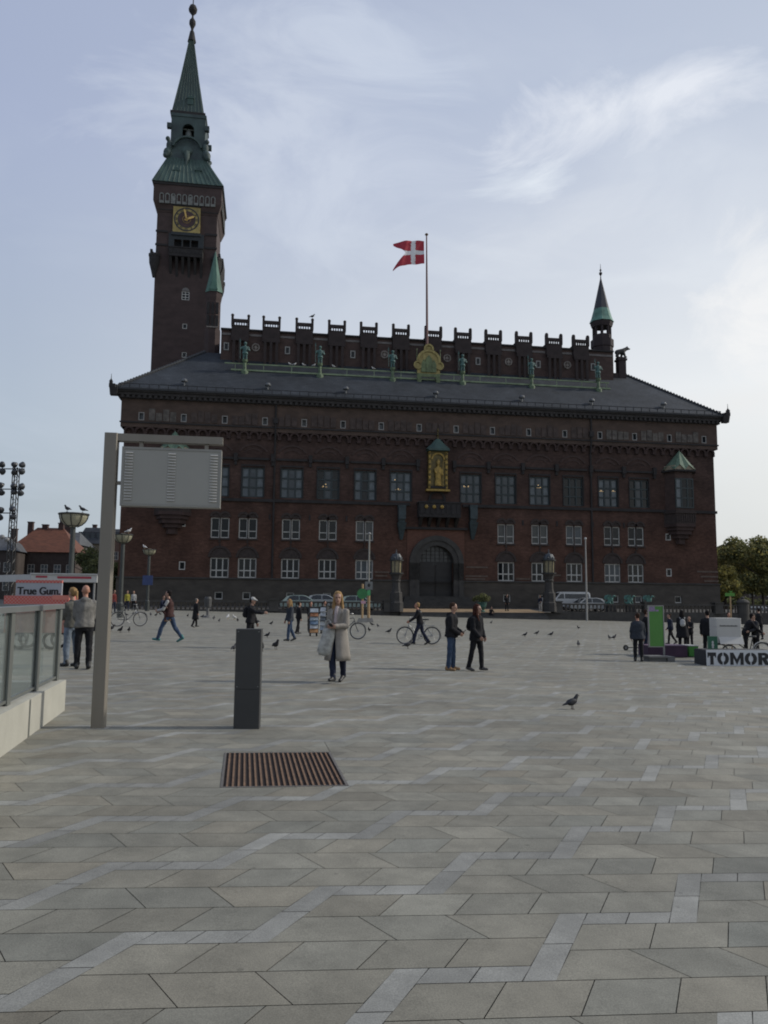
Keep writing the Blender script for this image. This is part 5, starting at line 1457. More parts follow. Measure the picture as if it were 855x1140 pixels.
# ---- cars
CGL = glass('car_glass', (.012, .016, .018), .05, 1.5)
def car(label, p, rz, paint, kind='hatch', group=None):
    t = thing('van' if kind == 'van' else 'parked_car', label, 'van' if kind == 'van' else 'car', p, rz, group)
    if kind == 'van':
        L_, W_, sill, belt, roof = 4.9, 1.9, .32, 1.15, 1.98
        low = [(-2.45, .35), (2.35, .35), (2.45, .6), (2.4, .95), (1.75, 1.15), (-2.43, 1.15), (-2.45, .6)]
        top = [(-2.42, 1.155), (1.72, 1.155), (1.05, 1.85), (.7, 1.98), (-2.2, 1.98), (-2.4, 1.8)]
        win = [(-2.2, 1.22), (.55, 1.22), (.55, 1.75), (-2.2, 1.75)]; win2 = [(.65, 1.22), (1.5, 1.22), (1.0, 1.75), (.65, 1.75)]; wx = (-1.5, 1.55)
        ws = [(1.74, 1.2), (1.12, 1.83)]
    else:
        low = [(-2.15, .3), (2.1, .3), (2.2, .5), (2.12, .72), (1.2, .88), (-1.95, .9), (-2.2, .8), (-2.22, .5)]
        top = [(-1.95, .903), (1.2, .903), (.45, 1.38), (.1, 1.46), (-.9, 1.46), (-1.5, 1.34)]
        win = [(-1.55, .95), (-.35, .95), (-.35, 1.38), (-.9, 1.39), (-1.3, 1.3)]; win2 = [(-.27, .95), (.95, .95), (.38, 1.33), (.05, 1.38), (-.27, 1.38)]; wx = (-1.35, 1.35); W_ = 1.75
        ws = [(1.2, .93), (.5, 1.37)]
    h = W_/2
    mb = MB(); mb.prism(low, -h, h); mb.build('body', paint, t)
    mb = MB(); n_ = len(top); ins = .14
    vs = [(x, -h+.02+(ins if z > low[0][1]+1.0 or z > 1.2 else 0)*1.0, z) for x, z in top]+[(x, h-.02-(ins if z > 1.2 else 0), z) for x, z in top]
    mb.add(vs, [tuple(range(n_)), tuple(range(2*n_-1, n_-1, -1))]+[(i, n_+i, n_+(i+1) % n_, (i+1) % n_) for i in range(n_)]); mb.build('cabin', paint, t)
    for w_ in (win, win2):
        for s_ in (-1, 1):
            q = MB(); zz0, zz1 = min(z for x, z in w_), max(z for x, z in w_)
            f_ = lambda z: h-.015-(ins*min(1, max(0, (z-.9)/.48)) if kind != 'van' else ins*min(1, max(0, (z-1.155)/.7)))
            q.add([(x, s_*(f_(z)+.012), z) for x, z in w_], [tuple(range(len(w_)))]); q.build('window', CGL, t, fix=False)
    (xa, za), (xb, zb) = ws
    q = MB(); q.add([(xa+.02, -h+.15, za+.02), (xa+.02, h-.15, za+.02), (xb+.02, h-.28, zb+.02), (xb+.02, -h+.28, zb+.02)], [(0, 1, 2, 3)]); q.build('windscreen', CGL, t, fix=False)
    for x in wx:
        for s_ in (-1, 1):
            q = MB(); q.ring((x, s_*(h-.1), .32), .24, .085, 20, 8); wh = q.build('wheel', RUBBER, t, smooth=True); q = MB(); q.lathe((0, 0, 0), [(.2, -.05), (.2, .05)], 14); q.v = [(x+a, s_*(h-.1)+c, .32+b) for a, b, c in q.v]; q.build('rim', GREYM, wh)
    for s_ in (-1, 1):
        q = MB(); q.ball((low[3][0]-.06, s_*(h-.28), low[3][1]-.12), (.09, .2, .09), 8, 6); q.build('headlight', M('lamp_glass', (.4, .4, .38), .2, .1, 3), t)
    return t
SILV = M('silver_paint', (.30, .31, .31), .35, .06, 2, metal=.3); WPAINT = M('white_car_paint', (.38, .39, .39), .35, .05, 2); GPAINT = M('green_white_paint', (.24, .30, .27), .35, .1, .7)
def tz(v_): return TZ0+(TZ1-TZ0)*(v_-TF)/(-TF)
for px, v_, pt, lb, kd, rz in ((336, -5.2, GPAINT, 'pale green parked car behind the balustrade, first from the clock tower side', 'hatch', 0), (361, -3.0, SILV, 'silver parked car behind the balustrade, between two pale green cars', 'hatch', 0), (399, -5.2, GPAINT, 'pale green parked car behind the balustrade, just left of the sign posts', 'hatch', 0),
        (631, -2.6, WPAINT, 'white passenger van parked by the hall wall behind the right lantern post', 'van', math.pi), (653, -5.4, SILV, 'low silver car parked in front of the white van on the terrace', 'hatch', math.pi)):
    u = fac(px, 668, v_)[0]; car(lb, hall(u, v_, tz(v_)+.003), TH+rz, pt, kd, 'vehicles parked on the terrace')
p = ground(841, 678); p = at_y(841, 678, 100); p.z = -1.05
car('white van with sloping bonnet on the street under the autumn trees', p, TH+R(-8), WPAINT, 'van')

# ---- trees
def limbtree(label, name, p, h, r, crown, nleaf, mats, trunk_r=.2, size=.35, group=None):
    t = thing(name, label, 'tree', p, 0, group)
    mb = MB(); mb.tube([(0, 0, -.3), (.05, 0, h*.25), (0, .1, h*.5), (.1, 0, h*.8)], [trunk_r*1.3, trunk_r, trunk_r*.7, trunk_r*.25], 8)
    for k in range(9):
        a = k*2.4; z = h*(.28+.06*k); ln = r*random.uniform(.6, .95)
        mb.tube([(0, 0, z), (ln*.5*math.cos(a), ln*.5*math.sin(a), z+h*.10), (ln*math.cos(a), ln*math.sin(a), z+h*.18)], [trunk_r*.45, trunk_r*.28, .02], 6)
    mb.build('trunk', M('bark', (.035, .028, .022), .9, .3, 3), t)
    mb = MB()
    for (x, y, z, cr_) in crown: leafcloud(mb, (x*r, y*r, z*h), (cr_*r, cr_*r, cr_*r*.85), int(nleaf/len(crown)), size, len(mats))
    mb.build('crown', mats, t, fix=False)
    return t
def crown(n, seed):
    rd_ = random.Random(seed); o_ = []
    for k in range(n):
        a = rd_.uniform(0, 6.28); q = rd_.uniform(.1, .75); z = rd_.uniform(.42, .92)
        w_ = 1.0-abs(z-.62)*1.3
        o_.append((q*math.cos(a)*w_, q*math.sin(a)*w_, z, rd_.uniform(.24, .42)))
    return o_
AUT = [LEAF1, LEAF2, LEAF2, LEAF3]
for k, (px, top, dep, r, lb, ms) in enumerate(((822, 598, 112, 4.4, 'tall olive green autumn tree right of the city hall, tallest crown', [LEAF1, LEAF2, LEAF3, LEAF2]), (806, 607, 120, 3.6, 'tree half hidden by the right corner of the city hall', AUT), (850, 598, 105, 4.0, 'autumn tree at the right picture edge above the white van', AUT),
        (808, 630, 104, 2.7, 'low yellowing tree at the right corner of the city hall', [LEAF3, LEAF4, LEAF2]), (838, 612, 132, 5.0, 'dark green tree behind the others, right of the city hall', [LEAF1, LEAF1, LEAF2]), (872, 605, 118, 5, 'tree rising just past the right picture edge', AUT))):
    b_ = at_y(px, 676, dep); tp = at_y(px, top, dep); b_.z = -1.2
    limbtree(lb, 'autumn_tree', b_, tp.z-b_.z, r, crown(22, k+3), 7000, ms, .22, .34, 'trees beside the city hall')
for px, top, dep, r, lb in ((97, 612, 118, 3.6, 'dark green tree behind the lamp on the left'), (112, 622, 112, 3.2, 'bushy green tree half hidden by the display post'), (127, 628, 108, 2.2, 'small dark tree between the display post and the city hall')):
    b_ = at_y(px, 668, dep); tp = at_y(px, top, dep); b_.z = .6
    limbtree(lb, 'street_tree', b_, tp.z-b_.z, r, crown(16, px), 4500, [LEAF1, LEAF2], .2, .32, 'trees on the left street')

# ---- houses on the left
def rectwin(w_, h, cols=2, rws=2): return frame_mb(w_, 0, h, cols, rws, .1, .08, .08, -.06)
def house(label, name, px0, px1, dep, ztop_px, depth, wallm, yaw, roofm, rise, hip, winz, nwin, ww, wh, chims=(), roofname='roof', mans=False):
    a = at_y(px0, 640, dep); b_ = at_y(px1, 640, dep); W_ = (b_-a).length/math.cos(yaw)
    zb = .3; ze_ = at_y(px0, ztop_px, dep).z-zb
    t = thing(name, label, 'house', (a.x, a.y, zb), yaw)
    hz = [(x*W_-ww/2, x*W_+ww/2, z, z+wh) for z in winz for x in nwin]
    mb = MB(); wall_with_holes(mb, 0, W_, -1, ze_, hz, 0, .2); mb.add([(0, 0, -1), (0, depth, -1), (0, depth, ze_), (0, 0, ze_), (W_, 0, -1), (W_, depth, -1), (W_, depth, ze_), (W_, 0, ze_)], [(0, 1, 2, 3), (4, 5, 6, 7), (1, 5, 6, 2)])
    mb.box(.2, W_-.2, .5, .6, -1, ze_-.1); mb.build('wall', wallm, t, fix=False)
    mb = MB(); o_ = .35
    if mans:
        mb.frus((-o_, W_+o_, -o_, depth+o_), ze_+.003, (hip, W_-hip, hip, depth-hip), ze_+rise)
    else:
        mb.add([(-o_, -o_, ze_), (W_+o_, -o_, ze_), (W_+o_, depth+o_, ze_), (-o_, depth+o_, ze_), (hip, depth/2, ze_+rise), (W_-hip, depth/2, ze_+rise)], [(0, 1, 5, 4), (1, 2, 5), (2, 3, 4, 5), (3, 0, 4), (0, 3, 2, 1)])
    rf_ = mb.build('roof', roofm, t)
    for x, w_, h in chims:
        q = MB(); q.box(x*W_-w_/2, x*W_+w_/2, depth/2-.4, depth/2+.4, ze_+rise*.4, ze_+rise+h); q.box(x*W_-w_/2-.08, x*W_+w_/2+.08, depth/2-.48, depth/2+.48, ze_+rise+h+.002, ze_+rise+h+.15); q.build('chimney', M('chimney_brick', (.06, .035, .03), .9, .3, 3), rf_)
    if mans:
        for x in nwin:
            q = MB(); q.box(x*W_-ww*.6, x*W_+ww*.6, .2, 1.5, ze_+rise*.25, ze_+rise*.72); dq = q.build('dormer', M('dormer_slate', (.05, .052, .06), .8, .3, 3), rf_)
            q = MB(); q.box(x*W_-ww*.4, x*W_+ww*.4, .15, .198, ze_+rise*.32, ze_+rise*.66); q.build('pane', GLASS_B, dq)
    wm = rectwin(ww, wh)
    for a_, b2, z0, z1 in hz:
        f = wm.build('window', FRW, t, loc=((a_+b2)/2, .1, z0)); q = MB(); q.box(-ww/2, ww/2, .03, .05, 0, wh); q.build('pane', GLASS_B, f)
    return t
RTILE = M('orange_tile', (.11, .040, .022), .85, .3, 1.2, stretch=(1, 1, 3)); 
house('dark brick house with orange tiled hipped roof behind the gum stall', 'brick_house', 6, 79, 125, 614, 9, M('house_brick', (.05, .036, .03), .9, .3, 1.5), R(8), RTILE, 4.3, 3.2, (1.9, 4.6), (.16, .36, .55, .74, .92), 1.1, 1.5, ((.2, .8, .8), (.42, .9, .4), (.66, .8, .7)))
house('low grey slate roofed building with a flat block on top behind the brick house', 'grey_house', 50, 84, 140, 606, 10, M('grey_render', (.06, .06, .06), .9, .2, 1), R(5), M('grey_slate', (.06, .065, .072), .8, .3, 1), 2.6, 1.2, (2.0, 4.8), (.2, .5, .8), 1.0, 1.4, ((.35, 2.6, 2.4),))
house('cream town house with dark mansard roof and dormers behind the street lamp', 'town_house', 84, 117, 160, 605, 12, M('cream_render', (.20, .165, .11), .9, .2, 1), R(6), M('mansard_slate', (.045, .05, .058), .8, .3, 1), 3.4, 1.2, (1.6, 4.6, 7.4), (.12, .31, .5, .69, .88), 1.0, 1.7, ((.3, .8, .9), (.75, .8, .9)), mans=True)
house('pinkish brick apartment house between the display post and the city hall', 'apartment_house', 112, 136, 150, 601, 14, M('pink_brick', (.14, .09, .07), .9, .2, 1), R(6), M('mansard_slate', (.045, .05, .058)), 2.2, 1.0, (2.2, 5.2, 8.0), (.15, .38, .62, .85), .9, 1.6, (), mans=True)
house('dim brick building at the left picture edge under the floodlight mast', 'corner_house', -45, 9, 118, 612, 10, M('dim_brick', (.05, .04, .035), .9, .2, 1), R(8), M('grey_slate', (.06, .065, .072)), 2.4, 2.0, (1.8, 4.6), (.2, .45, .7, .9), 1.0, 1.5, ((.8, .8, 1.2),))

house('low dark brick block behind the autumn trees on the right', 'street_house', 796, 900, 175, 645, 12, M('dim_brick', (.05, .04, .035)), R(4), M('grey_slate', (.06, .065, .072)), 2.5, 2.0, (2.2,), (.1, .25, .4, .55, .7, .85), 1.2, 1.8, ())
hd_ = MB(); a, b_ = at_y(800, 672, 140), at_y(905, 672, 140)
for k in range(26):
    c_ = a.lerp(b_, k/25); leafcloud(hd_, (c_.x, c_.y, .1+random.uniform(-.2, .5)), (1.6, 1.2, 1.7), 330, .4, 2)
tag(hd_.build('hedge', [LEAF1, LEAF2], fix=False), 'long dark clipped hedge under the autumn trees right of the hall', 'hedge')
# ================================================================== FOREGROUND
TAUPE = M('taupe_paint', (.185, .168, .138), .5, .07, .8, metal=.2, stretch=(4, 4, .4), c2=(.205, .185, .155))
PANEL = M('panel_grey', (.265, .26, .235), .5, .06, .9, metal=.15)
# ---- tall post with the back of a hanging display cabinet
dpY = ground(107, 810.5).y
b0 = ground(99, 811); b1 = ground(114.8, 811); pw = (b1-b0).length*.97
bx_ = (b0+b1)/2
ds = thing('display_stand', 'tall grey square post carrying the louvred back of a display cabinet', 'display stand', (bx_.x, bx_.y+pw/2, bx_.z-.01), R(9))
top = at_y(118, 480.5, bx_.y); H = top.z-bx_.z; lean = top.x-bx_.x
mb = MB(); q = MB()
e = pw/2
def rbox(mb, x0, x1, y0, y1, z0, z1, r=.012):
    mb.prism([(x0+r, y0), (x1-r, y0), (x1, y0+r), (x1, y1-r), (x1-r, y1), (x0+r, y1), (x0, y1-r), (x0, y0+r)], z0, z1, 'z')
rbox(mb, -e, e, -e, e, 0, H); mb.build('post', TAUPE, ds); mb = MB(); mb.box(-e-.05, e+.05, -e-.05, e+.05, -.004, .012); mb.build('base_plate', M('pale_mortar', (.26, .25, .22), .9, .2, 4), ds)
xr = at_y(245.8, 490, bx_.y+.15).x-bx_.x; xr = xr/math.cos(R(9))
mb = MB(); bt = .092
mb.prism([(-e*.9, H-bt), (-e*.9, H-.001)] [::-1]+[(-e*.9, H-bt)][:0]+[(e*.9, H-.001), (e*.9, H-bt)], e+.0, e+.0001, 'x') if False else None
mb.box(e+.001, xr, -.06, .06, H-bt, H-.002); mb.build('arm', TAUPE, ds)
pxl, pxr = (at_y(134.2, 500, bx_.y).x-bx_.x)/math.cos(R(9)), (at_y(245.3, 500, bx_.y+.18).x-bx_.x)/math.cos(R(9))
pz1 = at_y(134.5, 495.6, bx_.y).z-bx_.z; pz0 = at_y(134, 561.5, bx_.y).z-bx_.z
mb = MB(); rbox(mb, pxl, pxr, -.075, .075, pz0, pz1, .01); cab = mb.build('cabinet', PANEL, ds)
mb = MB(); t_ = .028
mb.box(pxl, pxr, -.083, -.0755, pz0, pz0+t_); mb.box(pxl, pxr, -.083, -.0755, pz1-t_, pz1); mb.box(pxl, pxl+t_, -.083, -.0755, pz0+t_, pz1-t_); mb.box(pxr-t_, pxr, -.083, -.0755, pz0+t_, pz1-t_)
mb.build('rim', M('panel_rim', (.22, .215, .195), .5, .06, 1, metal=.2), cab)
for fx in (.075, .5, .925):
    mb = MB(); xc = pxl+(pxr-pxl)*fx; n_ = 17
    for k in range(n_):
        z = pz0+.075+(pz1-pz0-.15)*k/(n_-1)
        mb.add([(xc-.046, -.0755, z+.013), (xc+.046, -.0755, z+.013), (xc+.046, -.094, z-.004), (xc-.046, -.094, z-.004), (xc-.042, -.0755, z-.006), (xc+.042, -.0755, z-.006)], [(0, 1, 2, 3), (3, 2, 5, 4), (0, 3, 4), (1, 5, 2)])
    mb.build('louvre', M('louvre_light', (.42, .41, .38), .5, .06, 2), cab)
for x in (pxl+.014, pxr-.014):
    for z in (pz0+.014, (pz0+pz1)/2, pz1-.014): q = MB(); q.lathe((0, 0, 0), [(.006, 0), (.005, .003)], 8); q.v = [(x+a, -.0832-c, z+b) for a, b, c in q.v]; q.build('screw', GREYM, cab)
mb = MB(); mb.box(e+.001, pxl-.001, -.03, .03, (pz0+pz1)/2-.10, (pz0+pz1)/2-.06); mb.build('bracket', TAUPE, ds)
for fx in (.18, .84):
    mb = MB(); xc = pxl+(pxr-pxl)*fx; mb.box(xc-.022, xc+.022, -.03, .03, pz1+.001, H-bt-.001); mb.build('hanger', TAUPE, ds)
# ---- dark service bollard
p0 = ground(259, 811.3); p1 = ground(287.8, 811.8); bw = (p1-p0).length; pm_ = (p0+p1)/2
bt_ = at_y(277, 700, pm_.y).z-pm_.z
bo = thing('service_bollard', 'dark slab-sided service bollard standing behind the drain grate', 'bollard', (pm_.x, pm_.y+.1, pm_.z-.005), R(4))
ANTH = M('anthracite_paint', (.030, .031, .031), .55, .15, 1.2, c2=(.037, .038, .038))
sm = at_y(275, 766.8, pm_.y).z-pm_.z
mb = MB(); rbox(mb, -bw/2, bw/2, -.1, .1, 0, sm-.003, .006); mb.build('lower_panel', ANTH, bo)
mb = MB(); rbox(mb, -bw/2, bw/2, -.1, .1, sm+.003, bt_, .006); up_p = mb.build('upper_panel', ANTH, bo)
mb = MB(); mb.box(-bw/2+.01, bw/2-.01, -.09, .09, sm-.0029, sm+.0029); mb.build('seam', BLACKM, bo)
for x in (-1, 1):
    for z in (bt_-.03, sm+.03): q = MB(); q.lathe((0, 0, 0), [(.007, 0), (.006, .004)], 8); q.v = [(x*(bw/2-.03)+a, -.1-c, z+b) for a, b, c in q.v]; q.build('bolt', GREYM, up_p)

# ---- white stair wall with glass balustrade
CONC = M('white_concrete', (.34, .335, .29), .85, .1, 1.6, bump=.15, bscale=30, c2=(.38, .372, .325)); POSTG = M('rail_grey', (.13, .138, .128), .55, .1, 2, metal=.3)
def glass_pane_mat():
    m = bpy.data.materials.new('pane_glass'); m.use_nodes = True; N_ = m.node_tree.nodes; L_ = m.node_tree.links
    o_ = N_['Material Output']; N_.remove(N_['Principled BSDF'])
    tr = N_.new('ShaderNodeBsdfTransparent'); tr.inputs[0].default_value = (.93, .955, .945, 1)
    gl = N_.new('ShaderNodeBsdfGlossy'); gl.inputs['Roughness'].default_value = .03; gl.inputs[0].default_value = (.9, .95, .95, 1)
    df = N_.new('ShaderNodeBsdfDiffuse'); df.inputs[0].default_value = (.36, .39, .37, 1)
    lw = N_.new('ShaderNodeLayerWeight'); lw.inputs[0].default_value = .5
    pw__ = N_.new('ShaderNodeMath'); pw__.operation = 'POWER'; pw__.inputs[1].default_value = 4.0; L_.new(lw.outputs['Facing'], pw__.inputs[0])
    fr = N_.new('ShaderNodeMath'); fr.operation = 'MULTIPLY_ADD'; fr.inputs[1].default_value = .30; fr.inputs[2].default_value = .03; L_.new(pw__.outputs[0], fr.inputs[0])
    tcn = N_.new('ShaderNodeTexCoord'); nzn = N_.new('ShaderNodeTexNoise'); nzn.inputs['Scale'].default_value = 3; L_.new(tcn.outputs['Object'], nzn.inputs['Vector'])
    mr = N_.new('ShaderNodeMapRange'); L_.new(nzn.outputs['Fac'], mr.inputs[0]); mr.inputs[3].default_value = .05; mr.inputs[4].default_value = .15
    m1 = N_.new('ShaderNodeMixShader'); L_.new(mr.outputs[0], m1.inputs[0]); L_.new(tr.outputs[0], m1.inputs[1]); L_.new(df.outputs[0], m1.inputs[2])
    m2 = N_.new('ShaderNodeMixShader'); L_.new(fr.outputs[0], m2.inputs[0]); L_.new(m1.outputs[0], m2.inputs[1]); L_.new(gl.outputs[0], m2.inputs[2]); L_.new(m2.outputs[0], o_.inputs[0])
    return m
PGL = glass_pane_mat()
g1 = ground(72, 791); g2 = ground(0, 843.5)
dv_ = (g2-g1); dv_.z = 0; dirw = dv_.normalized(); yaw = math.atan2(dirw.y, dirw.x)
gb = thing('stair_parapet', 'low white stair wall topped by a grey framed glass balustrade', 'glass railing', (g1.x, g1.y, g1.z-.02), yaw)
hw_ = at_y(72, 756.5, g1.y).z-g1.z+.02; hr_ = at_y(70, 672.5, g1.y).z-g1.z+.02
LW = 7.0; TKW = .24                   # local +x runs towards the camera, wall thickness towards +y or -y (away from the plaza)
sgn = -1 if Vector((-math.sin(yaw), math.cos(yaw))).x > 0 else 1
ya, yb = sorted((0, sgn*TKW))
seams = [0, 2.02, 4.3, LW]
for a, b_ in zip(seams, seams[1:]):
    mb = MB(); mb.prism([(a+.004, ya), (b_-.004, ya), (b_-.004, yb), (a+.004, yb)], 0, hw_, 'z'); mb.build('wall', CONC, gb)
for a in seams[1:-1]:
    mb = MB(); mb.box(a-.03, a+.03, ya-.004 if sgn > 0 else yb-.004+.0, ya+.02 if sgn > 0 else yb+.004, .02, hw_-.01); mb.build('joint_cover', POSTG, gb)
yc = sgn*.12
mb = MB(); mb.box(-.02, LW, yc-.05, yc+.05, hr_-.06, hr_); mb.build('handrail', M('handrail_steel', (.19, .20, .20), .4, .08, 2, metal=.4), gb)
pxs = [.08, 1.28, 2.55, 4.0, 5.6, 6.9]
for x in pxs:
    mb = MB(); mb.box(x-.07, x+.07, yc-.03, yc-.012, hw_-.0+.002, hr_-.062); mb.box(x-.07, x+.07, yc+.012, yc+.03, hw_+.002, hr_-.062); mb.build('post', POSTG, gb)
for a, b_ in zip(pxs, pxs[1:]):
    mb = MB(); mb.box(a+.05, b_-.05, yc-.006, yc+.006, hw_+.07, hr_-.075); mb.build('glass_pane', PGL, gb)
    mb = MB(); mb.box(a+.075, b_-.075, yc-.02, yc+.02, hw_+.03, hw_+.06); mb.build('clamp_rail', POSTG, gb)
# the far end returns to the left
yl0, yl1 = sorted((sgn*(TKW+.003), sgn*3.6))
mb = MB(); mb.box(0, TKW, yl0, yl1, 0, hw_-.003); mb.build('end_wall', CONC, gb)
mb = MB(); mb.box(.03, .12, yl0, yl1, hr_-.06, hr_-.003); mb.build('end_handrail', M('handrail_steel', (.13, .14, .14)), gb)
for k in (1, 2, 3):
    mb = MB(); y = sgn*(k*1.15); mb.box(.05, .1, y-.07, y+.07, hw_, hr_-.062); mb.build('post', POSTG, gb)
mb = MB(); mb.box(.07, .08, yl0+.02, yl1-.05, hw_+.07, hr_-.075); mb.build('glass_pane', PGL, gb)

# ================================================================== LAMPS, MAST, STALLS
LSTEEL = M('lamp_steel', (.045, .05, .048), .6, .2, 2, metal=.3)
BOWL = M('lamp_bowl', (.25, .24, .17), .45, .12, 3)
def lamp(px, dep, ytop, ybot, halfpx, xb, yfoot, label, src=None):
    c_ = at_y(px, ytop, dep); gzv = gz(c_.x, dep); r = halfpx/FPX*dep*.97
    t = thing('street_lamp', label, 'street lamp', (c_.x, dep, gzv-.02), 0, 'bowl topped street lamps on the left of the plaza')
    h1 = c_.z-gzv; h0 = at_y(px, ybot, dep).z-gzv
    pr_ = .105 if dep < 40 else .13
    mb = MB(); mb.lathe((0, 0, 0), [(pr_*1.5, 0), (pr_*1.5, .9), (pr_, 1.0), (pr_*.95, h0-.02)], 12); mb.build('pole', LSTEEL, t)
    mb = MB(); prof = [(.12, h0)]+[(r*.93*math.sin(R(a)), h1-.02-(h1-h0)*math.cos(R(a))) for a in range(12, 91, 13)]+[(r*.9, h1), (r*.2, h1+.08)]
    mb.lathe((0, 0, 0), prof, 24); mb.build('bowl', BOWL, t, smooth=False)
    mb = MB(); mb.ring((0, 0, h1), r*.99, .035, 28, 6, 'z'); mb.ring((0, 0, h0+.04), r*.42, .025, 20, 6, 'z')
    for k in range(8):
        a = R(45*k+10); mb.tube([(r*.99*math.sin(R(b))*math.cos(a), r*.99*math.sin(R(b))*math.sin(a), h1-(h1-h0+.03)*math.cos(R(b))) for b in (18, 35, 52, 70, 90)], .018, 5)
    mb.build('cage', BLACKM, t)
    return t, h1, r
LAMPS = [lamp(82.3, 31.6, 572, 586, 16.5, 81.6, 0, 'large bowl street lamp left of the display post, two birds on its rim'), lamp(137.5, 49.7, 595, 604.5, 10.6, 134, 686, 'middle bowl street lamp right of the display post at the hall corner'), lamp(166.5, 69.6, 611.8, 618, 7.6, 163, 682, 'farthest bowl street lamp with a small blue plate on its pole')]
# the blue plate
lt = LAMPS[2][0]; mb = MB(); z = at_y(164, 646, 69.6).z-lt.location.z; mb.box(-.45, .45, -.22, -.18, z-.42, z+.42); mb.build('blue_plate', M('sign_blue', (.03, .05, .14), .6, .2, 3), lt)

# floodlight mast
fy = 46.0; fb = at_y(8, 690, fy); fb.z = gz(fb.x, fy)
fm = thing('floodlight_mast', 'lattice floodlight mast with three crossbars of dark lamps at the left edge', 'floodlight mast', (fb.x, fy, fb.z), 0)
zt_ = at_y(8, 520.5, fy).z-fb.z
mb = MB(); w_ = .17
for a, b_ in ((-w_, -w_), (w_, -w_), (w_, w_), (-w_, w_)): mb.tube([(a, b_, 0), (a*.8, b_*.8, zt_)], .03, 6)
n_ = 26
for k in range(n_):
    z0, z1 = zt_*k/n_, zt_*(k+1)/n_; s_ = 1 if k % 2 else -1; f_ = 1-.2*k/n_
    mb.tube([(-s_*w_*f_, -w_*f_, z0), (s_*w_*f_, -w_*f_, z1)], .018, 5); mb.tube([(w_*f_, -s_*w_*f_, z0), (w_*f_, s_*w_*f_, z1)], .018, 5); mb.tube([(-w_*f_, -s_*w_*f_, z0), (-w_*f_, s_*w_*f_, z1)], .018, 5)
mb.build('mast', BLACKM, fm)
def xz(px, py): p = at_y(px, py, fy); return p.x-fb.x, p.z-fb.z
rows_ = [(522.3, (-22, 29), ((4.9, 517.5), (18, 518), (26.4, 518.6), (4.5, 525.6), (18.5, 526), (26, 525.4), (-9, 518), (-16, 518), (-9, 526))), (544.8, (-20, 28), ((3.2, 540.5), (18, 541.8), (25.8, 542.2), (3.8, 548.5), (17.5, 548.6), (25, 549), (-10, 541), (-10, 549))), (571.3, (-18, 19.5), ((3, 567.8), (16.6, 567.8), (2.6, 576), (16.6, 576), (-9, 568), (-9, 576)))]
for py, (xa, xb), lps in rows_:
    a, z = xz(xa, py); b_, _ = xz(xb, py); mb = MB(); mb.tube([(a, -.2, z), (b_, -.2, z)], .035, 6); cb = mb.build('crossbar', BLACKM, fm)
    for lx, ly in lps:
        x, zz = xz(lx, ly); mb = MB(); q = Matrix.Rotation(R(random.uniform(-40, 40)), 3, 'Z') @ Matrix.Rotation(R(random.uniform(55, 110)), 3, 'X')
        pr_ = [(.05, .16), (.13, .10), (.17, -.02), (.19, -.12), (.165, -.13)]
        mb.lathe((0, 0, 0), pr_, 12); mb.v = [tuple(q @ Vector(v)+Vector((x, -.28, zz))) for v in mb.v]; mb.tube([(x, -.2, z), (x, -.24, zz)], .03, 5)
        mb.build('floodlight', M('flood_dark', (.022, .025, .03), .4, .3, 4), cb)
for py, px in ((598, 5.0), (601, 10)):
    x, zz = xz(px, py); mb = MB(); mb.ball((x, -.3, zz), (.16, .12, .13)); mb.build('camera_dome', M('dome_grey', (.2, .2, .2), .5, .2, 3), fm)

RED = M('stall_red', (.42, .085, .065), .7, .12, 3); SWHITE = M('stall_white', (.40, .40, .39), .6, .08, 2)
def checker(name, c1, c2, sc):
    m = bpy.data.materials.new(name); m.use_nodes = True; N_ = m.node_tree.nodes; L_ = m.node_tree.links
    tcn = N_.new('ShaderNodeTexCoord'); ck = N_.new('ShaderNodeTexChecker'); ck.inputs['Scale'].default_value = sc; ck.inputs[1].default_value = (*c1, 1); ck.inputs[2].default_value = (*c2, 1)
    L_.new(tcn.outputs['Object'], ck.inputs[0]); L_.new(ck.outputs[0], N_['Principled BSDF'].inputs['Base Color']); N_['Principled BSDF'].inputs['Roughness'].default_value = .7
    return m
REDCK = checker('red_check', (.44, .06, .05), (.44, .20, .17), 22)
# white market canopy with red stripe
kd = 29.0; kc_ = at_y(34.6, 650, kd); kg = gz(kc_.x, kd)
kz1, kz0 = at_y(34.6, 637.8, kd).z-kg, at_y(34.6, 647.5, kd).z-kg
ks = thing('market_stall', 'dark market stall under a flat white canopy with red stripes', 'market stall', (kc_.x, kd, kg), R(12))
mb = MB(); mb.box(-.003, 2.3, 0, 3.0, kz0, kz1-.05); mb.box(-.9, 3.1, -.003, 3.0, kz1-.048, kz1) if False else None
cnp = mb.build('canopy', SWHITE, ks)
mb = MB(); mb.add([(-.002, -.001, kz0), (-1.5, 1.6, kz0), (-1.5, 1.6, kz1-.06), (-.002, -.001, kz1-.05)], [(0, 1, 2, 3)]); mb.add([(-.002, 0, kz1-.052), (-1.5, 1.6, kz1-.06), (-1.5, 3, kz1-.06), (-.002, 3, kz1-.052)], [(0, 1, 2, 3)]); mb.build('canopy_side', SWHITE, cnp, fix=False)
mb = MB(); zm = (kz0+kz1)/2+.02; mb.box(.15, .55, -.012, -.004, zm-.03, zm+.04); mb.box(.9, 2.1, -.012, -.004, zm-.05, zm+.03); mb.build('stripe', M('stripe_red', (.30, .03, .05), .6, .1, 3), cnp)
mb = MB(); mb.box(-.05, 2.34, -.05, 3.0, kz1-.045, kz1+.0); mb.build('canopy_top', SWHITE, ks)
for x, y in ((.1, .12), (2.2, .12), (.1, 2.8), (2.2, 2.8)): mb = MB(); mb.tube([(x, y, 0), (x, y, kz0)], .04, 8); mb.build('post', GREYM, ks)
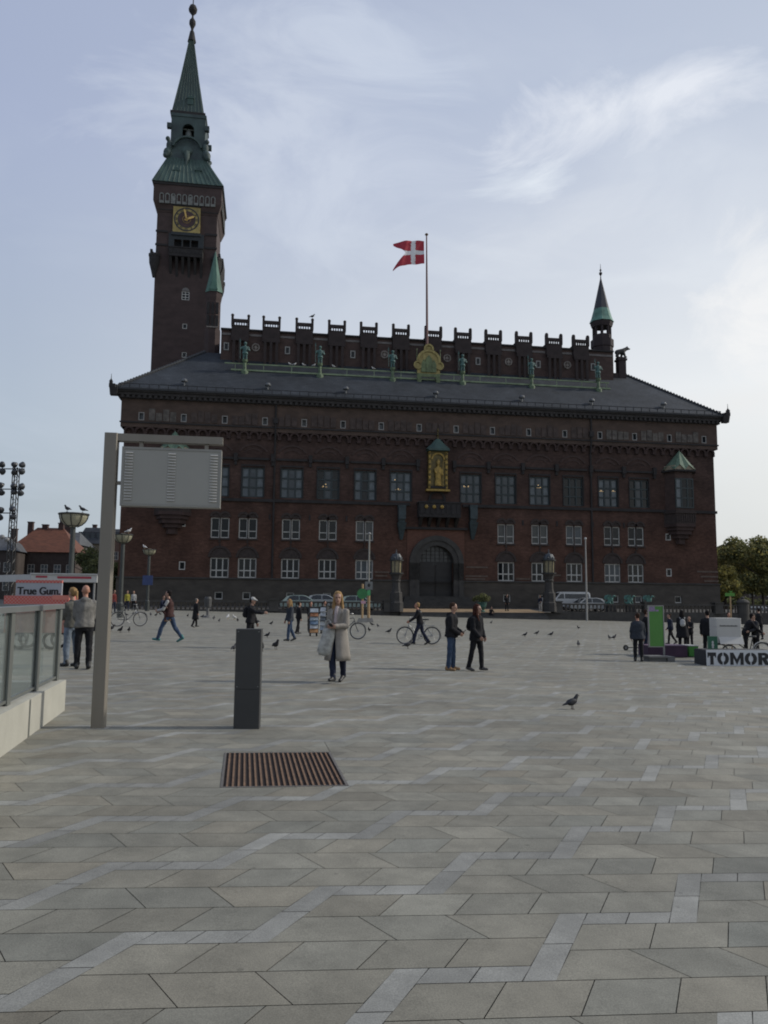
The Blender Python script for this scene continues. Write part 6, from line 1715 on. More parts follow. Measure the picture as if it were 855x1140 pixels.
mb = MB(); mb.box(.2, 2.1, 1.9, 2.0, 0, kz0-.003); mb.build('dark_back', M('stall_dark', (.018, .02, .026), .9, .3, 2), ks)  # dark sheet filling in the dark interior below the canopy
mb = MB(); mb.box(.3, 2.1, .5, 1.1, 0, .9); mb.box(.25, 2.15, .45, 1.15, .903, .95); mb.build('counter', M('stall_dark2', (.03, .03, .034), .9, .3, 3), ks)
# gum sampling cart
cd = 21.0; cc_ = at_y(5, 670, cd); cg = gz(cc_.x, cd)
gc = thing('sampling_cart', 'red sampling cart behind the glass railing with a black lettered white sign', 'promotion cart', (cc_.x, cd, cg), R(3))
lx = lambda px, py=660: ((at_y(px, py, cd).x-cc_.x)/math.cos(R(3)), at_y(px, py, cd).z-cg)
x0, zt1_ = lx(5, 663); x1, zb1_ = lx(74.5, 676)
mb = MB(); mb.box(x0, x1, -.02, .75, zb1_, zt1_); mb.build('counter_fascia', REDCK, gc)
mb = MB(); mb.box(x0+.03, x1-.03, 0, .72, .45, zb1_-.003); mb.build('cart_body', M('cart_salmon', (.34, .16, .12), .7, .15, 2), gc)
mb = MB(); mb.box(x0+.75*(x1-x0), x1+.02, -.03, .3, zt1_-.1, zt1_+.02); mb.build('ledge', M('cart_light_red', (.50, .17, .13), .7, .1, 2), gc)
sx0, sz1 = lx(16, 648.6); sx1, sz0 = lx(65.5, 667)
mb = MB(); mb.box(sx0, sx1, .1, .16, sz0, sz1); sg = mb.build('sign', M('sign_grey_white', (.30, .32, .35), .6, .05, 2), gc)
mb = MB(); mb.box(sx0, sx1, .09, .17, sz1+.002, sz1+.075); mb.build('sign_top', REDCK, sg)
tw = sx1-sx0
LBK = M('letter_black', (.008, .008, .01), .6, .1, 3)
tx = [text_mesh('lettering', 'True Gum.', .285, LBK, sg, offset=.002, extrude=.004+.0007*i_, loc=(sx0+.05+dx_, .094, sz0+.12), sx=tw*.93/1.27) for i_, dx_ in enumerate((-.009, 0, .009))]
lb_ = MB()
for o_ in tx:
    for v_ in [o_.data.vertices]:
        k0 = len(lb_.v); Mx = Matrix.Translation(o_.location) @ o_.rotation_euler.to_matrix().to_4x4() @ Matrix.Diagonal((*o_.scale, 1))
        lb_.v += [tuple(Mx @ q_.co) for q_ in v_]; lb_.f += [[i_+k0 for i_ in p_.vertices] for p_ in o_.data.polygons]; lb_.mi += [0]*len(o_.data.polygons)
    bpy.data.objects.remove(o_)
lb_.build('lettering', LBK, sg, fix=False)
for x in (sx0+.05, sx1-.05): mb = MB(); mb.tube([(x, .2, zt1_), (x, .2, sz1)], .022, 6); mb.build('upright', GREYM, gc)
for s_ in (.25, .75):
    for y in (.05, .65): mb = MB(); mb.ring((x0+(x1-x0)*s_, y, .24), .2, .04, 18, 6); mb.tube([(x0+(x1-x0)*s_, y, .24), (x0+(x1-x0)*s_, y, .46)], .02, 5); mb.build('wheel', RUBBER, gc)
# low white bench and a scooter-like bright frame seen through the glass
bn = ground(30, 716); bq = thing('white_bench', 'low white bench seen through the glass railing', 'bench', (bn.x-.3, 18.6, gz(bn.x, 18.6)), R(4))
mb = MB(); mb.box(-1.2, 1.0, -.2, .2, .40, .47); mb.build('seat', SWHITE, bq)
for x in (-1.0, .8): mb = MB(); mb.box(x-.04, x+.04, -.18, .18, 0, .397); mb.build('leg', GREYM, bq)

# temporary sign posts on concrete feet
def signpost(px, pyf, ptop, mat_, r, label, extra):
    g_ = ground(px, pyf); t = thing('sign_post', label, 'sign post', (g_.x, g_.y, g_.z), R(4)); h = at_y(px, ptop, g_.y).z-g_.z
    mb = MB(); mb.frus((-.34, .34, -.3, .3), 0, (-.26, .26, -.22, .22), .28); mb.build('concrete_foot', M('foot_concrete', (.19, .185, .17), .9, .15, 3), t)
    mb = MB(); mb.tube([(0, 0, .281), (0, 0, h)], r, 8); mb.build('post', mat_, t)
    extra(t, lambda py: at_y(px, py, g_.y).z-g_.z); return t
GSIGN = M('sign_green', (.03, .16, .05), .6, .2, 4); GLIT = M('sign_bright_green', (.07, .34, .13), .6, .2, 4)
def ex1(t, z):
    mb = MB(); mb.box(-.26, .26, -.14, .12, z(656.5), z(647.5)); b_ = mb.build('signal_box', M('box_grey', (.16, .165, .16), .7, .15, 3), t)
    mb = MB(); mb.ball((0, -.145, z(651.5)), (.10, .02, .12)); mb.ball((.05, -.145, z(650.8)), (.04, .02, .04)); mb.build('emblem', BLACKM, b_)
    mb = MB(); mb.box(-.11, .11, -.12, -.08, z(663), z(656.8)); mb.build('green_label', GLIT, t)
    mb = MB(); mb.tube([(0, 0, z(689)), (0, 0, z(657))], .10, 8); mb.build('timber_sleeve', WOODF, t)
    mb = MB(); mb.ball((0, 0, z(594)), .1); mb.build('tip', GREYM, t)
signpost(410.2, 692.5, 594.5, M('pole_grey', (.22, .215, .19), .6, .1, 2), .055, 'tall thin pole with a grey signal box, beside the left lantern post', ex1)
def ex2(t, z):
    q = MB(); q.lathe((0, 0, 0), [(.36, 0), (.36, .04)], 20); q.v = [(a-.02, -.08-c, z(661)+b) for a, b, c in q.v]; q.build('round_sign', GSIGN, t)
    mb = MB(); mb.box(-.1, .22, -.09, -.075, z(672), z(669)); mb.build('pink_sticker', M('sticker_pink', (.5, .28, .34), .7, .1, 3), t)
signpost(403.2, 692.8, 650, WOODF, .075, 'short tan sign post with a round green sign', ex2)
# white bare pole right of the steps
g_ = ground(653.5, 691.5); wp = thing('white_pole', 'bare white flagpole at the foot of the right balustrade', 'pole', (g_.x, g_.y, g_.z), 0)
h = at_y(652, 600.5, g_.y).z-g_.z
mb = MB(); mb.tube([(0, 0, 0), (0, 0, h*.5), (0, 0, h)], [.10, .085, .06], 10); mb.build('pole', M('pole_white', (.26, .255, .24), .5, .1, 1), wp); mb = MB(); mb.ball((0, 0, h+.08), .13); mb.build('knob', SWHITE, wp)
# litter bin at the balustrade
g_ = ground(231, 687.5); bn_ = thing('litter_bin', 'grey post bin by the left balustrade', 'litter bin', (g_.x, g_.y, g_.z), 0)
mb = MB(); mb.lathe((0, 0, 0), [(.35, 0), (.3, .12), (.1, .16), (.1, .9)], 12); mb.build('stand', M('bin_grey', (.10, .10, .10), .7, .15, 3), bn_); mb = MB(); mb.lathe((0, 0, 0), [(.24, .75), (.27, 1.3), (.2, 1.45)], 12); mb.build('drum', M('bin_dark', (.05, .05, .05), .7, .2, 3), bn_)

# postcard racks
def rack(px0, px1, pyt, pyf, tilt, cols, label):
    g_ = ground((px0+px1)/2, pyf); wv = (px1-px0)/FPX*g_.y; h = at_y(px0, pyt, g_.y).z-g_.z
    t = thing('postcard_rack', label, 'postcard rack', (g_.x, g_.y, g_.z), R(tilt))
    mb = MB(); mb.box(-wv/2, wv/2, -.03, .22, .14, h); mb.build('frame', BLACKM, t)
    n_ = len(cols)
    for k, c in enumerate(cols):
        z1 = h-.05-(h-.2)*k/n_; z0 = z1-(h-.2)/n_*.78
        mb = MB(); mb.add([(-wv*.43, -.06-.035, z0), (wv*.43, -.06-.035, z0), (wv*.43, -.035, z1), (-wv*.43, -.035, z1)], [(0, 1, 2, 3)]); mb.box(-wv*.46, wv*.46, -.11, -.031, z0-.03, z0-.003); mb.build('card_row', [M('cards_%d' % (k+3*len(label) % 7), c, .6, .5, 9)], t)
    for x in (-wv*.35, wv*.35):
        for y in (0, .2): mb = MB(); mb.ring((x, y, .07), .05, .02, 12, 6, 'x'); mb.build('wheel', RUBBER, t)
    return t
rack(344, 354.3, 676, 708.5, 12, ((.28, .32, .36), (.30, .13, .06), (.25, .30, .34), (.12, .18, .26), (.34, .36, .38), (.36, .19, .08)), 'tall wheeled postcard rack with orange and blue cards')
rack(356, 364, 675, 705.5, -25, ((.45, .46, .47), (.40, .42, .44), (.10, .11, .12), (.42, .43, .42), (.05, .05, .05)), 'narrow postcard rack of pale cards beside the woman in the grey coat')

# ---- bicycles
def bicycle(label, p, rz, paint, name='bicycle', cat='bicycle', parent=None):
    t = thing(name, label, cat, p, rz)
    Rw = .34; xa, xb = -.52, .53           # rear and front hubs, riding towards +x
    for x in (xa, xb):
        mb = MB(); mb.ring((x, 0, Rw), Rw-.02, .02, 30, 8); w_ = mb.build('wheel', RUBBER, t, smooth=True)
        q = MB(); q.ring((x, 0, Rw), Rw-.045, .014, 28, 6); q.lathe((0, 0, 0), [(.03, -.04), (.03, .04)], 8); n_ = len(q.v)
        q.v[-16:] = [(x+a, c, Rw+b) for a, b, c in q.v[-16:]]
        for k in range(14): a = 2*math.pi*k/14; q.tube([(x, 0, Rw), (x+(Rw-.05)*math.cos(a), 0, Rw+(Rw-.05)*math.sin(a))], .003, 4)
        q.build('rim', CHROME, w_)
        q = MB(); q.archband(x, Rw, Rw+.02, Rw+.03, -.025, .025, 20 if x > 0 else 60, 130 if x > 0 else 200, 12); q.build('mudguard', GREYM, t)
    mb = MB(); bbk = (-.08, 0, .29); seat_ = (-.22, 0, .80); head = (.36, 0, .86); head2 = (.38, 0, .74)
    for a, b_ in ((bbk, seat_), (bbk, head2), (seat_, head), (bbk, (xa, 0, Rw)), (seat_, (xa, 0, Rw)), (head, (.43, 0, .58))): mb.tube([a, b_], .016, 7)
    mb.tube([(.43, 0, .58), (xb, 0, Rw)], .014, 7); mb.build('frame', paint, t)
    mb = MB(); mb.tube([seat_, (-.25, 0, .93)], .013, 6); mb.build('seat_post', CHROME, t)
    mb = MB(); mb.loft([((-.27, 0, .93), .13, .075), ((-.27, 0, .965), .14, .08), ((-.26, 0, .98), .1, .05)], 14); mb.build('saddle', BLACKM, t)
    mb = MB(); mb.tube([head, (.33, 0, 1.0)], .014, 6); mb.tube([(.22, -.29, 1.02), (.31, -.2, 1.04), (.34, 0, 1.0), (.31, .2, 1.04), (.22, .29, 1.02)], .012, 6); mb.build('handlebar', CHROME, t)
    for s_ in (-1, 1): q = MB(); q.tube([(.24, s_*.275, 1.02), (.13, s_*.31, 1.01)], .017, 6); q.build('grip', RUBBER, t)
    mb = MB(); q = MB(); mb.ring((-.08, -.04, .29), .085, .008, 18, 5); mb.tube([(-.08, -.05, .29), (.03, -.05, .17)], .01, 5); mb.tube([(-.08, .05, .29), (-.19, .05, .41)], .01, 5); mb.box(-.0, .07, -.13, -.05, .155, .175); mb.box(-.23, -.15, .05, .13, .40, .42); mb.build('crank', GREYM, t)
    mb = MB(); mb.tube([(-.62, -.06, .72), (-.25, -.06, .72), (-.25, .06, .72), (-.62, .06, .72), (-.62, -.06, .72)], .007, 5); mb.tube([(-.55, 0, .72), (xa, 0, Rw)], .006, 5); mb.build('rack', GREYM, t)
    return t
bk = ground(466, 717.3)
BIKE = bicycle('silver city bicycle pushed by the person in the dark top', (bk.x, bk.y, bk.z), R(183), M('bike_silver', (.32, .33, .34), .4, .1, 3, metal=.5))
bk2 = ground(397, 712); bicycle('dark bicycle half hidden behind the woman in the grey coat', (bk2.x-.53*.9, bk2.y, bk2.z), R(10), M('bike_dark', (.04, .045, .05), .4, .2, 3))
bk3 = ground(127, 699); bicycle('bicycle parked by the pole of the middle street lamp', (bk3.x, bk3.y+2, gz(bk3.x, bk3.y+2)), R(30), M('bike_dark', (.04, .045, .05)))

# ================================================================== EVENT STAND ON THE RIGHT
PUR = M('stand_purple', (.035, .016, .038), .8, .25, 1.4, c2=(.05, .024, .05)); GRN1 = M('banner_green', (.06, .20, .035), .65, .1, .8, c2=(.08, .235, .045)); GRN2 = M('box_green', (.045, .20, .03), .7, .12, 1.2); GREYB = M('stand_grey', (.17, .17, .165), .7, .12, 2)
DKB = M('stand_charcoal', (.028, .029, .032), .8, .25, 2)
# banner
g_ = ground(729, 736); bY = g_.y
bz = lambda px, py: at_y(px, py, bY)
bn_ = thing('banner_stand', 'bright green upright banner in a grey frame on a low base', 'banner', (g_.x, bY, g_.z), R(10))
wB = (739.7-721)/FPX*bY; zB1 = bz(730, 674).z-g_.z; zB0 = bz(730, 720.5).z-g_.z; ox = bz(730.3, 690).x-g_.x
mb = MB(); mb.box(ox-wB/2+.035, ox+wB/2-.035, -.02, .02, zB0+.03, zB1-.03); pn_ = mb.build('panel', GRN1, bn_)
mb = MB(); mb.box(ox-wB/2, ox-wB/2+.034, -.035, .035, zB0-.0, zB1); mb.box(ox+wB/2-.034, ox+wB/2, -.035, .035, 0.2, zB1); mb.box(ox-wB/2+.0345, ox+wB/2-.0345, -.03, .03, zB1-.029, zB1); mb.box(ox-wB/2+.0345, ox+wB/2-.0345, -.03, .03, zB0, zB0+.029); mb.build('frame', M('banner_frame', (.24, .24, .24), .4, .1, 3, metal=.6), bn_)
mb = MB(); mb.box(ox-wB/2+.04, ox-wB/2+.26, -.026, -.0205, zB1-.21, zB1-.04); mb.box(ox-wB/2+.28, ox-wB/2+.40, -.026, -.0205, zB1-.21, zB1-.15); mb.build('corner_graphic', M('graphic_lilac', (.22, .17, .27), .7, .3, 14), pn_)
xa, xb = bz(717.5, 730).x-g_.x, bz(748.6, 730).x-g_.x
mb = MB(); mb.box(xa, xa+(xb-xa)*.72, -.28, .3, .13, .19); mb.box(xa+.05, xa+(xb-xa)*.7, -.2, .22, 0, .127); mb.box(xa+(xb-xa)*.5, xb, -.3, .32, 0, .125) if False else mb.box(xa+(xb-xa)*.722, xb, -.26, .3, 0, .17); mb.build('base', M('base_grey', (.12, .12, .115), .8, .15, 2), bn_)
# purple and green boxes
def standbox(px0, px1, pyt, pyf, dy, dep_, mat_, label, rz, trim):
    g_ = ground((px0+px1)/2, pyf); Y = g_.y+dy; a, b_ = at_y(px0, pyf, Y), at_y(px1, pyf, Y); zg = gz((a.x+b_.x)/2, Y); h = at_y(px0, pyt, Y).z-zg; W_ = (b_.x-a.x)/math.cos(R(rz))
    t = thing('stand_box', label, 'stand box', (a.x, Y, zg), R(rz))
    mb = MB(); mb.box(0, W_, 0, dep_, 0.02, h-.03); mb.build('body', mat_, t); mb = MB(); mb.box(-.015, W_+.015, -.015, dep_+.015, h-.029, h); mb.build('top', trim, t); mb = MB(); mb.box(.03, W_-.03, .03, dep_-.03, 0, .0199); mb.build('foot', BLACKM, t)
    return t, W_, h
pt, pw_, ph_ = standbox(722, 766.5, 718.5, 733.8, .6, 1.0, PUR, 'long low purple box beside the green banner', 3, M('purple_top', (.09, .055, .09), .7, .2, 3))
mb = MB(); 
for k in range(4): 
    x = pw_*(.46+.13*k); mb.box(x, x+.10, -.006, -.0005, .12, ph_-.12)
mb.build('faint_letter_blocks', M('purple_dark', (.02, .01, .022), .8, .2, 3), pt) if False else None
standbox(767.6, 778, 718.6, 734, .9, .7, GRN2, 'plain green box between the purple box and the lettered board', 3, M('white_edge', (.36, .36, .35), .7, .1, 3))
# white post at the joint of the boxes
# lettered board
g_ = ground(786.5, 741); Y = g_.y; hB = at_y(787, 723.6, Y).z-g_.z
xR = at_y(862, 741, Y).x-g_.x
bd = thing('letter_board', 'low board with big black stencil letters TOMOR on white', 'letter board', (g_.x, Y, g_.z), R(0))
zr = gz(g_.x+xR, Y)-g_.z
mb = MB(); mb.box(0, xR, 0, .9, -.02, hB); mb.build('body', DKB, bd)
mb = MB(); mb.box(.0, xR, -.03, -.002, -.02, hB+.005); fc_ = mb.build('face', M('board_white', (.50, .52, .53), .6, .05, 2), bd)
mb = MB(); mb.box(-.04, 0-.003, .02, .9, -.0, hB-.02); mb.build('side_slats', DKB, bd)
LB = M('letter_ink', (.010, .011, .013), .6, .15, 3)
lz0, lz1 = at_y(787, 739.7, Y).z-g_.z+.0, at_y(787, 726.2, Y).z-g_.z
def lpx(px): return at_y(px, 733, Y).x-g_.x
def letter(ch, xa, xb, z0=None, z1=None):
    z0, z1 = lz0, lz1; W_ = xb-xa; H_ = z1-z0; mb = MB(); y0, y1 = -.040, -.0305
    if ch == 'T':
        mb.box(xa, xb, y0, y1, z1-H_*.30, z1); mb.box(xa+W_*.31, xa+W_*.69, y0, y1, z0, z1-H_*.302)
        mb.box(xa, xa+W_*.12, y0, y1, z1-H_*.42, z1-H_*.302); mb.box(xb-W_*.12, xb, y0, y1, z1-H_*.42, z1-H_*.302)
    if ch == 'O':
        cxx, czz = (xa+xb)/2, (z0+z1)/2; gap = W_*.055
        for s_ in (-1, 1):
            o_ = []; n_ = 14
            for k in range(n_+1):
                a = R(-90+180*k/n_); o_.append((cxx+s_*(gap+(W_/2-gap)*math.cos(a)), czz+H_/2*math.sin(a)))
            i_ = []
            for k in range(n_+1):
                a = R(-90+180*k/n_); i_.append((cxx+s_*(gap+(W_*.16-gap*.4)*math.cos(a)), czz+H_*.25*math.sin(a)))
            for k in range(n_): mb.prism([o_[k], o_[k+1], i_[k+1], i_[k]], y0, y1)
    if ch == 'M':
        w_ = W_*.24
        mb.box(xa, xa+w_, y0, y1, z0, z1); mb.box(xb-w_, xb, y0, y1, z0, z1)
        c_ = (xa+xb)/2
        mb.prism([(xa+w_+.001, z1), (xa+w_+.001, z1-H_*.42), (c_, z0), (c_, z0+H_*.45)], y0, y1); mb.prism([(xb-w_-.001, z1), (c_, z0+H_*.45), (c_, z0), (xb-w_-.001, z1-H_*.42)], y0, y1)
    if ch == 'R':
        w_ = W_*.34
        mb.box(xa, xa+w_, y0, y1, z0, z1)
        o_ = [(xa+w_+W_*.02, z1)]+[(xa+W_*.55+W_*.40*math.cos(R(a)), z1-H_*.29+H_*.29*math.sin(R(a))) for a in range(90, -91, -15)]+[(xa+w_+W_*.02, z1-H_*.58)]
        i_ = [(xa+w_+W_*.02, z1-H_*.22)]+[(xa+W_*.50+W_*.12*math.cos(R(a)), z1-H_*.29+H_*.08*math.sin(R(a))) for a in range(90, -91, -15)]+[(xa+w_+W_*.02, z1-H_*.37)]
        for k in range(len(o_)-1): mb.prism([o_[k], o_[k+1], i_[k+1], i_[k]], y0, y1)
        mb.prism([(xa+w_+W_*.02, z1-H_*.582), (xa+W_*.75, z1-H_*.56), (xb, z0), (xb-W_*.38, z0)], y0, y1)
    mb.build('letter', LB, fc_)
for ch, a, b_ in (('T', 787.3, 796.8), ('O', 798, 811), ('M', 812.4, 827.3), ('O', 828.6, 842.2), ('R', 843.6, 856)): letter(ch, lpx(a), lpx(b_))
# green pictogram board
Y2 = Y+.5; a = at_y(788.2, 723, Y2); b_ = at_y(799.2, 723, Y2); zg = gz(a.x, Y2); t = thing('picture_board', 'small dark green board with a white figure standing on the lettered board', 'sign board', (a.x, Y2, g_.z+hB+.003), 0)
h = at_y(790, 708.2, Y2).z-t.location.z; W_ = b_.x-a.x
mb = MB(); mb.box(.02, W_-.02, 0, .03, .02, h-.02); p_ = mb.build('panel', M('pict_green', (.012, .085, .045), .6, .15, 3), t)
mb = MB(); mb.box(0, W_, -.008, .035, h-.0199, h); mb.box(0, W_, -.008, .035, 0, .0199); mb.box(0, .0199, -.008, .035, .02, h-.02); mb.box(W_-.0199, W_, -.008, .035, .02, h-.02); mb.build('frame', M('pict_frame', (.06, .14, .09), .6, .1, 3), t)
mb = MB(); mb.ball((W_/2, -.004, h*.52), (.035, .006, .05)); mb.ball((W_/2, -.004, h*.30), (.045, .006, .055)); mb.ball((W_/2, -.004, h*.14), (.035, .006, .045)); mb.build('white_figure', SWHITE, p_)
# cargo bicycle with the white chest
Y3 = Y+1.6; a = at_y(798.5, 720, Y3); b_ = at_y(826.3, 720, Y3); zg = gz(a.x, Y3); W_ = b_.x-a.x
cb = thing('cargo_bike', 'cargo bicycle carrying a large white chest behind the lettered board', 'cargo bicycle', (a.x, Y3, zg), 0)
zz = lambda py: at_y(810, py, Y3).z-zg
WCH = M('chest_white', (.44, .43, .40), .55, .06, 1.5)
mb = MB(); rbox(mb, 0, W_, 0, .62, zz(716), zz(698)-.004, .02); mb.build('chest', WCH, cb)
mb = MB(); rbox(mb, 0, W_, 0, .62, zz(698), zz(688.2), .02); mb.build('lid', WCH, cb)
mb = MB(); mb.add([(.06, -.004, zz(709)), (W_+.02, -.004, zz(709)), (W_+.02, -.14, zz(716.8)), (.06, -.14, zz(716.8)), (.06, -.002, zz(709)), (W_+.02, -.002, zz(709)), (W_+.02, -.138, zz(716.8)), (.06, -.138, zz(716.8))], [(0, 1, 2, 3), (4, 7, 6, 5), (0, 4, 5, 1), (2, 6, 7, 3)]); mb.build('flap', WCH, cb)
mb = MB(); n_ = 14
for k in range(n_): x = W_*(.13+.72*k/n_); mb.box(x, x+W_*.72/n_*.8, -.004, -.0005, zz(697.4), zz(696.0)-(.01 if k % 3 else 0))
mb.build('lettering', BLACKM, cb)
for (x, y) in ((W_*.45, -.06), (W_*.45, .68)):
    mb = MB(); mb.ring((x, y, .3), .28, .022, 28, 8); w_ = mb.build('wheel', RUBBER, cb, smooth=True); q = MB(); q.ring((x, y, .3), .255, .014, 26, 6)
    for k in range(12): an = 2*math.pi*k/12; q.tube([(x, y, .3), (x+.25*math.cos(an), y, .3+.25*math.sin(an))], .003, 4)
    q.build('rim', CHROME, w_)
mb = MB(); xr_ = W_+.85
mb.tube([(W_*.45, .31, .32), (W_+.1, .31, .34), (W_+.4, .31, .32), (xr_, .31, .34)], .025, 8); mb.tube([(W_+.4, .31, .32), (W_+.52, .31, .82)], .02, 8); mb.tube([(W_+.46, .31, .6), (xr_, .31, .34)], .014, 6); mb.tube([(W_+.02, .31, .6), (W_+.4, .31, .32)], .02, 8); mb.tube([(W_*.45, -.06, .3), (W_*.45, .68, .3)], .02, 6); mb.box(W_*.05, W_*.95, .05, .57, zz(716)-.05, zz(716)-.003); mb.build('frame', M('bike_black', (.02, .02, .022), .4, .2, 3), cb)
mb = MB(); mb.ring((xr_, .31, .34), .315, .022, 28, 8); w_ = mb.build('wheel', RUBBER, cb, smooth=True); q = MB(); q.ring((xr_, .31, .34), .29, .016, 26, 6)
for k in range(12): an = 2*math.pi*k/12; q.tube([(xr_, .31, .34), (xr_+.28*math.cos(an), .31, .34+.28*math.sin(an))], .003, 4)
q.build('rim', CHROME, w_)
mb = MB(); mb.archband(xr_, .34, .345, .36, .27, .35, 20, 170, 14); mb.build('mudguard', M('mudguard_pale', (.34, .34, .33), .4, .1, 3), cb)
mb = MB(); mb.loft([((W_+.52, .31, .84), .14, .09), ((W_+.52, .31, .88), .15, .09), ((W_+.54, .31, .90), .1, .06)], 12); mb.build('saddle', BLACKM, cb)
mb = MB(); mb.tube([(W_+.03, .05, zz(700)), (W_+.16, .05, zz(699)), (W_+.16, .57, zz(699)), (W_+.03, .57, zz(700))], .014, 6); mb.build('push_bar', BLACKM, cb)
# wooden pole with a leaf green plate
Y4 = Y+3.0; p_ = at_y(814.3, 700, Y4); wp2 = thing('wooden_pole', 'thin wooden pole with a small leaf green plate behind the white chest', 'sign pole', (p_.x, Y4, gz(p_.x, Y4)), 0)
h = at_y(814.3, 661.6, Y4).z-wp2.location.z
mb = MB(); mb.tube([(0, 0, 0), (0, 0, h)], .028, 8); mb.build('pole', WOODF, wp2)
mb = MB(); mb.box(-.2, .16, -.035, -.029, h-.07, h+.05); mb.add([(.02, -.032, h+.05), (.1, -.032, h+.12), (-.08, -.032, h+.12)], [(0, 1, 2)]); mb.build('plate', M('leaf_plate', (.07, .22, .03), .6, .2, 5), wp2)
mb = MB(); mb.lathe((0, 0, 0), [(.2, 0), (.18, .05), (.05, .06)], 12); mb.build('foot', DKB, wp2)
# kick scooter lying by the man
g_ = ground(698.5, 724.5); sc_ = thing('kick_scooter', 'dark kick scooter behind the older man in the dark coat', 'scooter', (g_.x, g_.y+.2, g_.z), R(5))
for x in (0, .85):
    mb = MB(); mb.ring((x, 0, .11), .085, .03, 18, 6); w_ = mb.build('wheel', RUBBER, sc_, smooth=True); q = MB(); q.lathe((0, 0, 0), [(.06, -.02), (.06, .02)], 10); q.v = [(x+a, c, .11+b) for a, b, c in q.v]; q.build('hub', GREYM, w_)
mb = MB(); mb.box(.08, .75, -.06, .06, .10, .13); mb.tube([(.85, 0, .11), (.8, 0, .3), (.72, 0, 1.0)], .02, 8); mb.tube([(.72, -.22, 1.0), (.72, .22, 1.0)], .015, 6); mb.build('frame', BLACKM, sc_)
# ================================================================== PEOPLE
def FAB(name, c, var=.25): return M('cloth_'+name, c, .9, var, 7, bump=.25, bscale=22, spec=.2)
SKIN = M('skin', (.30, .175, .125), .6, .12, 12); SKIN2 = M('skin_ruddy', (.34, .165, .11), .6, .12, 12)
BLK = FAB('black', (.013, .013, .015)); NAVY = FAB('navy', (.016, .02, .036)); CHAR = FAB('charcoal', (.03, .031, .034)); JEAN = FAB('jeans', (.035, .055, .095)); JEANL = FAB('light_jeans', (.14, .17, .21)); GREYH = FAB('grey', (.145, .14, .13)); OLIVE = FAB('olive_grey', (.10, .098, .085)); COATG = FAB('coat_grey', (.235, .215, .19), .12); MAROON = FAB('maroon', (.05, .026, .024)); WHT = FAB('white', (.34, .34, .33), .1); PINKW = FAB('pale_pink', (.40, .34, .34), .1); YEL = FAB('yellow', (.24, .22, .04)); REDC = FAB('red', (.11, .025, .022)); SLATEB = FAB('slate_blue', (.032, .037, .046))
SHBLK = M('shoe_black', (.012, .012, .012), .5, .2, 6); SHTAN = M('shoe_tan', (.22, .13, .06), .7, .2, 6); SHTEAL = M('shoe_teal', (.03, .13, .13), .6, .3, 6); SHGREY = M('shoe_grey', (.06, .058, .055), .7, .2, 6); SHWHT = M('shoe_white', (.35, .35, .34), .6, .1, 6)
HBLOND = M('hair_blond', (.26, .165, .075), .75, .35, 12, stretch=(1, 1, .25), spec=.15); HBROWN = M('hair_brown', (.035, .02, .014), .8, .35, 12, stretch=(1, 1, .25), spec=.1); HBLACK = M('hair_black', (.012, .010, .010), .8, .35, 12, spec=.1); HGREY = M('hair_grey', (.12, .105, .09), .7, .3, 12); HRED = M('hair_auburn', (.05, .02, .014), .8, .3, 12, spec=.1)
EYE = M('eye_dark', (.02, .015, .012), .3, .2, 5); LIP = M('lip', (.22, .08, .07), .6, .1, 5)

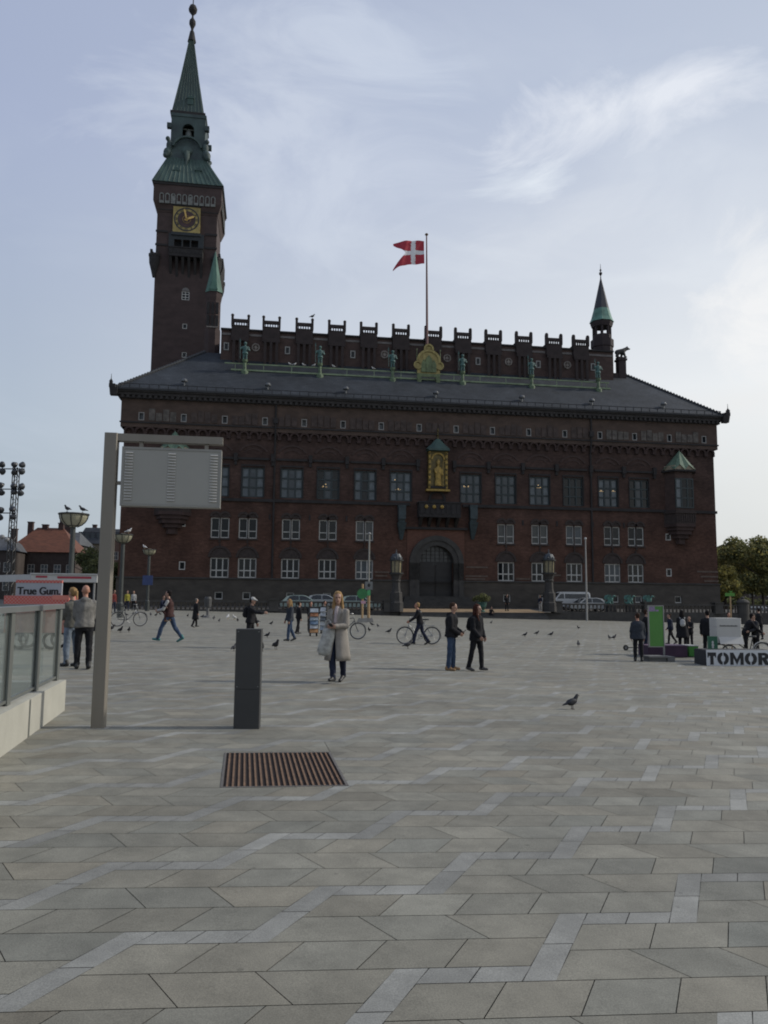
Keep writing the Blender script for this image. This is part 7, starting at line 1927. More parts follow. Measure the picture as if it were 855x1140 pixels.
def person(label, px, pyf, pyh, rz, legs=((0, 0), (0, 0)), arms=None, lean=0, head=(0, 0), top=BLK, sleeve=None, bottom=BLK, shoes=SHBLK, hair=None, style='short', skin=SKIN, voxel=.016, coat=None, hood=False, h=None, p=None, wide=1.0, loose=0.0, seat=None, jlen=.06, collar=None, group=None, face=False, track=0):
    g_ = p if p is not None else ground(px, pyf)
    if h is None: h = at_y(px, pyh, g_.y).z-g_.z
    k = h/1.755
    t = thing('person', label, 'person', g_, R(rz), group)
    S = Matrix.Scale(k, 4)
    # ---- joints
    def dv(pitch, out_=0): return Vector((math.sin(R(out_)), -math.sin(R(pitch))*math.cos(R(out_)), -math.cos(R(pitch))*math.cos(R(out_))))
    J = {}
    lo_ = 9
    for s_, nm, (th, sh) in ((1, 'L', legs[0]), (-1, 'R', legs[1])):
        hip = Vector((s_*.092, 0, 0)); kn = hip+dv(th, s_*(2.5-track))*.43; an = kn+dv(sh, s_*(.5-track*1.3))*.42
        J['hip'+nm], J['knee'+nm], J['ankle'+nm] = hip, kn, an; J['sh'+nm] = sh
        fp_ = max(-50, min(25, sh*.9)) if sh < 0 else sh*.6
        J['fp'+nm] = fp_
        f_ = Vector((0, -math.cos(R(fp_)), math.sin(R(fp_))))
        J['toe'+nm] = an+Vector((0, 0, -.045))+f_*.17
        J['heel'+nm] = an+Vector((0, .045, -.04)) if sh >= -15 else an+Vector((0, .05, -.03))
        lo_ = min(lo_, J['toe'+nm].z-.032, J['heel'+nm].z-.035)
    hz = -lo_ if seat is None else seat
    for q in list(J):
        if isinstance(J[q], Vector): J[q] = J[q]+Vector((0, 0, hz))
    pel = Vector((0, 0, hz)); up = Vector((0, -math.sin(R(lean)), math.cos(R(lean)))); fw = Vector((0, -math.cos(R(lean)), -math.sin(R(lean))))
    P = lambda x, f_, u: pel+Vector((x, 0, 0))+fw*f_+up*u
    neck = P(0, .0, .555); hc = neck+up*.06+Vector((0, -.025, .105))
    arms = arms or ((3, 8, 8, 0), (3, 8, 8, 0))
    for s_, nm, (ap, ab, fpz, fin) in ((1, 'L', arms[0]), (-1, 'R', arms[1])):
        shd = P(s_*.163*wide, 0, .455)
        el = shd+Vector((s_*math.sin(R(ab)), -math.sin(R(ap))*math.cos(R(ab)), -math.cos(R(ap))*math.cos(R(ab))))*.285
        fd = Vector((-s_*math.sin(R(fin)), -math.sin(R(fpz))*math.cos(R(fin)), -math.cos(R(fpz))*math.cos(R(fin))))
        J['sho'+nm], J['el'+nm], J['wr'+nm], J['fd'+nm] = shd, el, el+fd*.25, fd
    hq = Matrix.Rotation(R(head[1]), 3, 'Z') @ Matrix.Rotation(R(head[0]), 3, 'X')      # head[0]>0 looks down
    HP = lambda x, f_, u: hc+hq @ Vector((x, -f_, u))
    # ---- body (one continuous surface)
    b = MB(); b.x = S
    def torso(b, e=0.0, hips=True, low=None):
        prof = [(-.10, .135, .105), (-.03, .165, .122), (.04, .165, .120), (.12, .152, .110), (.20, .148, .108), (.29, .160, .116), (.38, .172, .120), (.43, .168, .110), (.475, .135, .092), (.515, .092, .072), (.54, .068, .060), (.56, .055, .053)]
        if not hips: prof = [q_ for q_ in prof if q_[0] > -.05]
        if low is not None: prof = ([(-low, .176, .134), (-low*.5, .176, .133)] if low > 0 else [])+[q_ for q_ in prof if q_[0] > -.02]
        n_ = 22; vs = []
        for u, rx, ry in prof:
            w_ = wide if u > .1 else 1+(wide-1)*.6
            for j in range(n_):
                a_ = 2*math.pi*j/n_; vs.append(P((rx*w_+e)*math.cos(a_), -(ry+e)*math.sin(a_)-.004, u))
        m_ = len(prof)
        b.add(vs, [(i*n_+j, i*n_+(j+1) % n_, (i+1)*n_+(j+1) % n_, (i+1)*n_+j) for i in range(m_-1) for j in range(n_)]+[tuple(range(n_-1, -1, -1)), tuple(range((m_-1)*n_, m_*n_))])
        for s_ in (-1, 1): b.cap(P(s_*.045*wide, 0, .49), P(s_*.148*wide, 0, .448), .053+e*.6, .052+e*.6, 10)
    def trunk_(b):
        n_ = 20; vs = []; prof = [(-.13, .125, .10), (-.08, .165, .125), (0, .180, .136), (.06, .178, .133), (.10, .16, .12)]
        for u, rx, ry in prof:
            for j in range(n_): a_ = 2*math.pi*j/n_; vs.append(P(rx*math.cos(a_), -ry*math.sin(a_)-.004, u))
        m_ = len(prof); b.add(vs, [(i*n_+j, i*n_+(j+1) % n_, (i+1)*n_+(j+1) % n_, (i+1)*n_+j) for i in range(m_-1) for j in range(n_)]+[tuple(range(n_-1, -1, -1)), tuple(range((m_-1)*n_, m_*n_))])
    def legs_(b, e=0.0, down=1.0):
        for nm in 'LR':
            hip, kn, an = J['hip'+nm], J['knee'+nm], J['ankle'+nm]
            b.cap(hip, kn, .088+e, .058+e, 12); b.cap(kn, kn.lerp(an, .35), .057+e, .057+e, 12); b.cap(kn.lerp(an, .35), an.lerp(kn, 1-down) if down < 1 else an, .057+e, .038+e*1.3, 12)
    def arms_(b, e=0.0, cut=1.0):
        for nm in 'LR':
            s0_, el, wr = J['sho'+nm], J['el'+nm], J['wr'+nm]
            b.cap(s0_, el, .052+e, .042+e, 10); b.cap(el, el.lerp(wr, cut), .043+e, .03+e, 10)
    torso(b); legs_(b); arms_(b)
    b.cap(P(0, -.005, .49), neck+up*.07+Vector((0, -.02, 0)), .062, .052, 10)
    b.ball(HP(0, -.012, .025), (.076, .098, .098), 14, 10, hq); b.ball(HP(0, .02, -.04), (.060, .072, .085), 12, 8, hq); b.cap(HP(0, .045, -.085), HP(0, .06, -.09), .033, .03, 8)
    b.cap(HP(0, .092, .01), HP(0, .112, -.022), .011, .016, 8); b.ball(HP(0, .085, -.055), (.022, .014, .012), 8, 6, hq); b.ball(HP(0, .076, .03), (.05, .02, .014), 8, 6, hq)
    for s_ in (-1, 1): b.ball(HP(s_*.077, -.008, -.005), (.012, .022, .032), 8, 6, hq)
    for s_, nm in ((1, 'L'), (-1, 'R')):
        wr, fd = J['wr'+nm], J['fd'+nm]
        side = fd.cross(Vector((s_, 0, 0))); side = side.normalized() if side.length > .2 else Vector((0, 0, 1))
        nrm = Vector((s_, 0, 0)); nrm = (nrm-fd*nrm.dot(fd)).normalized()      # back of the hand points outward
        wid = fd.cross(nrm).normalized()
        if wid.y > 0: wid = -wid                                                 # thumb side faces forward
        if abs(wid.y) < .3 and wid.z < 0: wid = -wid
        for a in (-.022, 0, .022): b.cap(wr+wid*a*.5, wr+fd*.085+wid*a, .02, .015, 8)
        for a, ln in ((-.033, .055), (-.011, .068), (.011, .072), (.033, .064)):
            k0 = wr+fd*.085+wid*a; k1 = k0+fd*ln*.55-nrm*.012; k2 = k1+fd*ln*.3-nrm*.028
            b.cap(k0, k1, .0095, .009, 6); b.cap(k1, k2, .009, .008, 6)
        t0 = wr+fd*.03+wid*.022; t1 = t0+fd*.03+wid*.032; t2 = t1+fd*.032+wid*.004-nrm*.012
        b.cap(t0, t1, .013, .011, 6); b.cap(t1, t2, .011, .009, 6)
    for nm in 'LR': b.cap(J['heel'+nm], J['toe'+nm], .034, .028, 8)
    b.blob('body', skin, voxel*.8, t)
    # ---- clothes
    q = MB(); q.x = S
    e = .016+loose
    torso(q, e, low=(-.02 if coat else max(.03, jlen)))
    if sleeve is None: arms_(q, .012+loose*.55, .97)
    if collar or hood: q.cap(P(0, -.01, .50), P(0, -.005, .545), .085, .07, 12)
    if hood: q.ball(P(0, -.085, .52), (.115, .075, .075), 12, 8); q.ball(P(0, -.10, .46), (.085, .05, .07), 12, 8)
    tp = q.blob('jacket' if coat is None else 'coat_top', top, voxel, t, fold=.017*k, fs=(7, 7, 5), fo=px*.37)
    if sleeve is not None:
        q = MB(); q.x = S; arms_(q, .012, .97); q.blob('sleeve', sleeve, voxel, t, fold=.008*k)
    if coat:
        # (length below hip, hem half width, hem half depth, opening)
        ln, hw_, hd_ = coat; q = MB(); q.x = S; n_ = 28; secs = 7; vs = []
        mv = ((J['kneeL']+J['kneeR'])/2-(J['hipL']+J['hipR'])/2)
        for i in range(secs):
            f_ = i/(secs-1); z = hz+.14-f_*(ln+.14); rx = .158+e+(hw_-.158)*min(1, f_*1.05)**.9; ry = .117+e+(hd_-.117)*f_
            for j in range(n_+1):
                a = R(-90+14*f_*1.0+(360-28*f_)*j/n_); wob = 1+.05*f_*math.sin(a*6+1.3)
                vs.append((rx*math.cos(a)*wob, mv.y*f_*.6+ry*math.sin(a)*wob, z))
        m_ = n_+1; ns = len(vs)
        inner = [(x*.95, y*.95, z) for x, y, z in vs]
        fs = [(i*m_+j, i*m_+j+1, (i+1)*m_+j+1, (i+1)*m_+j) for i in range(secs-1) for j in range(n_)]
        fs2 = [tuple(ns+x for x in reversed(f)) for f in fs]
        rim = [((secs-1)*m_+j, (secs-1)*m_+j+1, ns+(secs-1)*m_+j+1, ns+(secs-1)*m_+j) for j in range(n_)]
        for i in range(secs-1): rim += [(i*m_, (i+1)*m_, ns+(i+1)*m_, ns+i*m_), (i*m_+n_, ns+i*m_+n_, ns+(i+1)*m_+n_, (i+1)*m_+n_)]
        q.add(vs+inner, fs+fs2+rim); q.build('coat_skirt', top, t, smooth=True)
    q = MB(); q.x = S; trunk_(q); legs_(q, .014); q.blob('trousers', bottom, voxel, t, fold=.013*k, fs=(9, 9, 8), fo=px*.21)
    for nm in 'LR':
        q = MB(); q.x = S; an, to, he = J['ankle'+nm], J['toe'+nm], J['heel'+nm]
        q.cap(he+Vector((0, 0, .0)), to, .044, .036, 10); q.cap(he+Vector((0, 0, .02)), he.lerp(to, .55)+Vector((0, 0, .018)), .046, .038, 10); q.cap(an+Vector((0, .01, .05)), he+Vector((0, -.02, .02)), .05, .046, 10)
        q.blob('shoe', shoes, voxel*.8, t)
    if hair and style != 'bald':
        q = MB(); q.x = S
        q.ball(HP(0, -.034, .045), (.085, .096, .090), 14, 10, hq); q.ball(HP(0, -.05, .0), (.080, .07, .075), 12, 8, hq)
        if style in ('long', 'pony'): q.ball(HP(0, -.022, .082), (.078, .082, .060), 12, 8, hq)
        if style == 'long':
            for x in (-.062, .062): q.cap(HP(x, .0, .05), HP(x*1.35, .02, -.15), .034, .034, 8); q.cap(HP(x*1.35, .02, -.15), HP(x*1.5, .085, -.31), .038, .020, 8)
            q.cap(HP(0, -.075, .0), HP(0, -.085, -.24), .07, .055, 10); q.cap(HP(.05, -.07, -.1), HP(.06, -.07, -.26), .05, .03, 8); q.cap(HP(-.05, -.07, -.1), HP(-.06, -.07, -.26), .05, .03, 8)
        if style == 'pony': q.cap(HP(0, -.10, .05), HP(0, -.15, .01), .035, .035, 8); q.cap(HP(0, -.15, .01), HP(0, -.145, -.16), .036, .012, 8)
        if style == 'bun': q.ball(HP(0, -.11, .06), (.05, .045, .05))
        q.blob('hair', hair, voxel*.7, t, fold=.007*k, fs=(26, 26, 8))
    if style == 'cap':
        q = MB(); q.x = S; q.ball(HP(0, -.01, .06), (.09, .105, .08), 14, 10, hq); q.cap(HP(-.035, .09, .045), HP(-.03, .15, .03), .03, .018); q.cap(HP(.035, .09, .045), HP(.03, .15, .03), .03, .018); q.cap(HP(0, .09, .045), HP(0, .16, .03), .03, .018)
        q.blob('cap', WHT, voxel*.7, t)
    if face:
        q = MB(); q.x = S
        for s_ in (-1, 1): q.ball(HP(s_*.032, .083, .005), (.013, .007, .006), 8, 6, hq); q.ball(HP(s_*.033, .09, .03), (.018, .006, .004), 8, 6, hq)
        q.build('eyes', EYE, t, smooth=True); q = MB(); q.x = S; q.ball(HP(0, .092, -.058), (.022, .006, .006), 8, 6, hq); q.build('mouth', LIP, t, smooth=True)
    Wm = Matrix.Translation(g_) @ Matrix.Rotation(R(rz), 4, 'Z') @ S
    return t, J, (lambda v: Wm @ Vector(v)), P, HP, Wm

def backpack(label, pr, mat_, size=(.15, .085, .2)):
    t_, J, W, P, HP, Wm = pr
    t = thing('backpack', label, 'backpack', W(P(0, -.20, .30)), t_.rotation_euler.z); k = Wm.to_scale().x
    q = MB(); q.ball((0, 0, .0), (size[0]*k, size[1]*k, size[2]*k), 14, 10); q.ball((0, .02, -.07*k), (size[0]*.95*k, size[1]*1.1*k, size[2]*.6*k), 12, 8); q.cbox((0, -.02*k, 0), (size[0]*1.5*k, size[1]*1.2*k, size[2]*1.6*k)); q.blob('bag', mat_, .016, t)
    for s_ in (-1, 1):
        q = MB(); q.tube([Vector((s_*.09*k, -.05*k, .17*k)), Vector((s_*.10*k, -.16*k, .24*k)), Vector((s_*.10*k, -.31*k, .14*k)), Vector((s_*.11*k, -.32*k, -.02*k)), Vector((s_*.13*k, -.22*k, -.12*k))], .016*k, 6); q.build('strap', mat_, t)
    return t
def phone(label, pos, rz):
    t = thing('phone', label, 'phone', pos, rz); q = MB(); q.x = Matrix.Rotation(R(-35), 4, 'X'); rbox(q, -.036, .036, -.07, .07, -.005, .005, .008); q.build('case', BLACKM, t); q = MB(); q.x = Matrix.Rotation(R(-35), 4, 'X'); q.box(-.032, .032, -.064, .064, .0052, .0062); q.build('screen', M('screen_dim', (.03, .04, .05), .15, .2, 4), t); return t

V = .010
STRIDE = ((26, 8), (-16, -34))
person('woman with blond ponytail in an olive grey sweater and pale jeans by the stall', 78, 742, 656, -118, ((3, -2), (-3, -8)), ((12, 6, 70, 10), (10, 6, 62, 10)), 2, (6, 0), OLIVE, None, JEANL, SHBLK, HBLOND, 'pony', SKIN, .012, loose=.012)
person('bald man in a grey hooded sweatshirt and black trousers seen from behind', 91.5, 745, 652.8, -152, ((2, 0), (-4, -6)), ((6, 3, 40, 25), (10, 3, 45, 28)), 2, (8, 10), GREYH, None, BLK, SHBLK, None, 'bald', SKIN2, .012, hood=True, loose=.016, wide=1.03)
pr = person('man in a maroon vest and white sleeves striding left with a child on his arm', 187.5, 715, 657, -94, ((30, 16), (-22, -36)), ((25, 10, 80, 25), (20, 10, 75, 20)), 4, (4, 0), MAROON, WHT, JEAN, SHTEAL, HBLACK, 'short', SKIN, .014, loose=.014)
c_ = pr[2](pr[3](.08, .22, .18))
person('small child in navy carried on the arm of the striding man', 0, 0, 0, 70, ((50, 10), (45, 5)), ((40, 20, 60, 0), (40, 20, 60, 0)), 6, (0, -10), NAVY, None, MAROON, SHTAN, HBROWN, 'short', SKIN, .014, p=c_-Vector((0, 0, .36)), h=.92)
person('older person in a long dark coat walking by the left balustrade', 217, 698.5, 666.8, 130, ((16, 4), (-12, -22)), None, 4, (8, 0), BLK, None, BLK, SHBLK, HGREY, 'short', SKIN, .016, coat=(.46, .22, .18))
pr = person('woman in a white cap and black jacket behind the dark service bollard', 278, 722, 666, 82, ((8, 2), (-6, -12)), ((10, 8, 20, 0), (60, 12, 88, 5)), 4, (4, 0), BLK, None, BLK, SHBLK, HBLACK, 'cap', SKIN, .014, loose=.015)
backpack('black backpack worn by the woman in the white cap', pr, BLK)
person('blond woman in a dark jacket and jeans walking near the postcard racks', 322.5, 714, 668, -62, ((14, 4), (-12, -24)), ((6, 8, 12, 0), (4, 8, 20, 0)), 3, (4, 0), SLATEB, None, JEAN, SHBLK, HBLOND, 'long', SKIN, .015, loose=.016)
person('person in black just behind the blond woman near the racks', 331.8, 706, 671, 120, ((8, 0), (-8, -16)), None, 3, (4, 0), BLK, None, BLK, SHBLK, HBROWN, 'short', SKIN, .016, loose=.012)
person('person in black standing left of the tall postcard rack', 345.5, 703, 670, 20, ((0, 0), (0, -3)), ((20, 6, 60, 20), (10, 6, 20, 0)), 2, (14, 0), BLK, None, BLK, SHBLK, HBROWN, 'short', SKIN2, .016)
person('brown haired person standing behind the narrow postcard rack', 360.5, 700.5, 669.5, 60, ((0, 0), (0, -3)), None, 2, (10, 0), OLIVE, None, BLK, SHBLK, HBROWN, 'short', SKIN2, .016)
pr = person('young woman in a long pale grey coat looking up from her phone', 375.5, 760, 660.5, -20, ((-12, -24), (17, 8)), ((8, 5, 88, 40), (6, 7, 88, 38)), 0, (4, 24), COATG, None, NAVY, SHBLK, HBLOND, 'long', SKIN, V, coat=(.50, .245, .20), loose=.006, collar=True, face=True, track=6)
t_, J, W, P, HP, Wm = pr
# shirt front, lapels
q = MB(); q.x = Wm.inverted() @ Wm
sh_ = MB(); kk = Wm.to_scale().x; sh_.x = Matrix.Scale(kk, 4)
sh_.cap(P(0, .105, .25), P(0, .09, .44), .055, .05, 10); sh_.cap(P(0, .09, .44), P(0, .05, .52), .05, .05, 10); sh_.blob('shirt', PINKW, .012, t_)
for s_ in (-1, 1):
    lp = MB(); lp.x = Matrix.Scale(kk, 4); lp.add([P(s_*.045, .165, .2), P(s_*.075, .158, .3), P(s_*.12, .135, .42), P(s_*.10, .075, .525), P(s_*.05, .09, .53), P(s_*.055, .155, .40)], [(0, 1, 2, 5), (2, 3, 4, 5)]); lp.v = lp.v+[tuple(Vector(v)+Vector((0, -.012, 0))) for v in lp.v]; lp.f = lp.f+[[i+6 for i in f] for f in lp.f]; lp.mi = lp.mi*2; lp.build('lapel', COATG, t_)
hd = (J['wrL']+J['wrR'])/2
phone('dark phone in the hands of the woman in the pale grey coat', W(hd+Vector((.0, -.10, .02))), R(-20))
# tote bag on her right forearm
el = J['elR']; hb = W(el.lerp(J['wrR'], .55))
tb = thing('tote_bag', 'crumpled pale tote bag hanging from the forearm of the woman in the grey coat', 'bag', (hb.x-.035, hb.y-.03, hb.z-.02), R(-12))
q = MB(); n_ = 20; vs = []
for i, (z, rx, ry) in enumerate(((-.02, .10, .03), (-.08, .118, .05), (-.2, .132, .07), (-.34, .145, .08), (-.46, .142, .075), (-.53, .12, .05), (-.545, .05, .02))):
    for j in range(n_): a = 2*math.pi*j/n_; wv = 1+.09*math.sin(a*3+i*1.1)+.05*math.sin(a*7+i*2); vs.append((rx*math.cos(a)*wv+.02*math.sin(i*1.3)-.01*i, ry*math.sin(a)*wv, z))
q.add(vs, [(i*n_+j, i*n_+(j+1) % n_, (i+1)*n_+(j+1) % n_, (i+1)*n_+j) for i in range(6) for j in range(n_)]+[tuple(range(n_)), tuple(range(7*n_-1, 6*n_-1, -1))])
q.build('bag', M('tote_cloth', (.34, .34, .315), .9, .35, 11, bump=.4, bscale=14), tb, smooth=True)
for y in (-.025, .025): q = MB(); q.tube([(-.06, y, -.03), (-.05, y*.6, .10), (.0, y*.4, .14), (.05, y*.6, .10), (.06, y, -.03)], .01, 6); q.build('handle', M('tote_cloth', (.34, .34, .315)), tb)
pr = person('person in a dark top with a white shoulder patch pushing the silver bicycle', 467.5, 718, 671, -93, ((24, 12), (-16, -34)), ((30, 14, 58, 0), (28, 8, 55, 4)), 10, (2, 0), BLK, None, NAVY, SHBLK, HBLOND, 'short', SKIN2, .014, loose=.008)
q = MB(); kk = pr[5].to_scale().x; q.x = Matrix.Scale(kk, 4); q.ball(pr[3](.04, -.085, .40), (.10, .055, .075), 12, 8); q.blob('white_patch', WHT, .014, pr[0])
pr = person('man in a black padded jacket, blue jeans and tan boots reading his phone', 502.5, 746.5, 672.3, 72, ((3, -1), (-2, -6)), ((4, 8, 62, 28), (2, 8, 56, 26)), 3, (20, 0), BLK, None, JEAN, SHTAN, HBROWN, 'short', SKIN, V, loose=.03, wide=1.08, hood=True)
phone('phone held by the man in blue jeans and tan boots', pr[2]((pr[1]['wrL']+pr[1]['wrR'])/2+Vector((0, -.11, .03))), R(72))
pr = person('woman in a black hip length jacket and grey ankle boots beside the man in jeans', 530.5, 747.2, 674.3, 48, ((10, 3), (-9, -15)), ((6, 7, 30, 14), (6, 8, 40, 12)), 2, (2, 12), BLK, None, BLK, SHGREY, HRED, 'long', SKIN, V, loose=.02, jlen=.14, collar=True, face=True)
backpack('black backpack on the woman with grey ankle boots', pr, BLK)
person('older man in a dark slate coat seen from behind, left of the green banner', 711, 736.5, 683.3, 172, ((2, 0), (-1, -4)), ((3, 9, 10, 0), (3, 9, 10, 0)), 2, (6, 10), SLATEB, None, BLK, SHBLK, HBROWN, 'short', SKIN2, .013, loose=.025, wide=1.12, jlen=.12)
person('dark dressed person mostly hidden behind the green banner', 719.5, 729, 679.5, 90, ((6, 0), (-6, -12)), None, 3, (5, 0), BLK, None, NAVY, SHBLK, HBROWN, 'short', SKIN, .016, loose=.015)
person('woman in a navy jacket walking just right of the green banner', 747, 717.5, 683.5, -85, ((20, 6), (-18, -34)), ((10, 8, 45, 10), (-10, 8, 5, 0)), 5, (4, 0), NAVY, None, BLK, SHBLK, HBROWN, 'bun', SKIN, .015, loose=.014)
pr = person('woman in a long black coat with a white backpack behind the purple box', 760.5, 725, 680.3, 165, ((3, 0), (-2, -6)), None, 2, (2, 0), BLK, None, BLK, SHBLK, HBLACK, 'long', SKIN, .015, loose=.02, coat=(.36, .24, .2))
backpack('small white backpack on the woman in the long black coat', pr, WHT, (.12, .07, .17))
person('short person in black close to the woman with the white backpack', 768.5, 722, 686.5, -40, ((2, 0), (0, -4)), ((25, 8, 95, 20), (20, 8, 80, 20)), 2, (12, 0), BLK, None, BLK, SHBLK, HBROWN, 'short', SKIN, .016, loose=.014)
person('man in a black blazer seen from behind, left of the white chest', 789, 731.5, 680.3, 160, ((2, 0), (-2, -4)), ((6, 10, 25, 0), (20, 10, 50, 10)), 3, (6, 0), BLK, None, BLK, SHBLK, HBLACK, 'short', SKIN, .015, loose=.024, wide=1.1, jlen=.12)
person('brown haired person whose head shows above the white chest', 812, 717, 682.3, 0, ((0, 0), (0, -3)), None, 3, (10, 0), CHAR, None, BLK, SHBLK, HBROWN, 'short', SKIN2, .016)
person('person in a black jacket bending over the cargo bicycle', 831, 731, 682.5, 82, ((6, -4), (-4, -12)), ((40, 10, 60, 0), (35, 10, 55, 0)), 26, (10, 0), BLK, None, BLK, SHBLK, HBLACK, 'short', SKIN, .015, loose=.024, wide=1.08)
person('person in dark clothes facing left behind the cargo bicycle saddle', 842.5, 731, 684.3, -75, ((4, 0), (-4, -10)), ((30, 10, 70, 10), (10, 14, 30, 0)), 8, (14, 0), CHAR, None, BLK, SHBLK, HBLACK, 'short', SKIN, .015, loose=.02)
person('distant figure in black between the cargo bicycle and the white van', 846, 712, 677.5, 180, ((4, 0), (-4, -8)), None, 2, (5, 0), BLK, None, BLK, SHBLK, HBLACK, 'short', SKIN, .018)
# far figures on the terrace
def on_terrace(px, v_): u, z = fac(px, 670, v_); return hall(u, v_, tz(v_)+.004)
person('dark figure standing on the terrace right of the planter', 0, 0, 0, 20, ((3, 0), (-3, -6)), None, 2, (5, 0), BLK, None, BLK, SHBLK, HBROWN, 'short', SKIN, .024, p=on_terrace(564.3, -6.0), h=1.72)
person('figure in navy top and white trousers by the right lantern post', 0, 0, 0, -30, ((3, 0), (-3, -6)), ((20, 10, 70, 10), (10, 10, 30, 0)), 2, (5, 0), NAVY, None, WHT, SHBLK, HBLACK, 'short', SKIN, .024, p=on_terrace(601.5, -6.6), h=1.72)
person('figure in a pale shirt close beside the one in white trousers', 0, 0, 0, 150, ((3, 0), (-3, -6)), None, 2, (5, 0), WHT, None, NAVY, SHBLK, HBLACK, 'short', SKIN, .024, p=on_terrace(605.2, -5.2), h=1.7)
sp_ = hall(fac(546, 683, TF-.3)[0], TF-.35, zlow+(TZ0-zlow)*3/5+.012)
person('person in black with white shoes sitting on the entrance steps', 0, 0, 0, 15, ((72, 12), (66, 4)), ((45, 10, 70, 20), (45, 10, 70, 20)), 22, (10, 0), BLK, None, BLK, SHWHT, HBLACK, 'short', SKIN, .02, p=sp_-Vector((0, 0, .155)), h=1.72, seat=.30)
def far_at(px, dep): a = at_y(px, 680, dep); a.z = gz(a.x, dep); return a
for px, dep, c, b_, lb, rz in ((141, 68, YEL, NAVY, 'distant worker in a yellow vest by the left corner of the hall', 30), (148.3, 70, WHT, BLK, 'distant person in a pale shirt beside the yellow vest', 10), (126, 60, REDC, NAVY, 'distant person in red beside the parked bicycle', 60), (122.5, 58, NAVY, BLK, 'distant person in navy just right of the display post', -60)):
    person(lb, 0, 0, 0, rz, ((6, 0), (-6, -12)), None, 3, (5, 0), c, None, b_, SHBLK, HBROWN, 'short', SKIN, .024, p=far_at(px, dep), h=1.72)

# ================================================================== BIRDS
def bird_base(name, mats, label, cat, group):
    t = thing(name, label, cat, (0, 0, 0), 0, group)
    q = MB(); q.ball((0, 0, .13), (.105, .058, .062), 14, 10, Matrix.Rotation(R(-18), 3, 'Y')); q.cap((.05, 0, .155), (.095, 0, .225), .045, .032, 10); q.ball((.108, 0, .243), (.033, .026, .027)); q.cap((-.06, 0, .12), (-.17, 0, .085), .036, .016, 8); q.cap((-.12, -.018, .10), (-.19, -.02, .075), .014, .008, 8); q.cap((-.12, .018, .10), (-.19, .02, .075), .014, .008, 8)
    for s_ in (-1, 1): q.ball((-.02, s_*.052, .135), (.085, .014, .038), 10, 8, Matrix.Rotation(R(-16), 3, 'Y'))
    q.blob('body', mats[0], .007, t)
    q = MB(); q.cap((.135, 0, .24), (.158, 0, .232), .008, .004, 6); q.build('beak', mats[1], t)
    for s_ in (-1, 1):
        q = MB(); q.tube([(0, s_*.022, .085), (.004, s_*.024, .004)], .006, 6)
        for a in (-30, 0, 30, 180): q.tube([(.004, s_*.024, .004), (.004+.03*math.cos(R(a)), s_*.024+.03*math.sin(R(a)), .003)], .004, 5)
        q.build('leg', mats[1], t)
    return t
PIG = M('pigeon_dark', (.011, .012, .015), .7, .4, 18, c2=(.024, .025, .031)); BEAK = M('beak_dark', (.03, .02, .02), .6, .2, 8); GULLW = M('gull_white', (.42, .42, .42), .7, .15, 12); GULLB = M('gull_beak', (.3, .18, .04), .6, .2, 8)
g_ = ground(637, 789.5)
pg = bird_base('pigeon', (PIG, BEAK), 'dark pigeon standing alone on the open paving in front', 'pigeon', None); pg.location = g_; pg.rotation_euler = (0, 0, R(18)); pg.scale = (.86,)*3
KID[pg.name] = list(kids(pg))
def bird(src, p, label, group, s=1.0, rz=None):
    o = copy_tree(src, p, R(random.uniform(0, 360)) if rz is None else rz, label=label, group=group); o.scale = (s, s, s); return o
def flock(pts, label, group, s=.92):
    for px, py in pts: bird(pg, ground(px, py), label, group, s*random.uniform(.9, 1.1))
flock(((135, 685), (140.5, 686), (148, 684.5), (161.6, 685.5), (167.7, 686), (173.7, 686.5), (178, 685)), 'small dark pigeon in the row left of the striding man', 'pigeons in the far row at left')
flock(((209, 687), (225, 688), (238, 690), (244, 692.5), (264.5, 692.5), (287, 693.5)), 'small dark pigeon between the old person and the white cap', 'pigeons near the left balustrade')
flock(((124, 702.5), (134, 704.5), (143.5, 704)), 'pigeon feeding just right of the display post', 'pigeons beside the display post')
flock(((260.4, 725), (291.5, 725)), 'pigeon peeping out beside the service bollard', 'pigeons beside the service bollard')
flock(((302, 696), (297.5, 710)), 'pigeon walking between the white cap and the blond woman', 'pigeons beside the blond woman')
bird(pg, ground(307, 723), 'pigeon stretching up right of the service bollard', None, 1.2)
flock(((584.5, 709), (597.6, 707), (613.5, 708.5)), 'small pigeon on the empty paving before the right lantern post', 'pigeons before the right lantern post')
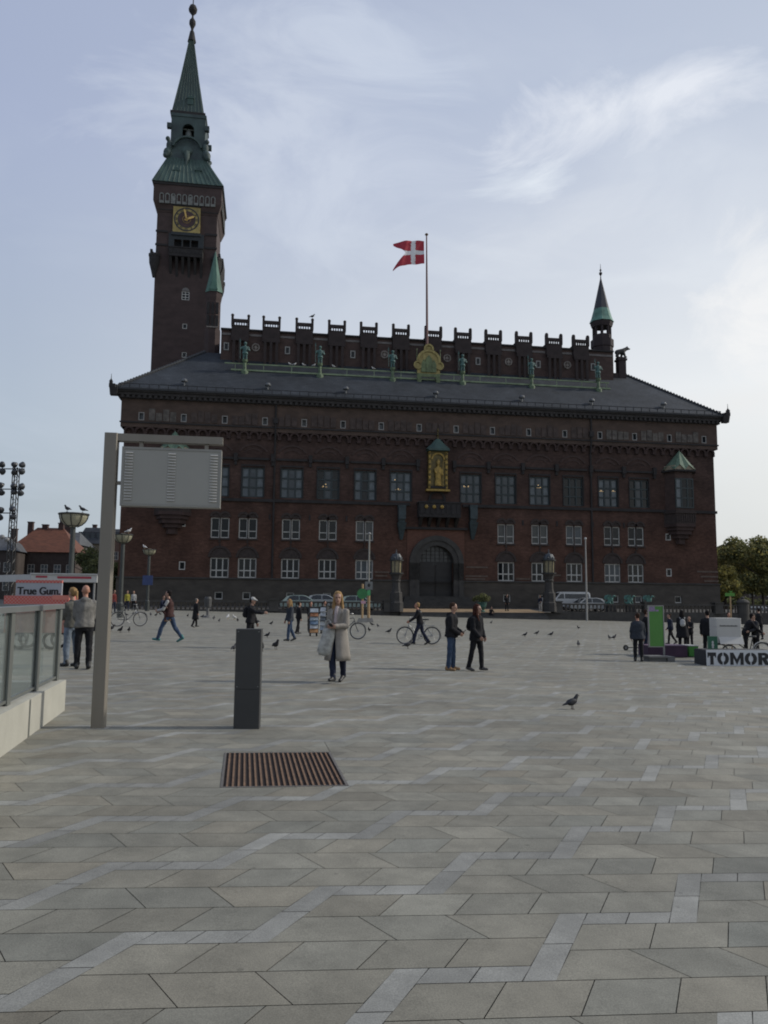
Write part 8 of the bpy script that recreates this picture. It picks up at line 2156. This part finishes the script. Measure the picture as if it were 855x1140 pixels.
flock(((678.4, 712), (683.6, 712)), 'one of two pigeons side by side left of the older man', 'pair of pigeons left of the older man')
bird(pg, ground(644, 720), 'lone pigeon on empty paving left of the pigeon pair', None, 1.0); bird(pg, ground(644, 700.5), 'tiny pigeon near the foot of the white pole', None, .9)
bird(pg, ground(454, 722), 'pigeon in front of the bicycle pusher\'s feet', None, 1.15, R(20)); bird(pg, ground(433, 705.5), 'pigeon left of the silver bicycle', None, 1.0)
flock(((411, 703.5), (420.6, 698.5), (414, 697)), 'pigeon near the concrete feet of the sign posts', 'pigeons near the sign posts'); bird(pg, ground(547, 694.5), 'tiny pigeon on the paving below the entrance steps', None, .9); bird(pg, ground(540.5, 747), 'pigeon at the feet of the woman in grey ankle boots', None, .8) if False else None
gl0 = bird_base('gull', (GULLW, GULLB), 'white gull standing among the pigeons left of the striding man', 'gull', None); gl0.location = ground(153, 685); gl0.scale = (1.3,)*3; gl0.rotation_euler = (0, 0, R(200))
KID[gl0.name] = list(kids(gl0))
for px, py in ((253.6, 689), (261, 689.8)): bird(gl0, ground(px, py), 'white gull on the paving left of the white cap', 'gulls left of the white cap', 1.25)
for (lt, h1, r), lst in zip(LAMPS, (((-.08, pg, 'dark bird at the middle of the large bowl lamp', 1.1), (.82, pg, 'dark bird at the right rim of the large bowl lamp', 1.1)), ((.75, gl0, 'white gull on the rim of the middle bowl lamp', 1.4),), ((-.5, gl0, 'white gull on the farthest bowl lamp', 1.5),))):
    for f_, src, lb, s in lst:
        p_ = lt.location+Vector((f_*r, -math.sqrt(max(0, 1-f_*f_))*r*.98, h1+.035)); bird(src, p_, lb, None, s, R(random.choice((20, 160, 200))))
for px in (322.7, 328, 338, 349.5, 371.4, 415.5):
    u = fac(px, 406, vr)[0]; bird(gl0, hall(u, vr, (ra[1]+rb[1])/2+.09), 'white gull perched on the green roof rail', 'gulls on the roof rail', 1.5, TH+R(random.choice((0, 180))))
u = fac(348.6, 352, VB)[0]; bird(pg, hall(um[2]+.95, VB+.1, ZT+2.13), 'dark bird perched on the third merlon from the tower', None, 2.2, TH)
